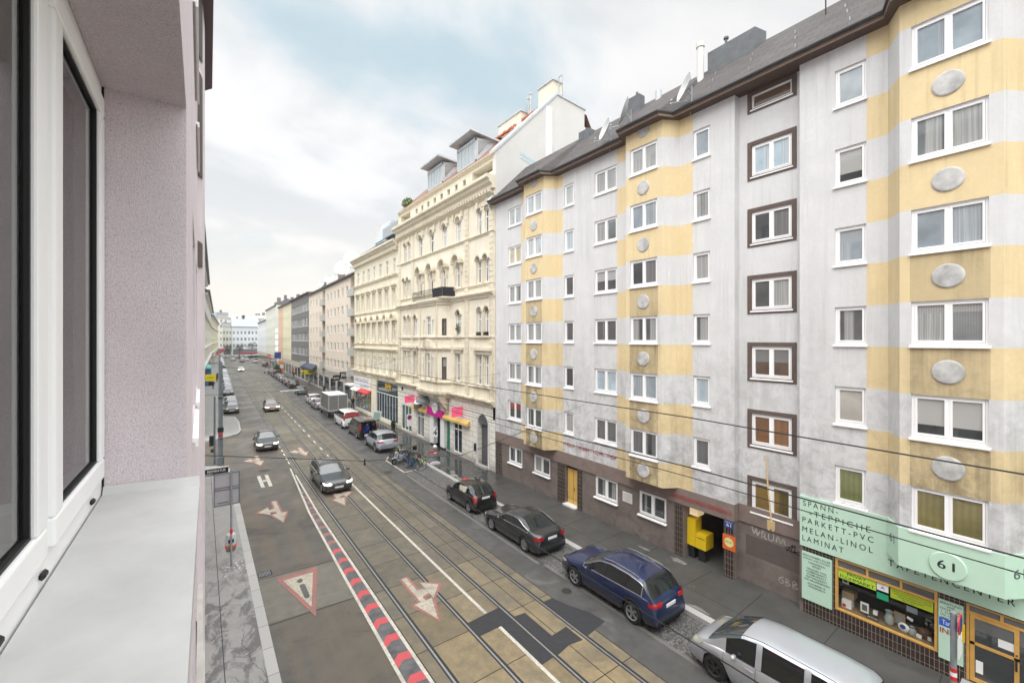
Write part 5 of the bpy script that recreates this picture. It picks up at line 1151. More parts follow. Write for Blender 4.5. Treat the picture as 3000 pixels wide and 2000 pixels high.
b5, L5 = far_house('', 'dark grey office block with ribbon windows', 105.34, 132.6, x4+.021*(105.34-Y4), 20.8, 'plaster_dark_grey', [(16.75,18.6),(13.2,15.15),(9.7,11.6),(6.3,8.2)], [1.2+2.05*k for k in range(13)], 1.75, 'slate', .5, ('pale','grey','sky','dim'))
b6, L6 = far_house('', 'pale yellow house next to the dark grey office block', 132.64, 150.2, x4+.021*(132.64-Y4), 20.6, 'plaster_pale_yellow', [(5.6+3.1*k, 7.4+3.1*k) for k in range(5)], [1.6+2.4*k for k in range(7)], 1.1, 'roof_red', 1.2)
b7, L7 = far_house('', 'narrow salmon house beyond the pale yellow one', 150.24, 162.0, x4+.021*(150.24-Y4), 20.7, 'plaster_salmon', [(5.6+3.2*k, 7.4+3.2*k) for k in range(5)], [2.6,6,9.4], 1.1, 'roof_red', 1.4)
b8, L8 = far_house('', 'pale green corner house across the side junction', 172, 208, 21.4, 22.3, 'plaster_pale_green', [(5.6+3.4*k, 7.6+3.4*k) for k in range(5)], [2+3.1*k for k in range(11)], 1.2, 'slate', 2.5)
b9, L9 = far_house('', 'bluish white house at the far end of the right row', 208.1, 250, 22.2, 18.3, 'plaster_blue_white', [(5.4+3.3*k, 7.3+3.3*k) for k in range(4)], [2.4+3.6*k for k in range(11)], 1.2, 'slate', 2.0)
# ================================================================== end of the street
def vista(label, X0, X1, Y, top, wallm, roofm, rh, rows, n, kinds=('grey','dim','tall_grey')):
    b = thing('apartment_building', label, 'building', (X1, Y, 0), R(90)); L_ = X1-X0     # local +y runs towards -x, outward is -y world
    hs = [((L_*(k+.5)/n)-.6, (L_*(k+.5)/n)+.6, z, z+2.0, .2) for z in rows for k in range(n)]
    mb = MB(); panel(mb, (0,0), (0,L_), 0, top, hs); mb.q((0,0,0),(14,0,0),(14,0,top),(0,0,top)); mb.q((0,L_,0),(14,L_,0),(14,L_,top),(0,L_,top)); mb.build('wall', M[wallm], b)
    for h in hs: window(b, (0,0), (0,1), h[0], h[1], h[2], h[3], 'plain', M['pane_'+rr.choice(kinds)], inset=.14, sill=0)
    mb = MB(); mb.prism([(-.6,top),(2.5,top+rh*.8),(6,top+rh),(14,top)], -.3, L_+.3, 'y'); mb.box(-.7,.1,-.2,L_+.2,top-.4,top-.01,m=1); mb.build('roof', [M[roofm], M['off_white']], b)
    MB().box(-.02,.0,.5,L_-.5,.5,4.0).build('shop_window', M['pane_dark'], b); rc = random.Random(int(X0*10))
    for k in range(n//2+1):
        y = rc.uniform(.5, L_-1.5); MB().box(3, 4, y, y+rc.uniform(.7, 1.8), top+rh*.5, top+rh+rc.uniform(.3, 1.6)).build('chimney', M[rc.choice(['off_white','brown_band'])], b)
    return b
mat('roof_blue', (.36,.45,.50), .5, var=.2, vscale=.6); mat('slate_pale', (.34,.33,.33), .6, var=.2, vscale=.5)
vista('white corner house with pale blue roof closing the street', 15.5, 29.5, 318, 18.6, 'plaster_blue_white', 'roof_blue', 5.5, (5.2,9.3,13.4), 7)
vista('narrow pale pink house left of the blue roofed corner', 10.6, 15.4, 319, 18.9, 'plaster_pale_green', 'slate', 2.0, (5.2,9.3,13.4), 3)
vista('tall cream house with blue dome behind the pink one', 2.0, 14.5, 345, 25.5, 'plaster_ivory', 'slate', 3.0, (5.2,9.4,13.6,17.8,21.6), 5)
vista('wide distant house rising behind the blue roof', 14.6, 40, 372, 26.0, 'plaster_ivory', 'slate_pale', 3.0, (6,10.5,15,19.5,22.6), 9)
t = thing('roof_dome', 'pale blue roof dome far down the street', 'dome', (5.6, 347, 25.4)); MB().lathe([(3.0,0),(2.9,1.5),(2.1,3.2),(.8,4.3),(.1,5.4)], 16).build('dome_shell', M['roof_blue'], t, True)
# ================================================================== left side of the street
lw = thing('apartment_building', 'lilac rendered house with the open window one looks out from', 'building', (-.045, 0, 0))
mb = MB(); oy0, oy1, oz0, oz1 = -.45, 1.98, 9.466, 10.852
hl_ = []
for zf in (.9+0, 3.65, 6.5, 9.42, 12.2, 14.95, 17.7):
    for ya in (-10.2, -6.6, -3.4, 3.4, 5.3, 11.5, 14.8, 18.4, 22, 25.6, 29.2, 33): hl_.append((-ya-1.35 if False else ya, ya+1.3, zf, zf+1.4, .23))
# outward is +x here: run the panel from high y to low y
Yt, Yb_ = 38.0, -12.0
H2 = [(Yt-b, Yt-a, c, d, e) for a, b, c, d, e in hl_]+[(Yt-oy1, Yt-oy0, 9.39, oz1, .226)]
panel(mb, (0,Yt), (0,Yb_), 0, 20.2, H2)
mb.q((0,Yt,0),(-11,Yt,0),(-11,Yt,20.2),(0,Yt,20.2)); mb.q((0,Yb_,0),(-11,Yb_,0),(-11,Yb_,20.2),(0,Yb_,20.2))
mb.build('wall', M['lilac_render'], lw)
for a, b, c, d, e in hl_: window(lw, (0,1), (0,0), -a-1.3+1, -a+1, c, d, 'double', M['pane_'+rr.choice(['dim','grey','dark','curtain'])], inset=.16, sill=.03)
mb = MB(); mb.q((-.02,Yt,20.2),(-.02,Yb_,20.2),(-4,Yb_,23.6),(-4,Yt,23.6)).q((-4,Yt,23.6),(-4,Yb_,23.6),(-11,Yb_,20.2),(-11,Yt,20.2)); mb.build('roof', M['roof_slate'], lw)
# shallow bay of the same house further along, with brown shutters on its near cheek
mb = MB(); mb.prism([(-.05,7.45),(.055,7.75),(.09,8.4),(.09,10.2),(-.05,10.6)], 4.2, 15.0); mb.build('bay_window', M['lilac_render'], lw)
mb = MB(); mb.prism([(-.05,7.3),(.19,7.6),(.22,10.4),(-.05,10.8)], 15.0, 15.16); mb.build('bay_roof', mat('bay_roof_violet', (.12,.09,.10), .7), lw)
mb = MB()
for z0, z1, m_ in ((12.35,13.82,0),(14.05,15.0,0),(11.05,11.4,0),(13.83,13.88,1)):
    mb.q((-.012,7.44,z0),(.035,7.60,z0),(.06,7.742,z1 if m_ else z0),(.06,7.742,z1),(.035,7.60,z1),(-.012,7.44,z1), m=m_)
mb.build('shutter', [mat('shutter_brown', (.09,.075,.07), .7), M['white_paint']], lw)
MB().box(-.05,.085,5.3,9,5.15,5.3).build('ledge', mat('ledge_stone', (.45,.43,.40), .8, var=.2), lw); MB().box(-.05,.06,4.4,7.6,6.42,6.5).build('ledge', M['ledge_stone'], lw)
# the open window itself
wn = link('window', None, lw)
def wbox(mb, y0, y1, z0, z1, x0, x1): return mb.box(x0+.045, x1+.045, y0, y1, z0, z1)
FXw = -.272                                        # outer face of the window frame
fr = MB(); 
wbox(fr, oy0, oy1, oz0, oz0+.075, FXw-.06, FXw+.0); wbox(fr, oy0, oy1, oz1-.055, oz1, FXw-.06, FXw); wbox(fr, oy1-.045, oy1, oz0+.075, oz1-.055, FXw-.06, FXw); wbox(fr, 1.28, 1.35, oz0+.075, oz1-.055, FXw-.06, FXw+.002)
f_ = MB().build('frame', M['white_frame'], wn)
def sash(y0, y1, k, name):
    a, b = oz0+.08, oz1-.06; m_ = MB()
    wbox(m_, y0, y1, a, a+k, FXw-.05, FXw+.014); wbox(m_, y0, y1, b-k, b, FXw-.05, FXw+.014); wbox(m_, y0, y0+k, a+k, b-k, FXw-.05, FXw+.014); wbox(m_, y1-k, y1, a+k, b-k, FXw-.05, FXw+.014)
    s = m_.build(name, M['white_frame'], wn); bv = s.modifiers.new('bevel', 'BEVEL'); bv.width = .006; bv.segments = 2
    g_ = MB(); t = .0075
    for q in ((y0+k-t*.2, y1-k+t*.2, a+k, a+k+t), (y0+k, y1-k, b-k-t, b-k), (y0+k, y0+k+t, a+k+t, b-k-t), (y1-k-t, y1-k, a+k+t, b-k-t)): wbox(g_, *q, FXw-.010, FXw+.004)
    g_.build('gasket', M['black_rubber'], wn)
    wp = MB(); x_ = FXw-.004+.045; wp.q((x_,y0+k,a+k),(x_,y1-k,a+k),(x_,y1-k,b-k),(x_,y0+k,b-k)); wp.build('pane', M['double_glass'], wn)
sash(1.345, 1.932, .065, 'casement'); sash(.30, 1.285, .065, 'casement')
f_.data = fr.mesh('frame', M['white_frame'])
for y in (1.05, 1.30, 1.80): 
    dr_ = MB(); wbox(dr_, y-.016, y+.016, oz0+.034, oz0+.050, FXw-.001, FXw+.010); d_ = dr_.build('drain_cap', M['black_rubber'], wn); bv = d_.modifiers.new('bevel', 'BEVEL'); bv.width = .005
g_ = MB(); wbox(g_, oy0, oy1, oz0-.004, oz0+.004, FXw, FXw+.006); wbox(g_, oy1-.004, oy1, oz0, oz1, FXw, FXw+.006); g_.build('seal', M['black_rubber'], wn)
# sheet metal sill, slightly falling outwards, with an upstand at its end
z_i, z_o = oz0-.002, oz0+.028-.052
si = MB(); st = [(.045+FXw+.004, z_i+.012), (.045-.008, z_o+.02)]
def sx(y): return .045 + (-.005 - .0114*(1.98-y))
ysl = [-.45, .2, .84, 1.4, 1.955]
for a, b in zip(ysl, ysl[1:]):
    xi = FXw+.049
    si.q((xi,a,9.480),(sx(a),a,9.461),(sx(b),b,9.461),(xi,b,9.480)); si.q((sx(a),a,9.461),(sx(a),a,9.415),(sx(b),b,9.415),(sx(b),b,9.461)); si.q((xi,a,9.43),(sx(a),a,9.415),(sx(b),b,9.415),(xi,b,9.43))
si.q((xi,1.955,9.480),(sx(1.955),1.955,9.461),(sx(1.955),1.978,9.492),(xi,1.978,9.506)); si.q((sx(1.955),1.955,9.415),(sx(1.955),1.955,9.461),(sx(1.955),1.978,9.492),(sx(1.955),1.978,9.415))
sl_ = si.build('sill', mat('sill_white', (.49,.49,.48), .45, var=.16, vscale=3.5, coat=.1), wn)
# room behind: curtain, dark walls
cu = MB(); n = 58
for k in range(n):
    y0_, y1_ = .1+k*.032, .1+(k+1)*.032; f = lambda y: .018*math.sin(y*62)+.012*math.sin(y*23+1)
    cu.q((FXw-.10+f(y0_),y0_,oz0-.1),(FXw-.10+f(y1_),y1_,oz0-.1),(FXw-.10+f(y1_),y1_,oz1),(FXw-.10+f(y0_),y0_,oz1))
cu.build('curtain', mat('curtain_taupe', (.68,.65,.625), .9, var=.25, vscale=30, stretch=(1,1,.1)), wn, True)
rm = MB(); 
rm.q((-4,-3,8.9),(-4,5,8.9),(-4,5,11.6),(-4,-3,11.6)).q((-4,-3,8.9),(-.3,-3,8.9),(-.3,-3,11.6),(-4,-3,11.6)).q((-4,5,8.9),(-.3,5,8.9),(-.3,5,11.6),(-4,5,11.6)).q((-4,-3,11.6),(-.3,-3,11.6),(-.3,5,11.6),(-4,5,11.6)).q((-4,-3,8.9),(-.3,-3,8.9),(-.3,5,8.9),(-4,5,8.9)); rm.build('room', mat('room_wall', (.40,.39,.37), .9), lw)
# houses further along the left side, only a sliver of which shows
def left_house(label, Y0, Y1, X, top, wallm, slope):
    a_ = math.atan(slope); L_ = (Y1-Y0)/math.cos(a_); b = thing('apartment_building', label, 'building', (X, Y0, 0), -a_); hs = []
    n = int(L_/3.4)
    for z in [5.2+3.4*k for k in range(int((top-6)/3.4)+1)]:
        for k in range(n): c_ = L_*(k+.5)/n; hs.append((L_-c_-.6, L_-c_+.6, z, min(z+1.9, top-.5), .2))
    mb = MB(); panel(mb, (0,L_), (0,0), 0, top, hs); mb.q((0,0,0),(-11,0,0),(-11,0,top),(0,0,top)); mb.q((0,L_,0),(-11,L_,0),(-11,L_,top),(0,L_,top)); mb.build('wall', M[wallm], b)
    for h in hs: window(b, (0,L_), (0,0), h[0], h[1], h[2], h[3], 'plain', M['pane_'+rr.choice(['dim','grey','tall_dark'])], inset=.14, sill=.05)
    mb = MB(); mb.prism([(.9,top),(.9,top+.5),(.4,top+.5),(-3,top+3.2),(-11,top)], 0, L_, 'y'); mb.build('roof', M['slate'], b)
    mb = MB()
    for z, d in ((4.4,.25),(8.0,.3),(14.5,.45),(top-.6,.55)): mb.prism([(0,z),(d,z+.25),(d,z+.5),(0,z+.5)], 0, L_, 'y')
    mb.build('cornice', M['off_white'], b)
    m_ = MB(); [m_.box(.0,.05,L_*k/6+.5,L_*(k+1)/6-.5,.4,3.4) for k in range(6)]; m_.build('shop_window', M['pane_shop'], b)
    return b
left_house('grey green house with heavy ledges beyond the side street on the left', 52.5, 110, -.62, 21.5, 'plaster_grey_green', .021)
left_house('pale ivory house in the sliver behind the grey green one', 110.2, 200, .60, 20, 'plaster_ivory', .027)
left_house('far cream house at the left end of the street', 200.4, 318, 3.03, 19, 'plaster_pale_yellow', .044)
# behind the camera the street goes on (seen only in reflections)
# ================================================================== vehicles
def paintm(name, c, rough=.28, metal=.3):
    g = G('car_' + name, rough); g.b.inputs['Metallic'].default_value = metal; g.b.inputs['Coat Weight'].default_value = 1; g.b.inputs['Coat Roughness'].default_value = .03; g.b.inputs['Coat IOR'].default_value = 1.5
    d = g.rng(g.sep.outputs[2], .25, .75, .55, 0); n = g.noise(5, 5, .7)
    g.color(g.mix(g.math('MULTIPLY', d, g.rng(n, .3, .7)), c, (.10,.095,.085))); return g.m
for n_, c_ in (('navy', (.004,.017,.078)), ('silver', (.42,.44,.47)), ('graphite', (.018,.022,.027)), ('black', (.005,.005,.006)), ('pale_grey', (.40,.44,.50)), ('brown_black', (.03,.022,.018)), ('white', (.72,.72,.72)), ('dark_grey', (.05,.052,.055)), ('mid_silver', (.30,.31,.32)), ('bronze', (.14,.075,.035)), ('dark_blue', (.012,.02,.045)), ('teal_grey', (.10,.13,.14))): paintm(n_, c_, metal=.0 if n_ == 'white' else .35)
g = G('car_glass', .03); g.b.inputs['IOR'].default_value = 1.55; g.color((.012,.015,.016))
g = G('car_glass_pale', .03); g.b.inputs['IOR'].default_value = 1.95; g.color((.04,.05,.055))
mat('car_black', (.012,.012,.013), .55); mat('tyre', (.014,.014,.014), .85, bump=.3, bscale=60); mat('rim', (.36,.37,.38), .35, metal=.7); mat('rim_dark', (.05,.05,.052), .4, metal=.5); mat('chrome', (.62,.63,.64), .16, metal=.95)
mat('tail_red', (.36,.008,.012), .12, coat=1.); mat('lamp_clear', (.66,.66,.55), .1, coat=1.); mat('lamp_lit', (1,.93,.75), .3, emit=3.2, emitc=(1,.92,.74)); mat('plate_white', (.72,.72,.74), .4); mat('seat_red', (.3,.02,.02), .7)
def interp(P, x):
    if x <= P[0][0]: return P[0][1]
    for (a, za), (b, zb) in zip(P, P[1:]):
        if x <= b: return za+(zb-za)*(x-a)/(b-a) if b > a else zb
    return P[-1][1]
def smooth_interp(P, x, r=.10):
    return sum(interp(P, x+d*r) for d in (-1,-.6,-.2,.2,.6,1))/6
def sstep(x, a, b): t = max(0, min(1, (x-a)/(b-a))); return t*t*(3-2*t)
CARM = {}
def car_meshes(kind):
    """lofts one body from its side profile; x runs from the front (0) to the tail, recentred so +x is forward"""
    if kind in CARM: return CARM[kind]
    S = CARS[kind]; L_, W = S['L'], S['W']; top, belt = S['top'], S['belt']; xf, xr, rw = S['xf'], S['xr'], S['rw']; ar = rw+.05
    cw, rf, rr_, rb = S['glass']; sg = S['side']; pil = S['pillars']
    xs = {0., L_, cw, rf, rr_, rb, sg[0], sg[1]}
    for p_ in pil: xs |= {p_-S.get('pw', .045), p_+S.get('pw', .045)}
    for c_ in (xf, xr):
        for t in (-1,-.97,-.85,-.62,-.32,0,.32,.62,.85,.97,1): xs.add(c_+t*ar)
    for t in (.02,.06,.12,.2,.3,.42,.55,.7): xs.add(t); xs.add(L_-t)
    x = .85
    while x < L_-.8: xs.add(x); x += .16
    xs = sorted(v for v in xs if 0 <= v <= L_); xs = [v for i, v in enumerate(xs) if i == 0 or v-xs[i-1] > .012 or v in (cw, rf, rr_, rb, *sg)]
    def low(x):
        z = S['sill']+.04*sstep(abs(x-L_/2), L_/2-.5, L_/2)
        for c_ in (xf, xr):
            if abs(x-c_) < ar: z = max(z, rw+math.sqrt(max(0, ar*ar-(x-c_)**2))*1.0)
        return z
    def halfw(x):
        f = max(0, (.75-x)/.75); r_ = max(0, (.6-(L_-x))/.6)
        return W/2*(1-S.get('nose', .16)*f**2.2-S.get('tail', .10)*r_**2.4)
    sec = []
    for x in xs:
        e = min(x, L_-x); rr2 = .10*min(1, e/.15)+.004
        zt = smooth_interp(top, x, rr2) if not S.get('boxy') else smooth_interp(top, x, min(rr2, .05)); zb = min(smooth_interp(belt, x, rr2), zt-.02); zl = min(low(x), zb-.06); w = halfw(x)
        h = zt-zb; s = sstep(h, .13, .36); P = [(0, max(.17, S['sill']-.03)), (w*.60, max(.17, S['sill']-.03)), (w*.62, zl), (w*.93, zl)]
        fl = .015*max([0]+[1-abs(abs(x-c_)-ar*.3)/(ar*1.1) for c_ in (xf, xr) if abs(x-c_) < ar*1.3])
        for yk, zk in ((.965,.05),(.988,.28),(1.,.50),(.998,.66),(.985,.80),(.975,.92),(.955,1.)): P.append((w*yk+fl, zl+(zb-zl)*zk))
        wr = w-S['tumble']*h
        hood = [(.94,.0),(.925,.25),(.90,.45),(.865,.62),(.81,.78),(.46,.95),(0,1.)]
        crown = S.get('crown', .035)
        cab = [(w*.935, zb+.012), (w*.935+(wr*.985-w*.935)*.34, zb+(h-.09)*.34), (w*.935+(wr*.985-w*.935)*.68, zb+(h-.09)*.68), (wr*.985, zt-.085), (wr*.90, zt-.03), (wr*.5, zt-.008+crown*.5), (0, zt+crown)]
        for (yh, th), (yc, zc) in zip(hood, cab):
            y = w*yh*(1-s)+yc*s; z = (zb+h*th)*(1-s)+zc*s; P.append((y, z))
        sec.append(P)
    NP = len(sec[0]); iB = 4; iSh = 10; iG0 = 11; iG3 = 14; iR = 15
    groups = {k: MB() for k in ('body', 'under', 'windscreen', 'rear_window', 'trim', 'headlight_1', 'headlight_-1', 'taillight_1', 'taillight_-1')}
    def put(gname, *pts): groups.setdefault(gname, MB()).q(*pts)
    def mk(x, p, sd): return (L_/2-x, sd*p[0], p[1])
    def hgt(i): return sec[i][-1][1]-sec[i][iSh][1]
    for i in range(len(xs)-1):
        xm = (xs[i]+xs[i+1])/2
        for j in range(NP-1):
            gn = 'body'
            if j < 3: gn = 'under'
            elif j == 3 and S.get('clad'): gn = 'trim'
            elif S.get('clad') and j in (4,) : gn = 'trim'
            if iG0 <= j < iG3 and sg[0] < xm < sg[1]:
                gn = 'side_window'
                if any(abs(xm-p_) < S.get('pw', .045) for p_ in pil): gn = 'body' if S.get('pbody') else 'trim'
                if S.get('panel') and xm > S['panel']: gn = 'body'
            if j >= iG3 and cw < xm < rf: gn = 'windscreen' if j > iG3 or True else gn
            if j >= iG3+ (0) and rr_ < xm < rb: gn = 'rear_window'
            if j == iSh and sg[0] < xm < sg[1]: gn = 'trim' if not S.get('panel') or xm < S['panel'] else 'body'
            zt_ = (sec[i][-1][1]+sec[i+1][-1][1])/2
            for sd in (1, -1):
                a, b, c_, d = mk(xs[i], sec[i][j], sd), mk(xs[i], sec[i][j+1], sd), mk(xs[i+1], sec[i+1][j+1], sd), mk(xs[i+1], sec[i+1][j], sd)
                put(gn+('_%d' % sd if gn.endswith('light') else '_%d_%d' % (sd, sum(p_ < xm for p_ in pil)) if gn == 'side_window' else ''), *((a, b, c_, d) if sd < 0 else (d, c_, b, a)))
    def xat(z, tail):        # where the centre profile meets height z, seen from the nose or the tail
        rng_ = range(len(xs)) if not tail else range(len(xs)-1, -1, -1)
        prev = None
        for i in rng_:
            if sec[i][-1][1] >= z:
                if prev is None: return xs[i]
                t = (z-sec[prev][-1][1])/(sec[i][-1][1]-sec[prev][-1][1]); return xs[prev]+(xs[i]-xs[prev])*t
            prev = i
        return xs[rng_[0]]
    def lamp(zc, hh, side, inner, tail, slant=0.):
        for sd in (1, -1):
            g_ = groups[('taillight_%d' if tail else 'headlight_%d') % sd]; rows = []
            for q in (-1, -.35, .35, 1):
                z = zc+hh*q; x0 = xat(z, tail); dr = -1 if tail else 1; k = .985; r_ = []
                for dx, yy in ((side*(1-abs(q)*.25), 1.), (side*.5, 1.), (.07, .985), (.012, .93), (-.012, .86), (-.016, inner+(.07 if abs(q) == 1 else 0))):
                    x = x0+dr*dx; w_ = halfw(min(max(x, 0), L_))*k
                    r_.append((L_/2-x, sd*(w_*yy+(.014 if dx > .05 else .006)), z+slant*dx))
                rows.append(r_)
            for ra, rb_ in zip(rows, rows[1:]):
                for m_ in range(len(ra)-1): g_.q(ra[m_], ra[m_+1], rb_[m_+1], rb_[m_])
    lamp(S['lampz'], S.get('hlz', .065), S.get('hls', .40), S.get('hly', .56), False, .10); lamp(S['tlz'], S.get('tlh', .075), S.get('tls', .26), S.get('tly', .60), True)
    for i, k in ((0, 0), (len(xs)-1, 1)):
        pts = [mk(xs[i], p, 1) for p in sec[i][2:]] + [mk(xs[i], p, -1) for p in sec[i][2:-1]][::-1]
        groups['body'].q(*pts)
    out = {}
    def weld(mb):
        idx = {}; v = []; mp = []
        for p in mb.v:
            key = (round(p[0], 4), round(p[1], 4), round(p[2], 4))
            if key not in idx: idx[key] = len(v); v.append(p)
            mp.append(idx[key])
        F = []
        for f in mb.f:
            q = []; 
            for k in f:
                if mp[k] not in q: q.append(mp[k])
            F.append(tuple(q))
        mb.v = v; keep = [i for i, f in enumerate(F) if len(f) > 2]; mb.f = [F[i] for i in keep]; mb.m = [0]*len(keep); return mb
    gm = {'body': 'car_black', 'under': 'car_black', 'windscreen': 'car_glass_pale', 'rear_window': 'car_glass', 'side_window': 'car_glass', 'trim': 'car_black', 'headlight_1': 'lamp_clear', 'headlight_-1': 'lamp_clear', 'taillight_1': 'tail_red', 'taillight_-1': 'tail_red'}
    for k, mb in groups.items():
        if mb.f: out[k] = weld(mb).mesh({'under': 'underbody', 'trim': 'window_trim'}.get(k, k.split('_1')[0].split('_-')[0]), M[gm.get(k, 'car_glass')], True)
    # fittings
    at = lambda x, j: sec[min(range(len(xs)), key=lambda i: abs(xs[i]-x))][j]
    fit = {}
    out['licence_plate'] = MB().box(-.012,.012,-.26,.26,-.055,.055).mesh('licence_plate', M['plate_white']); fit['licence_plate'] = [(L_/2+.008,0,S.get('pzf', .45)), (-L_/2-.008+S.get('prx', 0),0,S['pzr'])]
    gr = MB(); gw = W*S.get('gw', .30); gr.box(-.02,.015,-gw/2,gw/2,-.07,.07); [gr.box(.015,.022,-gw/2,gw/2,-.05+k*.035,-.04+k*.035,m=1) for k in range(4)]; gr.box(-.02,.02,-W*.36,W*.36,-.30,-.20); out['grille'] = gr.mesh('grille', [M['car_black'], M['chrome']]); fit['grille'] = [(L_/2-.01,0,S.get('gz', .62))]
    mi = MB(); mi.ell((0,0,0), (.075,.12,.08), 10, 6); mi.tube([(0,-.1,-.02),(.03,-.22,-.06)], .02, 6); out['mirror'] = mi.mesh('mirror', M['car_black'], True)
    mx = sg[0]+.30; fit['mirror'] = [(L_/2-mx, W/2+.09, smooth_interp(belt, mx)+.07), (L_/2-mx, -(W/2+.09), smooth_interp(belt, mx)+.07)]
    ty = MB(); wd = .215; ty.lathe([(rw*.66,-wd/2),(rw*.93,-wd/2),(rw,-wd/2+.03),(rw,wd/2-.03),(rw*.93,wd/2),(rw*.66,wd/2),(rw*.62,wd/2-.06)], 28, 'y'); out['tyre'] = ty.mesh('wheel', M['tyre'], True)
    rm_ = MB(); rm_.lathe([(0,wd/2-.07),(rw*.60,wd/2-.07)], 20, 'y', m=1); rm_.lathe([(rw*.58,wd/2-.02),(rw*.665,wd/2+.004),(rw*.67,wd/2-.07)], 28, 'y'); ns = S.get('spokes', 5)
    for k in range(ns):
        t = 2*math.pi*k/ns; ca, sa = math.cos(t), math.sin(t); hw_ = rw*.085 if ns > 6 else rw*.12
        q = [(rw*.08,-hw_*.7),(rw*.62,-hw_),(rw*.62,hw_),(rw*.08,hw_*.7)]; q = [(a*ca-b*sa, a*sa+b*ca) for a, b in q]; rm_.prism(q, wd/2-.05, wd/2-.012, 'y')
    rm_.lathe([(0,wd/2-.005),(rw*.12,wd/2-.01),(rw*.13,wd/2-.05)], 12, 'y'); out['rim'] = rm_.mesh('rim', [M['rim'], M['rim_dark']], False)
    fit['wheel'] = [(L_/2-c_, sd*(W/2-.125), rw, sd) for c_ in (xf, xr) for sd in (1, -1)]
    hd = MB()
    for p_ in S.get('handles', []):
        for sd in (1, -1):
            z = smooth_interp(belt, p_)-.10; y = halfw(p_)*.99+.012; hd.box(L_/2-p_-.11, L_/2-p_+.11, min(sd*y, sd*(y+.025)), max(sd*y, sd*(y+.025)), z-.014, z+.014)
    if hd.f: out['handle'] = hd.mesh('door_handle', M['car_black'])
    sm = MB()
    for p_ in S.get('seams', []):       # door shut lines
        for sd in (1, -1):
            i = min(range(len(xs)), key=lambda k: abs(xs[k]-p_)); pr = sec[i][4:11]
            for (ya, za), (yb, zb_) in zip(pr, pr[1:]): sm.q((L_/2-p_-.006, sd*(ya+.003), za), (L_/2-p_+.006, sd*(ya+.003), za), (L_/2-p_+.006, sd*(yb+.003), zb_), (L_/2-p_-.006, sd*(yb+.003), zb_))
    sm.box(-L_/2-.012, -L_/2+.05, -W*.40, W*.40, S['sill']+.02, S['sill']+.13); sm.box(-L_/2-.006, -L_/2+.02, -W*.44, W*.44, S['sill']+.33, S['sill']+.342)
    if sm.f: out['seam'] = sm.mesh('door_seam', M['black'])
    tr = MB()
    if S.get('chrome'):
        idx = [i for i, x in enumerate(xs) if sg[0]-.02 <= x <= sg[1]+.02]
        for sd in (1, -1):
            lo = [mk(xs[i], (sec[i][iG0][0]+.008, sec[i][iG0][1]), sd) for i in idx]; hi = [mk(xs[i], (sec[i][iG3][0]+.008, sec[i][iG3][1]), sd) for i in idx]; tr.tube(lo+hi[::-1]+lo[:1], .016, 5)
    if S.get('rails'):
        idx = [i for i, x in enumerate(xs) if rf+.1 <= x <= rr_-.1]
        for sd in (1, -1): tr.tube([mk(xs[i], (sec[i][iR][0]+.0, sec[i][iR][1]+.045), sd) for i in idx], .02, 6)
    if S.get('roofseam'):
        sm2 = MB(); idx = [i for i, x in enumerate(xs) if cw+.3 <= x <= rr_]
        for sd in (1, -1): sm2.tube([mk(xs[i], (sec[i][iR][0]-.02, sec[i][iR][1]+.004), sd) for i in idx], .011, 5)
        out['roofseam'] = sm2.mesh('roof_seam', M['black'])
    if tr.f: out['chrome'] = tr.mesh('chrome_trim', M['chrome'], True)
    CARM[kind] = (out, fit); return CARM[kind]
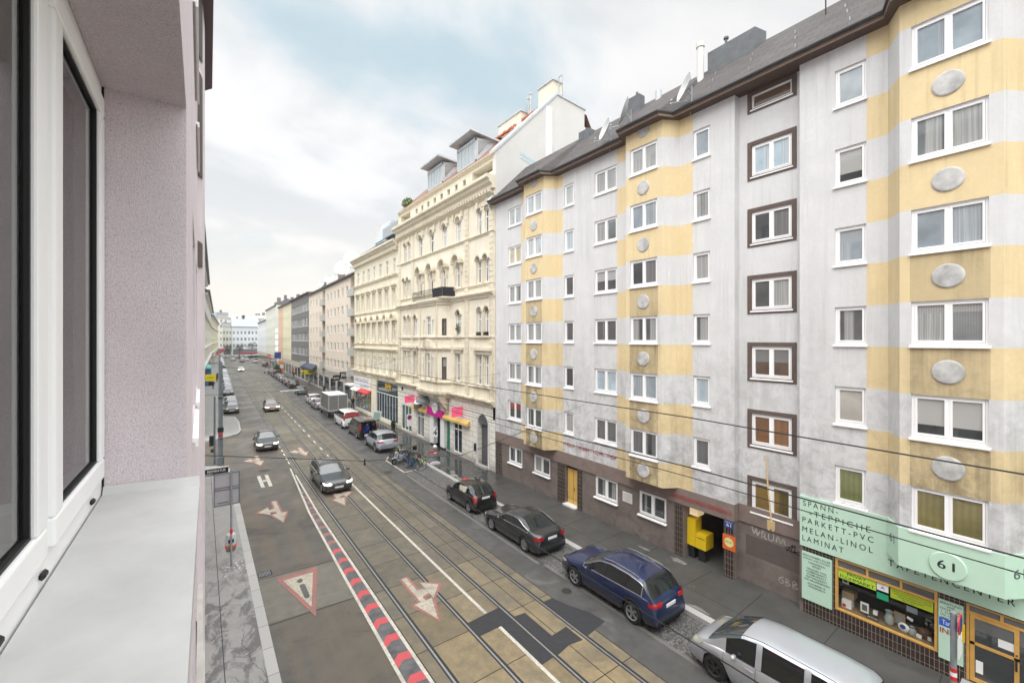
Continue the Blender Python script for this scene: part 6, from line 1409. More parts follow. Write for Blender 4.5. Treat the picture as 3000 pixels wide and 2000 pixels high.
CARS = {
 'suv': dict(L=4.70, W=1.90, xf=.88, xr=3.74, rw=.375, sill=.26, tumble=.33, glass=(1.28,2.12,4.05,4.50), side=(1.36,4.12), pillars=(2.52,3.42), seams=(1.42,2.5,3.4), handles=(2.25,3.2), lampz=.80, tlz=.98, tlh=.07, tls=.24, tly=.50, pzr=.84, prx=.02, chrome=1, rails=1, clad=1, spokes=5, gz=.68, 
   top=[(0,.60),(.05,.86),(.3,.98),(1.25,1.10),(2.15,1.58),(2.7,1.655),(3.5,1.64),(4.1,1.57),(4.52,1.14),(4.66,1.02),(4.70,.62)], belt=[(0,.58),(.06,.80),(.35,.90),(1.3,1.01),(4.0,1.10),(4.5,1.06),(4.70,.6)]),
 'fastback': dict(L=4.72, W=1.86, xf=.92, xr=3.74, rw=.345, sill=.20, tumble=.40, glass=(1.38,2.18,3.15,4.15), side=(1.48,3.95), pillars=(2.55,), seams=(1.5,2.55,3.6), handles=(2.3,3.3), lampz=.68, tlz=.86, tlh=.075, pzr=.80, chrome=1, spokes=10, gz=.55,
   top=[(0,.50),(.05,.70),(.3,.80),(1.35,.97),(2.2,1.34),(2.75,1.385),(3.2,1.35),(4.15,1.04),(4.55,.98),(4.68,.95),(4.72,.52)], belt=[(0,.48),(.06,.66),(.35,.75),(1.4,.90),(3.6,.96),(4.3,.94),(4.72,.5)]),
 'hatch': dict(L=3.72, W=1.66, xf=.70, xr=3.06, rw=.30, sill=.20, tumble=.30, glass=(.98,1.55,2.95,3.52), side=(1.05,3.06), pillars=(2.18,), seams=(1.1,2.2), handles=(2.0,), lampz=.70, tlz=.86, pzr=.88, prx=.03, spokes=8, gz=.56, tlh=.15, tly=.78, tls=.10,
   top=[(0,.52),(.05,.74),(.25,.86),(.95,1.02),(1.6,1.42),(2.0,1.475),(2.7,1.45),(3.0,1.38),(3.54,1.02),(3.68,.92),(3.72,.5)], belt=[(0,.5),(.06,.70),(.3,.80),(1.0,.93),(3.0,1.0),(3.5,.97),(3.72,.5)]),
 'minivan': dict(L=4.60, W=1.80, xf=.84, xr=3.72, rw=.33, sill=.22, tumble=.24, glass=(.62,1.55,4.35,4.56), side=(1.16,4.10), pw=.075, pbody=1, roofseam=1, pillars=(2.05,3.2), seams=(1.12,2.0,3.1), handles=(1.85,2.95), lampz=.84, tlz=1.0, pzr=.9, spokes=5, gz=.6, hlz=.10, hls=.34, hly=.62, tlh=.2, tly=.80, tls=.1, crown=.05,
   top=[(0,.52),(.06,.78),(.25,.96),(.62,1.12),(1.1,1.42),(1.6,1.66),(2.1,1.73),(3.6,1.73),(4.3,1.66),(4.52,1.2),(4.60,.55)], belt=[(0,.5),(.07,.72),(.3,.86),(.9,.98),(4.2,1.06),(4.5,1.02),(4.60,.5)]),
 'van': dict(L=4.90, W=1.92, xf=.90, xr=3.88, rw=.34, sill=.24, tumble=.20, glass=(.88,1.62,4.72,4.86), side=(1.0,4.6), pillars=(2.0,3.2), seams=(1.1,2.0,3.2), handles=(1.9,), lampz=.86, tlz=1.25, pzr=.75, spokes=6, gz=.66, tlh=.28, tly=.86, tls=.08, boxy=1, tail=.05,
   top=[(0,.55),(.06,.84),(.3,1.0),(.86,1.16),(1.65,1.78),(2.0,1.90),(4.6,1.90),(4.75,1.84),(4.88,1.1),(4.9,.55)], belt=[(0,.52),(.07,.78),(.35,.92),(.95,1.06),(4.7,1.12),(4.9,.52)]),
 'saloon': dict(L=4.60, W=1.80, xf=.86, xr=3.50, rw=.32, sill=.19, tumble=.36, glass=(1.30,2.0,3.1,3.85), side=(1.38,3.55), pillars=(2.4,), seams=(1.4,2.4,3.3), handles=(2.2,3.1), lampz=.66, tlz=.84, pzr=.78, spokes=8, gz=.55,
   top=[(0,.5),(.05,.70),(.3,.80),(1.28,.96),(2.05,1.40),(2.6,1.455),(3.1,1.41),(3.9,1.06),(4.5,1.0),(4.57,.92),(4.60,.5)], belt=[(0,.48),(.06,.65),(.35,.74),(1.3,.89),(3.6,.95),(4.4,.90),(4.60,.5)]),
 'estate': dict(L=4.88, W=1.86, xf=.86, xr=3.74, rw=.335, sill=.19, tumble=.36, glass=(1.45,2.2,4.25,4.70), side=(1.52,4.40), pillars=(2.58,3.55), seams=(1.55,2.58,3.5), handles=(2.3,3.3), lampz=.68, tlz=.86, pzr=.8, spokes=10, gz=.60, gw=.42, chrome=1, rails=1,
   top=[(0,.5),(.05,.74),(.3,.84),(1.42,1.0),(2.25,1.43),(2.8,1.49),(3.8,1.47),(4.3,1.40),(4.72,1.02),(4.84,.94),(4.88,.5)], belt=[(0,.48),(.06,.68),(.35,.77),(1.45,.93),(4.3,1.0),(4.7,.95),(4.88,.5)]),
}
CARS['compact'] = dict(CARS['hatch'], L=4.15, W=1.76, xr=3.40, glass=(1.15,1.8,3.4,3.95), side=(1.22,3.5), pillars=(2.3,), seams=(1.25,2.3,3.2), handles=(2.1,3.0), rw=.315,
   top=[(0,.52),(.05,.74),(.25,.84),(1.12,1.0),(1.85,1.42),(2.3,1.485),(3.1,1.46),(3.45,1.38),(3.98,1.0),(4.11,.92),(4.15,.5)], belt=[(0,.5),(.06,.70),(.3,.79),(1.15,.93),(3.4,1.0),(3.9,.97),(4.15,.5)])
def car(kind, paint_, X, Yfront, heading, label, group=None, cat='car', lit=False, name=None, small=False, rim=None, bodyclad=None):
    """heading +1 drives up the street, -1 towards the camera; Yfront is where the nose is"""
    out, fit = car_meshes(kind); S = CARS[kind]; L_ = S['L']
    yc = Yfront-heading*L_/2; rz = (math.pi/2 if heading > 0 else -math.pi/2) - (math.atan(.024) if yc > 32 else 0)
    t = thing(name or ('parked_car' if not lit else 'moving_car'), label, cat, (X, yc, .006), rz, group)
    def part(key, nm, loc=None, m=None, sc_=None, parent=t):
        if key not in out: return None
        o = link(nm, out[key], parent, loc)
        if m: o.material_slots[0].link = 'OBJECT'; o.material_slots[0].material = m
        if sc_: o.scale = sc_
        return o
    P = M['car_'+paint_]
    part('body', 'body', m=P); part('under', 'underbody'); part('windscreen', 'windscreen'); part('rear_window', 'rear_window'); [part(k, 'side_window') for k in out if k.startswith('side_window')]; part('trim', 'window_trim', m=M['car_'+bodyclad] if bodyclad else None)
    for p in fit['wheel']:
        w = part('tyre', 'wheel', (p[0], p[1], p[2]), sc_=(1, p[3], 1)); r_ = part('rim', 'rim', parent=w, m=M[rim] if rim else None)
    for k in ('1', '-1'): part('headlight_'+k, 'headlight', None, M['lamp_lit'] if lit else None); part('taillight_'+k, 'taillight')
    for p in fit['licence_plate']: part('licence_plate', 'licence_plate', p)
    part('grille', 'grille', fit['grille'][0])
    for k, p in enumerate(fit['mirror']): part('mirror', 'mirror', p, P, (1, 1 if k == 0 else -1, 1))
    if not small:
        part('handle', 'door_handle', m=P); part('roofseam', 'roof_seam'); part('seam', 'door_seam'); part('chrome', 'chrome_trim')
    return t
PR = 'cars parked along the right kerb'; PL = 'cars parked along the left kerb'; MV = 'cars driving towards the window'
car('minivan', 'silver', 13.08, 7.50, 1, 'silver people carrier parked outside the mint carpet shop', PR, rim='rim_dark')
car('suv', 'navy', 13.19, 13.42, 1, 'dark blue off-road estate with chrome window trim parked behind the silver van', PR)
car('fastback', 'graphite', 13.22, 19.68, 1, 'grey fastback with multi-spoke wheels parked between black hatchback and blue one', PR)
h_ = car('hatch', 'black', 13.30, 24.52, 1, 'small black hatchback with red mark on its roof, parked before the bicycles', PR)
MB().box(-.05,.22,.22,.45,1.46,1.50).build('roof_sticker', M['red_paint'], h_); MB().ell((-.1,-.45,1.50),(.28,.16,.06)).build('roof_bag', M['car_black'], h_, True)
car('suv', 'pale_grey', 13.45, 41.65, 1, 'pale grey off-road car parked beyond the bicycles', PR)
dv = car('van', 'brown_black', 13.62, 47.95, 1, 'dark van with its tailgate raised', PR, 'van')
MB().prism([(-.85,0),(.85,0),(.75,.06),(-.75,.06)], 0, .01, 'z'); 
m_ = MB(); m_.prism([(-2.40,1.90),(-3.45,2.04),(-3.47,1.97),(-2.42,1.82)], -.82, .82, 'y'); m_.build('tailgate', M['car_brown_black'], dv); MB().q((-2.47,-.72,.6),(-2.47,.72,.6),(-2.44,.68,1.75),(-2.44,-.68,1.75)).build('load_bay', M['black'], dv)
m_ = MB(); [m_.box(-2.5,-2.46,a,a+.35,z,z+.3) for a, z in ((-.6,.65),(.15,.68),(-.2,1.05))]; m_.build('luggage', M['blue_sign'], dv)
car('van', 'white', 13.75, 54.2, 1, 'white delivery van with red rear windows sticker', PR, 'van', name='parked_van')
for o in list(col.objects):
    if o.name.startswith('rear_window') and o.parent and o.parent.get('label', '').startswith('white delivery'): o.material_slots[0].link = 'OBJECT'; o.material_slots[0].material = mat('van_sticker', (.25,.05,.05), .2, var=.5, vscale=4)
# box truck
t = thing('box_truck', 'grey box truck parked in front of the white van', 'truck', (14.1, 57, .006), -math.atan(.022), PR)
MB().box(-1.13,1.13,0,4.7,.95,2.95).build('cargo_box', mat('truck_grey', (.155,.155,.15), .6, var=.08, vscale=1.5), t)
MB().box(-1.14,-1.13,.0,4.7,.95,1.05).box(-1.14,1.14,-.01,.0,.95,1.05).box(-1.15,1.15,-.02,.03,2.88,2.97).box(-1.15,-1.1,-.02,.03,.95,2.95).box(1.1,1.15,-.02,.03,.95,2.95).box(-.02,.02,-.02,.0,1,2.9).build('box_edge', M['zinc'], t)
MB().q((-1.12,.01,2.956),(1.12,.01,2.956),(1.12,4.69,2.956),(-1.12,4.69,2.956)).build('roof', M['white_render'], t)
MB().prism([(4.75,.5),(6.5,.5),(6.55,1.1),(6.1,1.35),(5.6,2.2),(4.75,2.25)], -.98, .98, 'x').build('cab', M['car_white'], t); MB().box(-.4,.4,0,6,.5,.85).build('chassis', M['car_black'], t)
MB().q((-.9,6.12,1.4),(.9,6.12,1.4),(.85,5.66,2.15),(-.85,5.66,2.15)).build('windscreen', M['car_glass'], t); MB().box(-.99,-.98,4.9,5.75,1.4,2.05).box(.98,.99,4.9,5.75,1.4,2.05).build_each('side_window', M['car_glass'], t)
tyo, _ = car_meshes('van')
for x, y in ((-.95,1.0),(.95,1.0),(-.92,5.6),(.92,5.6)):
    w = link('wheel', tyo['tyre'], t, (x, y, .36), math.pi/2); w.scale = (1.05, 1.1 if x < 0 else -1.1, 1.05); link('rim', tyo['rim'], w)
MB().ell((-1.0,-.02,.85),(.1,.03,.07)).ell((1.0,-.02,.85),(.1,.03,.07)).build_each('taillight', M['tail_red'], t); MB().box(-.26,.26,-.03,-.01,.6,.71).build('licence_plate', M['plate_white'], t)
car('compact', 'mid_silver', 13.95, 69.4, 1, 'silver hatchback parked ahead of the box truck', PR, small=True)
car('compact', 'white', 14.3, 75.2, 1, 'white hatchback half hidden by the box truck', PR, small=True)
car('compact', 'teal_grey', 14.85, 88.6, 1, 'lone grey hatchback in the gap before the dark parked cars', PR, small=True)
for k, (kd, c_, X, Y, lb) in enumerate((('suv','black',15.5,101.6,'black off-road car, first of the dark parked cars past the gap'),('compact','dark_grey',15.55,107.5,'dark grey hatchback second in the dark parked row'),('saloon','dark_blue',15.75,113.5,'dark blue saloon third in the dark parked row'),('compact','mid_silver',15.95,119.4,'pale hatchback in the middle of the dark parked row'),('saloon','black',16.1,125.6,'black saloon beyond the pale hatchback'),('van','dark_grey',16.3,132,'dark van near the far end of the right parked row'),('saloon','dark_grey',16.5,138.4,'dark saloon next to last in the right parked row'),('compact','black',16.6,144.5,'black hatchback at the far end of the right parked row'))):
    car(kd, c_, X, Y, 1, lb, PR, small=True, cat='van' if kd == 'van' else 'car')
car('suv', 'black', 19.3, 186, 1, 'black car standing at the far junction on the right'); car('van', 'white', 19.0, 219, 1, 'white van standing beyond the far junction', cat='van', name='parked_van')
car('saloon', 'mid_silver', 16.6, 256, 1, 'silver car far beyond the junction', small=True)
car('estate', 'graphite', 7.24, 29.0, -1, 'dark estate car with lit headlights on the tram rails', MV, lit=True)
car('saloon', 'black', 4.88, 43.7, -1, 'black saloon with lit headlights in the left lane', MV, lit=True)
car('saloon', 'bronze', 8.02, 67.2, -1, 'brownish car with lit headlights on the rails farther back', MV, lit=True)
car('compact', 'white', 10.05, 156.5, -1, 'white car with lit headlights far down the street', MV, lit=True, small=True)
LC = [('compact','black',68.6),('compact','mid_silver',74.6),('saloon','dark_grey',91.5),('compact','pale_grey',98),('saloon','mid_silver',104.5),('compact','white',110.8),('suv','pale_grey',117.2),('compact','mid_silver',123.4),('saloon','dark_blue',130),('compact','silver',136.2),('compact','white',142.4),('saloon','silver',149),('compact','black',182),('compact','silver',188.5),('saloon','white',195),('compact','mid_silver',201.5),('suv','silver',208),('compact','white',215),('saloon','mid_silver',222),('compact','silver',230),('compact','white',240),('saloon','silver',250)]
CN = {'black':'black','mid_silver':'silver','dark_grey':'dark grey','pale_grey':'pale grey','white':'white','dark_blue':'dark blue','silver':'pale silver'}
for i, (kd, c_, Y) in enumerate(LC):
    kn = {'compact':'hatchback','saloon':'saloon','suv':'off-road car'}[kd]
    lb = ('%s %s nearest the built-out kerb on the left' % (CN[c_], kn)) if i == 0 else ('%s %s, %s car of the left parked row' % (CN[c_], kn, ORD[i])) if i < 20 else '%s %s near the far end of the left parked row' % (CN[c_], kn)
    car(kd, c_, 2.45+bend(Y)+.05, Y, -1, lb, PL, small=i > 4)
for kd, c_, X, Y, hd, lb in (('compact','dark_grey',14.4,224,1,'dark grey hatchback waiting at the far junction'),('saloon','black',12.2,238,-1,'black saloon coming round the far junction'),('van','white',17.5,244,1,'white van beside the red stalls'),('compact','bronze',14.9,270,1,'bronze hatchback before the red stalls'),('saloon','dark_blue',11.5,282,-1,'dark blue saloon at the end of the street'),('van','dark_grey',9.2,276,-1,'dark van at the left of the far junction')):
    car(kd, c_, X, Y, hd, lb, small=True, cat='van' if kd == 'van' else 'car', name='moving_car')
# ------------------------------------------------------------------ bicycles and moped
def bicycle(x, y, rz, lean, frame_m, label, basket=False):
    t = thing('bicycle', label, 'bicycle', (x, y, .006), rz, 'bicycles in the marked bay'); t.rotation_euler = (lean, 0, rz)
    for wx in (-.52, .52):
        w = MB(); w.tube([(.325*math.cos(a*math.pi/12), 0, .335+.325*math.sin(a*math.pi/12)) for a in range(25)], .018, 6, cap=False)
        wo = w.build('wheel', M['tyre'], t, True); wo.location = (wx, 0, 0)
        s = MB()
        for k in range(14): a = k*math.pi/7; s.tube([(.02*math.cos(a+1), (.02 if k % 2 else -.02), .335+.02*math.sin(a+1)), (.31*math.cos(a), 0, .335+.31*math.sin(a))], .004, 3, cap=False)
        s.tube([(.30*math.cos(a*math.pi/12), 0, .335+.30*math.sin(a*math.pi/12)) for a in range(25)], .010, 5, cap=False); s.build('rim', M['galv'], wo)
    f = MB(); bb, st, hd, ra, fa = (-.08,0,.30), (-.22,0,.80), (.34,0,.82), (-.52,0,.335), (.52,0,.335)
    for a, b in ((bb, st), (bb, (.36,0,.68)), ((-.19,0,.72), hd), (bb, ra), ((-.2,.0,.76), ra), ((.38,0,.64), hd)): f.tube([a, b], .018, 6)
    f.tube([hd, (.42,0,.6), fa], .016, 6); f.build('frame', frame_m, t, True)
    h = MB(); h.tube([hd, (.31,0,1.0)], .014, 6); h.tube([(.22,-.29,1.02),(.31,-.2,1.03),(.33,0,1.0),(.31,.2,1.03),(.22,.29,1.02)], .014, 6); h.build('handlebar', M['dark_iron'], t, True)
    s = MB(); s.tube([st, (-.25,0,.92)], .014, 6); s.ell((-.27,0,.95), (.14,.075,.035), 10, 6); s.build('saddle', M['car_black'], t, True)
    c = MB(); c.lathe([(.0,-.03),(.09,-.03),(.09,-.025),(0,-.025)], 16, 'y', (-.08,0,.30)); c.tube([(-.08,-.05,.30),(.06,-.07,.2)], .01, 5).box(.02,.12,-.13,-.06,.19,.21).tube([(-.08,.05,.3),(-.2,.07,.4)], .01, 5).box(-.25,-.15,.06,.13,.39,.41); c.build('crank', M['dark_iron'], t)
    m = MB(); m.tube([(-.52+.36*math.cos(a*math.pi/12), 0, .335+.36*math.sin(a*math.pi/12)) for a in range(1, 12)], .02, 5, cap=False); m.tube([(-.25,0,.74),(-.75,0,.72)], .012, 5).tube([(-.72,0,.72),ra], .008, 4); m.build('mudguard', M['dark_iron'], t)
    if basket: b = MB(); b.prism([(.42,-.16),(.42,.16),(.72,.16),(.72,-.16)], .78, 1.02); b.build('basket', mat('basket_grey', (.12,.12,.115), .7), t)
    return t
BK = [(13.35,31.55,R(100),R(8),'frame_green',(.12,.32,.10),'green framed bicycle at the near end of the bicycle bay',0),(13.75,31.9,R(70),R(-10),'frame_pale',(.45,.46,.42),'pale grey bicycle leaning beside the green one',1),(14.0,32.5,R(110),R(6),'frame_red',(.30,.03,.03),'dark red bicycle nearest the pavement in the bicycle bay',0),(13.3,32.3,R(60),R(12),'frame_teal',(.06,.28,.26),'teal bicycle behind the pale grey one',0),(13.6,35.1,R(20),R(-12),'frame_grass',(.14,.38,.09),'bright green bicycle next to the pale grey off-road car',1),(13.0,34.7,R(40),R(14),'frame_rust',(.28,.10,.05),'rust coloured bicycle leaning at the far end of the bay',0),(13.6,32.9,R(95),R(-8),'frame_black',(.015,.015,.017),'black bicycle squeezed between the red one and the scooters',1),(13.95,31.2,R(85),R(10),'frame_lime',(.30,.45,.08),'lime framed bicycle at the kerb end of the bay',0),(14.1,33.3,R(120),R(-9),'frame_silver',(.45,.46,.48),'silver bicycle against the kerb behind the scooters',0),(13.15,31.3,R(115),R(-7),'frame_blue',(.03,.10,.35),'blue bicycle next to the white bay corner',0)]
for x, y, a, l, mn, mc, lb, bk in BK: bicycle(x, y, a, l, mat(mn, mc, .35), lb, bk)
t = thing('moped', 'pale grey scooter parked among the bicycles', 'scooter', (13.0, 33.3, .006), R(200), None)
for wx in (-.6, .6):
    w = MB().lathe([(.13,-.05),(.22,-.055),(.245,-.02),(.245,.02),(.22,.055),(.13,.05)], 20, 'y', (wx,0,.245)).build('wheel', M['tyre'], t, True); MB().lathe([(0,-.03),(.14,-.04),(.14,.04),(0,.03)], 16, 'y', (wx,0,.245)).build('rim', M['rim'], w)
m_ = MB(); m_.prism([(-.75,.45),(-.7,.72),(-.3,.78),(-.05,.62),(-.05,.32),(-.45,.3)], -.17, .17, 'y'); m_.box(-.1,.4,-.19,.19,.26,.32); m_.prism([(.36,.28),(.44,.28),(.36,.92),(.26,.9)], -.2, .2, 'y'); m_.prism([(.38,.45),(.82,.5),(.7,.56),(.4,.62)], -.09, .09, 'y'); o = m_.build('body', M['car_pale_grey'], t); bv = o.modifiers.new('bevel', 'BEVEL'); bv.width = .03; bv.segments = 2
m_ = MB(); m_.prism([(-.72,.74),(-.7,.82),(-.2,.86),(-.05,.8),(-.05,.74)], -.14, .14, 'y'); m_.build('seat', M['car_black'], t)
m_ = MB(); m_.tube([(.52,0,.3),(.32,0,1.02)], .025, 6).tube([(.24,-.33,1.04),(.32,0,1.02),(.24,.33,1.04)], .016, 6).tube([(.28,.2,1.03),(.3,.3,1.28)], .008, 4).ell((.3,.31,1.3),(.02,.07,.045),8,5); m_.build('handlebar', M['dark_iron'], t)
MB().ell((.37,0,.95),(.06,.09,.08)).build('headlight', M['lamp_clear'], t, True)
t2 = thing('moped', 'dark scooter with black top box behind the pale scooter', 'scooter', (13.55, 33.7, .006), R(165), None)
for ch in list(t.children):
    c_ = copy_tree(ch, t2)
    if c_.name.startswith('body'): c_.material_slots[0].link = 'OBJECT'; c_.material_slots[0].material = M['car_dark_grey']
MB().box(-.98,-.62,-.18,.18,.86,1.18).build('top_box', M['car_black'], t2)
# ================================================================== street furniture
t = thing('lamp_post', 'thick grey-green tram mast at the corner of the side street', 'mast', (1.22, 40.7, .15))
MB().tube([(0,0,0),(0,0,8.1)], [.17,.13], 16).build('pole', M['pole_grey'], t, True); MB().tube([(0,0,0),(0,0,.55)], .25, 16).tube([(0,0,.55),(0,0,.62)], .28, 16).build('base', M['pole_grey'], t, True)
MB().box(-.2,.2,-.2,-.1,2.6,2.95).box(-.15,.15,-.21,-.17,2.3,2.5,m=1).tube([(0,-.0,5.2),(0,0,5.3)], .165, 12).tube([(0,-.0,2.0),(0,0,2.05)], .175, 12).build('sticker', [M['dark_iron'], M['red_paint']], t)
t = thing('sign_post', 'thin grey pole with small boxes just left of the tram mast', 'post', (.84, 41.2, .1)); MB().tube([(0,0,0),(0,0,5.4)], .07, 10).build('pole', M['pole_grey'], t, True); MB().box(-.34,-.06,-.05,.05,1.5,2.3).box(-.25,-.06,-.05,.05,1.0,1.25).build('signal_box', M['dark_iron'], t)
t = thing('notice_stand', 'framed timetable panel seen from behind on a grey post with a litter bin', 'sign', (1.05, 22.3, .15))
MB().tube([(0,-.06,0),(0,-.06,4.2)], .042, 12).build('post', M['galv'], t, True)
m_ = MB(); x0, x1, z0, z1 = -.63, .33, 2.66, 4.08
for q in ((x0,x0+.05,z0,z1),(x1-.05,x1,z0,z1),(x0+.05,x1-.05,z0,z0+.05),(x0+.05,x1-.05,z1-.05,z1),(x0+.05,x1-.05,3.33,3.37),(x0+.05,x1-.05,3.43,3.47)): m_.box(q[0],q[1],-.03,.02,q[2],q[3])
m_.box(-.5,-.1,-.02,-.01,2.78,2.83); m_.build('frame', M['pole_grey'], t); MB().box(x0+.02,x1-.02,-.01,.01,z0+.02,z1-.02).build('panel', mat('panel_pale', (.40,.385,.40), .45, var=.06, vscale=2), t)
MB().box(-.055,.055,-.11,-.05,1.42,1.6).tube([(0,-.06,1.3),(0,-.06,1.62)], .047, 10, m=1).build('sticker', [M['red_paint'], mat('sticker_pink', (.55,.3,.3), .5)], t)
b = thing('litter_bin', 'grey rounded litter bin with orange band hung on the timetable post', 'bin', (1.05, 22.52, .15))
MB().lathe([(0,.55),(.17,.56),(.19,.62),(.20,.78)], 20).build('bin_body', M['pole_grey'], b, True); MB().lathe([(.205,.72),(.215,.73),(.215,.83),(.205,.84)], 20).build('orange_band', mat('band_orange', (.65,.10,.01), .5), b); MB().lathe([(.2,.8),(.205,1.15),(.17,1.28),(.08,1.34),(0,1.35)], 20).build('hood', M['zinc'], b, True); MB().box(-.1,.1,-.23,-.19,.98,1.12).build('opening', M['black'], b)
t = thing('hanging_sign', 'black repair shop sign with white letters hung from the lilac house', 'sign', (.1, 24, 3.75)); MB().box(0,.92,-.04,.04,0,.30).build('board', M['black'], t); MB().box(-.01,.93,-.045,.045,.30,.345).build('cap', M['white_render'], t)
m_ = MB(); lettering(m_, 'REPARATUR', (.12,-.04,.14), (.7,0,0), (0,0,.11), (0,-1,0), bold=.02); lettering(m_, 'HANDY', (.03,-.04,.03), (.3,0,0), (0,0,.07), (0,-1,0), bold=.02); m_.build('lettering', M['white_paint'], t); MB().tube([(-.15,0,.2),(0,0,.2)], .02).build('bracket', M['dark_iron'], t)
t = thing('hanging_sign', 'yellow sign projecting from the far left houses above the pavement', 'sign', (.35, 60, 5.25)); MB().box(0,1.0,-.06,.06,0,.75).build('board', mat('sign_yellow', (.75,.62,.01), .5), t); MB().box(.3,.75,-.05,.05,-.55,-.05).build('lower_board', M['black'], t); MB().tube([(-.4,0,.4),(0,0,.4)], .02).build('bracket', M['dark_iron'], t)
m_ = MB(); lettering(m_, 'POST', (.2,-.06,.3), (.6,0,0), (0,0,.16), (0,-1,0)); m_.build('lettering', M['black_letter'], t)
# sign posts on the right pavement
t = thing('sign_post', 'thin sign post with tilted white sign and red striped board by the bicycles', 'sign post', (14.95, 30.9, .15)); MB().tube([(0,0,0),(0,0,2.95)], .03, 8).build('pole', M['galv'], t, True)
MB().box(-.22,.22,-.03,-.015,2.15,2.95).build('sign_panel', M['white_paint'], t); MB().prism([(-.18,2.45),(-.12,2.4),(.20,2.84),(.14,2.88)], -.036, -.031, 'y').prism([(.02,2.3),(.16,2.36),(.12,2.6),(-.05,2.5)], -.036, -.031, 'y').build('sign_stripe', M['black_letter'], t); MB().box(-.62,.15,-.05,-.03,.95,1.06).box(-.1,.15,-.05,-.03,.75,.84).build('striped_board', M['red_paint'], t); MB().box(-.12,.15,-.045,-.03,.845,.94).build('white_stripe', M['white_paint'], t)
MB().ell((-.02,-.05,1.4), (.16,.16,.14)).build('white_bag', M['white_paint'], t, True); m_ = MB(); m_.prism([(-.42,-.18),(.35,-.25),(.42,.15),(-.3,.22)], 0, .12); m_.prism([(-.3,-.12),(.2,-.18),(.25,.1),(-.2,.12)], .12, .2); m_.build('foot', mat('foot_grey', (.5,.5,.5), .7, var=.3, vscale=8), t)
t = thing('sign_post', 'thin sign post with a round no parking sign above a white plate', 'sign post', (15.46, 37.3, .15)); MB().tube([(0,0,0),(0,0,3.0)], .03, 8).build('pole', M['galv'], t, True); MB().box(-.27,.27,-.05,-.035,1.9,3.0).build('plate', M['white_paint'], t); MB().lathe([(0,-.055),(.21,-.055)], 22, 'y', (0,0,2.70)).build('sign_disc', M['blue_sign'], t)
MB().lathe([(.17,-.059),(.22,-.059)], 22, 'y', (0,0,2.70)).prism([(-.15,2.84),(-.12,2.87),(.15,2.56),(.12,2.53)], -.063, -.059, 'y').build('red_ring', M['red_paint'], t)
t = thing('sign_post', 'grey sign post with an edge-on round sign outside the mint shop', 'sign post', (14.8, 2.07, .15)); MB().tube([(0,0,0),(0,0,3.22)], .06, 12).build('pole', M['galv'], t, True); m_ = MB()
for k in range(3): m_.tube([(0,0,1.58+k*.1),(0,0,1.68+k*.1)], .063, 12, m=k % 2)
m_.build('reflective_band', [M['red_paint'], M['white_paint']], t); MB().lathe([(0,-.115),(.22,-.115),(.22,-.10),(0,-.10)], 24, 'y', (.03,0,2.98)).build('sign_disc', M['blue_sign'], t); MB().lathe([(.18,-.12),(.235,-.12),(.235,-.095),(.18,-.095)], 24, 'y', (.03,0,2.98)).build('red_ring', M['red_paint'], t); MB().box(-.16,.22,-.115,-.1,2.2,2.72).build('plate', M['white_paint'], t)
t = thing('traffic_cone', 'small orange cone on the pavement by the shop door', 'cone', (17.1, 2.05, .15)); MB().lathe([(.14,0),(.14,.03),(.1,.03),(.03,.42),(0,.43)], 16).build('cone', mat('cone_orange', (.65,.20,.03), .5), t); MB().lathe([(.075,.15),(.055,.24)], 16).build('stripe', M['white_paint'], t)
t = thing('menu_board', 'tilted white framed menu board on the pavement behind the dark van', 'board', (15.4, 46.2, .15)); m_ = MB(); m_.prism([(-.5,1.2),(.42,1.0),(.55,2.0),(-.36,2.2)], -.03, .03, 'y'); m_.build('frame', M['white_paint'], t); MB().prism([(-.38,1.3),(.34,1.14),(.43,1.88),(-.28,2.05)], -.04, -.031, 'y').build('menu', mat('menu_green', (.35,.48,.42), .5), t); MB().tube([(0,.05,0),(0,.05,1.5)], .03).box(-.3,.3,-.2,.3,0,.05).build('stand', M['galv'], t)
t = thing('flower_tub', 'dark tub at the shop corner where the straw house begins', 'planter', (17.2, 46.0, .15)); MB().lathe([(.2,0),(.28,.5),(.25,.5),(.2,.42)], 12).build('tub', M['dark_iron'], t); m_ = MB(); [m_.q(*[(jr.gauss(0,.16),jr.gauss(0,.16),.5+abs(jr.gauss(0,.2))) for _ in range(3)]) for _ in range(60)]; m_.build('plant', M['leaf_dark'], t)
# shops of the far right side
t = thing('hanging_sign', 'black box sign with large white letters on the pink block', 'sign', (17.0, 72, 3.45)); MB().box(0,1.05,-.1,.1,0,.85).box(1.05,2.05,-.1,.1,.2,1.3).build('board', M['black'], t); m_ = MB(); lettering(m_, 'JG', (1.2,-.1,.45), (.7,0,0), (0,0,.65), (0,-1,0), bold=.03); lettering(m_, 'BAR', (.12,-.1,.25), (.8,0,0), (0,0,.3), (0,-1,0)); m_.build('lettering', M['white_paint'], t)
t = thing('canopy', 'white flat canopy over the shop entrance next to the straw house', 'canopy', (17.2, 63.2, 3.3)); MB().box(0,1.7,0,3,0,.18).build('canopy_top', M['white_paint'], t); MB().tube([(.1,.2,-3.15),(.1,.2,0)], .04).tube([(.1,2.8,-3.15),(.1,2.8,0)], .04).build('canopy_leg', M['galv'], t)
t = thing('hanging_sign', 'long yellow sign over the pavement at the pink block', 'sign', (17.2, 100, 2.55)); MB().box(0,2.3,-.1,.1,0,.85).build('board', M['sign_yellow'], t); m_ = MB(); m_.lathe([(0,-.105),(.2,-.105)], 12, 'y', (.4,0,.42)); lettering(m_, 'APOTHEKE', (.75,-.1,.3), (1.3,0,0), (0,0,.25), (0,-1,0)); m_.build('lettering', M['black_letter'], t)
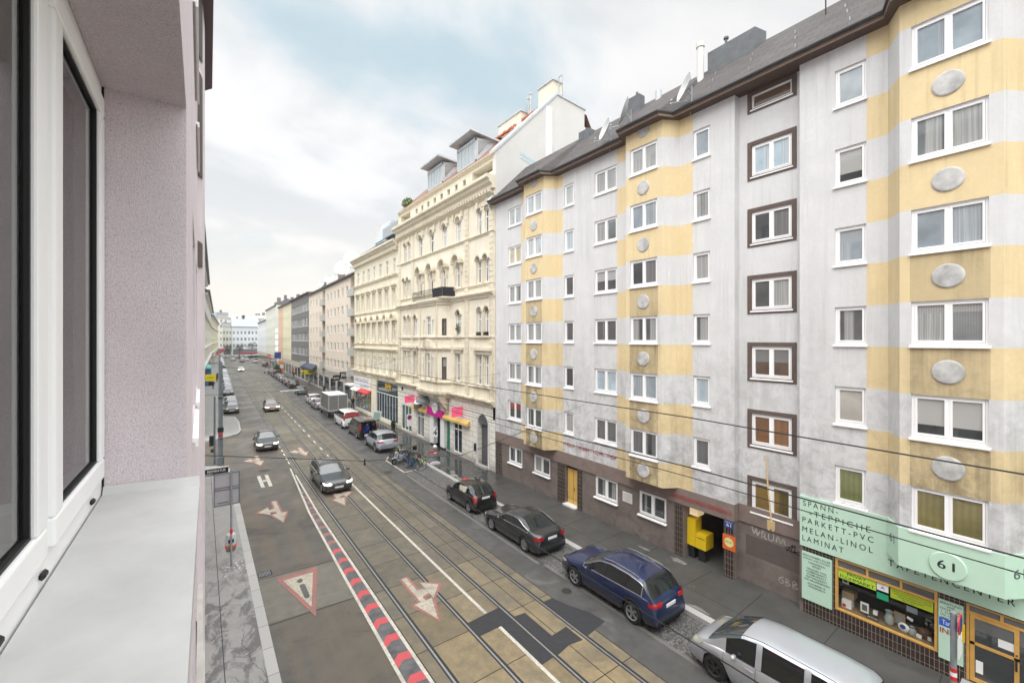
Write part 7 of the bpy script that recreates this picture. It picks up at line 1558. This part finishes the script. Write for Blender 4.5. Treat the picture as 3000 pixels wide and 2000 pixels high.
t = thing('canopy', 'dark blue canopy stretching along the far end of the pink block', 'canopy', (18.6, 96, 3.6)); MB().prism([(-.2,0),(-.2,.3),(1.0,1.1),(1.0,.9)], 0, 12, 'y').build('canopy_top', mat('canopy_blue', (.04,.06,.09), .6), t)
t = thing('banner', 'white upright banner between the office block and the pink block', 'banner', (18.4, 108, 2.6)); MB().box(0,1.2,-.05,.05,0,2.4).build('cloth', M['white_render'], t); MB().tube([(-.05,0,-2.5),(-.05,0,2.5)], .04).build('pole', M['galv'], t)
t = thing('vertical_sign', 'column of white lit squares on the salmon house', 'sign', (20.3, 161, 4.2))
for k in range(5): MB().box(-.35,.35,-.1,.1,k*2.05,k*2.05+1.25).build('lit_square', mat('sign_glow', (.8,.8,.8), .5, emit=.6), t)
t = thing('road_sign', 'round red road sign on a post at the far right junction', 'sign', (17.6, 158, .15)); MB().tube([(0,0,0),(0,0,5.0)], .06).build('pole', M['galv'], t); MB().lathe([(0,-.1),(.62,-.1)], 18, 'y', (0,0,4.5)).build('sign_disc', M['red_paint'], t); MB().box(-.4,.4,-.12,-.105,4.4,4.58).build('white_bar', M['white_paint'], t)
t = thing('advert_column', 'orange advertising column at the far right corner', 'column', (18.6, 139, .15)); MB().box(-.6,.6,-.3,.3,0,3.6).build('column_body', mat('column_orange', (.65,.22,.06), .5), t); MB().box(-.6,.6,-.32,-.3,1.6,2.6).build('poster', M['white_paint'], t)
t = thing('advert_column', 'red and green poster stand beside the orange column', 'column', (17.7, 143, .15)); MB().box(-.5,.5,-.3,.3,0,3.4).build('column_body', mat('column_rust', (.35,.07,.04), .5), t); MB().box(-.5,.5,-.32,-.3,1.8,3.2).build('poster', mat('poster_teal', (.12,.35,.3), .5), t)
t = thing('advert_column', 'blue hanging shop flag on the pale yellow house', 'banner', (18.9, 148, 4.2)); MB().box(-.9,.9,-.05,.05,0,1.9).build('cloth', M['blue_sign'], t); MB().tube([(0,0,1.9),(1.4,0,2)], .04).build('bracket', M['dark_iron'], t)
for i, (x, y, lb) in enumerate(((17.15, 134, 'dark bushy shrub in a tub among the far parked cars'), (17.5, 137.5, 'taller shrub in a tub beside the orange column'))):
    leafy('shrub', lb, (x, y, .15), 500, 1.1, 2.2+.6*i, .22, mat('leaf_olive', (.07,.08,.03), .7, var=.4, vscale=2))
for i in range(6):
    x, y = 16.8+i*2.2, 262+i*3; t = thing('market_stall', 'red roofed market stall at the far junction, %s from the left' % ORD[i], 'stall', (x, y, .1), 0, 'red market stalls')
    MB().prism([(-1.2,2.4),(1.2,2.4),(.9,3.0),(0,3.3),(-.9,3.0)], 0, 2.4, 'y').build('roof', mat('stall_red', (.40,.05,.06), .6, var=.3, vscale=1), t); MB().box(-1.1,1.1,.2,2.2,0,1.1).build('counter', M['dark_iron'], t)
    q = MB(); [q.tube([(a,b,1.1),(a,b,2.4)], .05, 5) for a in (-1.1,1.1) for b in (.2,2.2)]; q.build('post', M['galv'], t)
t = thing('kiosk', 'teal topped blue kiosk on the far left pavement', 'kiosk', (.95, 112, .15)); MB().box(-.55,.75,-.6,.6,0,3.6).build('kiosk_body', mat('kiosk_blue', (.06,.15,.28), .5), t); MB().lathe([(1.05,3.6),(1.0,3.9),(.4,4.5),(0,4.6)], 14).build('roof', mat('kiosk_teal', (.12,.42,.38), .5), t)
t = thing('awning', 'red awning on the far left shops', 'awning', (4.2, 212, 3.2)); MB().prism([(0,1.4),(0,1.1),(2.2,0),(2.2,.5)], 0, 9, 'y').build('cloth', M['red_paint'], t); MB().box(-.3,0,0,9,.9,1.6).build('rail', M['off_white'], t)
t = thing('advert_sign', 'pink round sign at the far end of the left row', 'sign', (8.7, 262, .1)); MB().tube([(0,0,0),(0,0,4.6)], .09).build('pole', M['galv'], t); MB().lathe([(0,-.1),(1.0,-.1)], 16, 'y', (0,0,4.4)).build('sign_disc', mat('sign_rose', (.55,.06,.15), .5), t)
# far trees without leaves / hedge line at the end of the street
def tree(x, y, h, label, n=520):
    t = thing('tree', label, 'tree', (x, y, .1), 0, 'trees closing the street'); r_ = random.Random(int(x*10)); m_ = MB(); m_.tube([(0,0,0),(.1,0,h*.45),(.0,.1,h*.8)], [.22,.16,.05], 7)
    for k in range(9):
        a = k*2.4; z = h*(.4+.05*k); m_.tube([(0,0,z),(math.cos(a)*h*.14,math.sin(a)*h*.14,z+h*.10),(math.cos(a)*h*.26,math.sin(a)*h*.26,z+h*.16)], [.08,.05,.02], 5)
    m_.build('trunk', mat('bark', (.07,.06,.05), .9), t); m_ = MB()
    for _ in range(n):
        k = r_.randrange(9); a = k*2.4; z = h*(.4+.05*k)+h*.14; p = Vector((math.cos(a)*h*.2+r_.gauss(0,h*.085), math.sin(a)*h*.2+r_.gauss(0,h*.085), z+r_.gauss(0,h*.08)))
        q = Vector((r_.gauss(0,1),r_.gauss(0,1),r_.gauss(0,1))).normalized()*.26; s = q.cross(Vector((0,.3,1))).normalized()*.16; m_.q(p-q, p+s, p+q, p-s)
    m_.build('crown', mat('leaf_winter', (.075,.07,.045), .8, var=.4, vscale=1.5), t)
for i, x in enumerate((12.3, 18.2, 24.6)): tree(x, 296+3*(i % 3), 6.2+(i % 3)*.9, 'bare brownish tree before the far houses, %s from the left' % ORD[i])
# overhead wires
def wire(label, pts, r=.011, sag=0.):
    P = []
    for a, b in zip(pts, pts[1:]):
        n = 10
        for k in range(n): u = k/n; P.append((a[0]+(b[0]-a[0])*u, a[1]+(b[1]-a[1])*u, a[2]+(b[2]-a[2])*u-sag*4*u*(1-u)))
    P.append(pts[-1]); o = MB().tube(P, r, 6).build('overhead_wire', M['wire_black'], None, True); tag(o, label, 'wire'); return o
yy = [-8, 6, 26, 45, 62]
wire('topmost overhead wire running along the right tram track', [(9.77+bend(y), y, 8.07) for y in yy], .014, .05)
wire('middle overhead wire along the right track, upper of a close pair', [(9.77+bend(y), y, 6.84) for y in yy], .014, .05)
wire('lower wire of the close pair along the right track', [(9.77+bend(y), y, 6.60) for y in yy], .010, .05)
wire('low contact wire above the left track, crossing the parked cars', [(6.75+bend(y), y, 4.87) for y in yy], .011, .02)
w_ = wire('cross wire from the lilac house over the left lane', [(-.04,12,7.38),(3.67,12,6.63),(6.75,12,6.3),(9.77,12,6.84)], .009)
MB().tube([(1.75,12,7.02),(1.95,12,6.98)], .014).tube([(3.67,12,6.52),(3.67,12,6.68)], .02, 6).ell((3.67,12,6.55),(.03,.03,.045)).build('insulator', M['dark_iron'], w_)
w_ = wire('cross wire from the tram mast to the right track', [(1.22,40.7,7.9),(5.5,40,7.2),(10.2,40,7.0),(17.65,40,8.6)], .012, .05)
MB().ell((4.2,40.2,7.3),(.05,.05,.10)).tube([(6.0,40,7.18),(7.0,40,7.14)], .02, 6).build('insulator', M['dark_iron'], w_)
w_ = wire('white insulated cross wire over both tram tracks', [(.0,25,7.35),(4.0,25,7.32),(6.9,25,7.28),(9.8,25,7.3),(17.2,25,7.6)], .008); MB().tube([(3.3,25,7.325),(4.2,25,7.315)], .02, 6).build('insulator', M['white_paint'], w_)
# ================================================================== people
def person(x, y, z, rz, h, label, jacket, legs_, group=None, hair=(.03,.02,.015), pose='walk', skin=(.55,.36,.27)):
    """one skinned figure grown from a jointed skeleton"""
    J = {'pel':(0,0,.95,.13), 'waist':(0,0,1.08,.125), 'chest':(.02,0,1.32,.15), 'neck':(.02,0,1.48,.055), 'head':(.05,0,1.60,.085), 'crown':(.05,0,1.70,.08)}
    E = [('pel','waist'),('waist','chest'),('chest','neck'),('neck','head'),('head','crown')]
    st = .22 if pose == 'walk' else .04
    for sd, nm in ((1,'l'),(-1,'r')):
        f = st*sd; bl = pose == 'lean'
        J['hip'+nm] = (0,.09*sd,.88,.095); J['knee'+nm] = (f*.7+.04,.10*sd,.50,.062); J['ank'+nm] = (f-.03,.10*sd,.09,.042); J['toe'+nm] = (f+.15,.11*sd,.035,.035)
        J['sh'+nm] = (.02,.19*sd,1.41,.065); J['elb'+nm] = (-.12*sd*st/.22+(.2 if bl else -.02),.25*sd,1.15,.05); J['wri'+nm] = (-.25*sd*st/.22+(.45 if bl else .08),.24*sd,.95 if not bl else 1.15,.035); J['palm'+nm] = (J['wri'+nm][0]+(.08 if bl else .02),.235*sd,J['wri'+nm][2]-(.0 if bl else .08),.034)
        E += [('pel','hip'+nm),('hip'+nm,'knee'+nm),('knee'+nm,'ank'+nm),('ank'+nm,'toe'+nm),('chest','sh'+nm),('sh'+nm,'elb'+nm),('elb'+nm,'wri'+nm),('wri'+nm,'palm'+nm)]
        px, py, pz, _ = J['palm'+nm]
        for k in range(5):
            a = (k-1.5)*.016; thumb = k == 4; q = (px+(.05 if thumb else a), py-(.02*sd if thumb else 0), pz-(.03 if thumb else .055), .009); J['f%d%s' % (k,nm)] = q; J['g%d%s' % (k,nm)] = (q[0]+.01, q[1]-.012*sd, q[2]-.035, .008)
            E += [('palm'+nm,'f%d%s' % (k,nm)),('f%d%s' % (k,nm),'g%d%s' % (k,nm))]
    K = list(J); me = bpy.data.meshes.new('person'); me.from_pydata([J[k][:3] for k in K], [(K.index(a), K.index(b)) for a, b in E], [])
    o = bpy.data.objects.new('person', me); col.objects.link(o); o.modifiers.new('skin', 'SKIN'); su = o.modifiers.new('sub', 'SUBSURF'); su.levels = 1
    if not me.skin_vertices: 
        bm = bmesh.new(); bm.from_mesh(me); bm.verts.layers.skin.verify(); bm.to_mesh(me); bm.free()
    for i, k in enumerate(K): v = me.skin_vertices[0].data[i]; v.radius = (J[k][3],)*2; v.use_root = (k == 'pel')
    dg = bpy.context.evaluated_depsgraph_get(); m2 = bpy.data.meshes.new_from_object(o.evaluated_get(dg)); bpy.data.objects.remove(o)
    m2.materials.clear()
    for mm in (mat('cloth_'+jacket[0], jacket[1], .85), mat('cloth_'+legs_[0], legs_[1], .85), mat('skin_%d' % int(skin[0]*100), skin, .6), M['car_black']): m2.materials.append(mm)
    for p in m2.polygons:
        c = p.center; hand = abs(c.y) > .19 and c.z < .93 and pose != 'lean' or (pose == 'lean' and c.x > .46 and c.z > .9)
        p.material_index = 2 if c.z > 1.47 or hand else 3 if c.z < .10 else 1 if c.z < .93 else 0; p.use_smooth = True
    t = thing('person', label, 'person', (x, y, z), rz, group); s = h/1.75; b = link('body', m2, t); b.scale = (s, s, s)
    MB().ell((.03*s,0,1.655*s),(.105*s,.095*s,.10*s),12,8).build('hair', mat('hair_%d' % int(hair[0]*1000), hair, .7), t, True)
    f = MB(); [f.ell((.128*s,sd*.032*s,1.645*s),(.012*s,.014*s,.008*s),6,4) for sd in (1,-1)]; f.ell((.14*s,0,1.615*s),(.018*s,.013*s,.022*s),6,4,m=1); f.box(.125*s,.135*s,-.025*s,.025*s,1.575*s,1.582*s,m=2); [f.ell((.05*s,sd*.09*s,1.62*s),(.02*s,.012*s,.03*s),6,4,m=1) for sd in (1,-1)]
    f.build('face', [M['black'], MATS['skin_%d' % int(skin[0]*100)], M['red_letter']], t)
    return t
person(13.35, 42.75, .005, R(75), 1.78, 'person in bright blue jacket loading the dark van', ('blue', (.01,.05,.32)), ('navy', (.012,.016,.04)), pose='lean')
person(14.0, 42.9, .005, R(100), 1.74, 'person in dark coat standing at the open tailgate', ('ink', (.012,.012,.02)), ('black', (.012,.012,.014)), pose='stand')
for i, (x, y, a, jk, lb) in enumerate(((2.3,78,-90,('coal',(.02,.02,.022)),'person in black coat on the left pavement near the built-out kerb'),(1.9,103,85,('plum',(.07,.03,.06)),'person in plum jacket on the far left pavement'),(3.2,128,-95,('coal',(.02,.02,.022)),'person in dark coat beyond the kiosk on the left'),(3.8,133,90,('stone',(.3,.29,.27)),'person in pale coat farther along the left pavement'),(4.6,158,-90,('coal',(.02,.02,.022)),'person in black far down the left pavement'),(17.6,166,180,('coal',(.02,.02,.022)),'person in black crossing by the far right junction'),(18.4,165,10,('stone',(.3,.29,.27)),'person in pale coat at the far right junction'),(19.2,168,190,('rust',(.25,.06,.03)),'person in rust jacket at the far right junction'),(18.1,83,90,('coal',(.02,.02,.022)),'person walking past the pink block shops'),(17.3,62.0,-90,('coal',(.02,.02,.022)),'person in dark coat under the white canopy'),(2.9,120,90,('denim',(.04,.06,.12)),'person in blue denim behind the kiosk on the left'),(5.2,176,90,('rust',(.25,.06,.03)),'person in rust jacket far along the left pavement'),(6.1,205,-90,('coal',(.02,.02,.022)),'person in black under the far red awning'),(18.9,120,90,('coal',(.02,.02,.022)),'person in black beside the dark blue canopy'),(18.6,99,-90,('stone',(.3,.29,.27)),'person in pale coat under the long yellow sign'),(16.9,74,-90,('plum',(.07,.03,.06)),'person in plum jacket near the black box sign'),(20.4,171,45,('denim',(.04,.06,.12)),'person in blue denim at the corner of the pale green house'))):
    person(x, y, .155, R(a), 1.68+.1*(i % 2), lb, jk, ('slate', (.03,.035,.045)))
# ================================================================== light, sky, camera
EL, AZ = R(48), R(-112)         # towards the sun: behind the left houses' roofs, very diffuse
sun = bpy.data.lights.new('sun', 'SUN'); sun.energy = 1.5; sun.angle = R(50); sun.color = (1, .97, .92)
so = bpy.data.objects.new('sun', sun); col.objects.link(so); so.rotation_euler = (math.pi/2-EL, 0, 0); 
sd_ = Vector((math.sin(AZ)*math.cos(EL), math.cos(AZ)*math.cos(EL), math.sin(EL))); so.rotation_euler = (-sd_).to_track_quat('-Z', 'Y').to_euler()
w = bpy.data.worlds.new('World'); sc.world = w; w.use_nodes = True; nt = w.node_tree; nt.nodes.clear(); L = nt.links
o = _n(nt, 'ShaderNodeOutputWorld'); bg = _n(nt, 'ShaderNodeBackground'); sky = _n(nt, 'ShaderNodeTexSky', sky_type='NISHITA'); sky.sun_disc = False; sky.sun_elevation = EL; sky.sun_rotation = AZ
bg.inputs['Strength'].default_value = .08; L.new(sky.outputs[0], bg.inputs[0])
tc = _n(nt, 'ShaderNodeTexCoord'); sp_ = _n(nt, 'ShaderNodeSeparateXYZ'); L.new(tc.outputs['Generated'], sp_.inputs[0])
def mth(op, a, b=0., clamp=False):
    n = _n(nt, 'ShaderNodeMath', operation=op); n.use_clamp = clamp
    for i, v in enumerate((a, b)):
        if isinstance(v, (int, float)): n.inputs[i].default_value = v
        else: L.new(v, n.inputs[i])
    return n.outputs[0]
def rngw(v, a, b, c=0., d=1.):
    n = _n(nt, 'ShaderNodeMapRange', interpolation_type='SMOOTHSTEP'); L.new(v, n.inputs[0])
    for i, x in enumerate((a, b, c, d)): n.inputs[i+1].default_value = x
    return n.outputs[0]
def mixw(f, a, b):
    n = _n(nt, 'ShaderNodeMix', data_type='RGBA')
    if isinstance(f, float): n.inputs[0].default_value = f
    else: L.new(f, n.inputs[0])
    for k, v in ((6, a), (7, b)):
        if isinstance(v, tuple): n.inputs[k].default_value = (*v, 1)
        else: L.new(v, n.inputs[k])
    return n.outputs[2]
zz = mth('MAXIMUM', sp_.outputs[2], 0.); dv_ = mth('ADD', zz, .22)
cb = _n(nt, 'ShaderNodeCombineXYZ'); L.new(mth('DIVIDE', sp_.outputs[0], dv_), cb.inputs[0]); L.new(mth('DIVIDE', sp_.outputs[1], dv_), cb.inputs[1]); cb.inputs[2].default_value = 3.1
def nz(scale, det, rgh, loc):
    mp = _n(nt, 'ShaderNodeMapping'); L.new(cb.outputs[0], mp.inputs[0]); mp.inputs['Location'].default_value = loc
    n = _n(nt, 'ShaderNodeTexNoise', Scale=scale, Detail=det, Roughness=rgh, Distortion=.3); L.new(mp.outputs[0], n.inputs['Vector']); return n.outputs['Fac']
cl = nz(1.05, 6, .52, (1.4, .7, 0)); c2 = nz(1.7, 7, .55, (3.3, 1.2, 0))
blue = mixw(rngw(zz, 0., .5), (.76,.86,.90), (.64,.80,.88))
wht = mixw(rngw(c2, .38, .60), (.87,.90,.92), (1.12,1.11,1.10))
skyc = mixw(rngw(cl, .38, .53), blue, wht)
skyc = mixw(rngw(sp_.outputs[0], .45, .95, 0., .6), skyc, (1.02,.985,.95))
skyc = mixw(rngw(zz, .34, .02), skyc, (1.15,1.075,.98)); skyc = mixw(rngw(zz, .6, .75), skyc, (.95,.95,.945))
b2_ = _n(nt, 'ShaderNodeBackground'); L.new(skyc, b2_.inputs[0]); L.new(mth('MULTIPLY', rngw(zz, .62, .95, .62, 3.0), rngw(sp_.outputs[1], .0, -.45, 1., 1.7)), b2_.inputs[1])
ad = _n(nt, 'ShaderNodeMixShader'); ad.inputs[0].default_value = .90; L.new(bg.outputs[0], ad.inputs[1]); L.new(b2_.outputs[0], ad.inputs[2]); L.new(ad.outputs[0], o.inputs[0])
hz = bpy.data.materials.new('haze'); hz.use_nodes = True; hn = hz.node_tree; hn.nodes.clear()
ho = _n(hn, 'ShaderNodeOutputMaterial'); hv = _n(hn, 'ShaderNodeVolumePrincipled'); hv.inputs['Color'].default_value = (.93,.94,.96,1); hv.inputs['Density'].default_value = .00045; hv.inputs['Anisotropy'].default_value = .2; hn.links.new(hv.outputs[0], ho.inputs['Volume'])
ho_ = MB().box(-60, 75, -45, 390, -1.2, 36).build('haze', hz); ho_['kind'] = 'stuff'
cam = bpy.data.cameras.new('camera'); co = bpy.data.objects.new('camera', cam); col.objects.link(co)
cam.sensor_width = 36; cam.lens = 15.0; cam.shift_y = -5.5/3000; cam.clip_start = .02; cam.clip_end = 3000
co.location = (0, 0, 10); co.rotation_euler = (R(90), 0, -math.atan(910/1250)); sc.camera = co
sc.view_settings.view_transform = 'Standard'; sc.view_settings.look = 'None'; sc.view_settings.exposure = .66; sc.view_settings.gamma = 1
sc.cycles.max_bounces = 7; sc.cycles.diffuse_bounces = 4; sc.cycles.glossy_bounces = 3; sc.cycles.transparent_max_bounces = 8
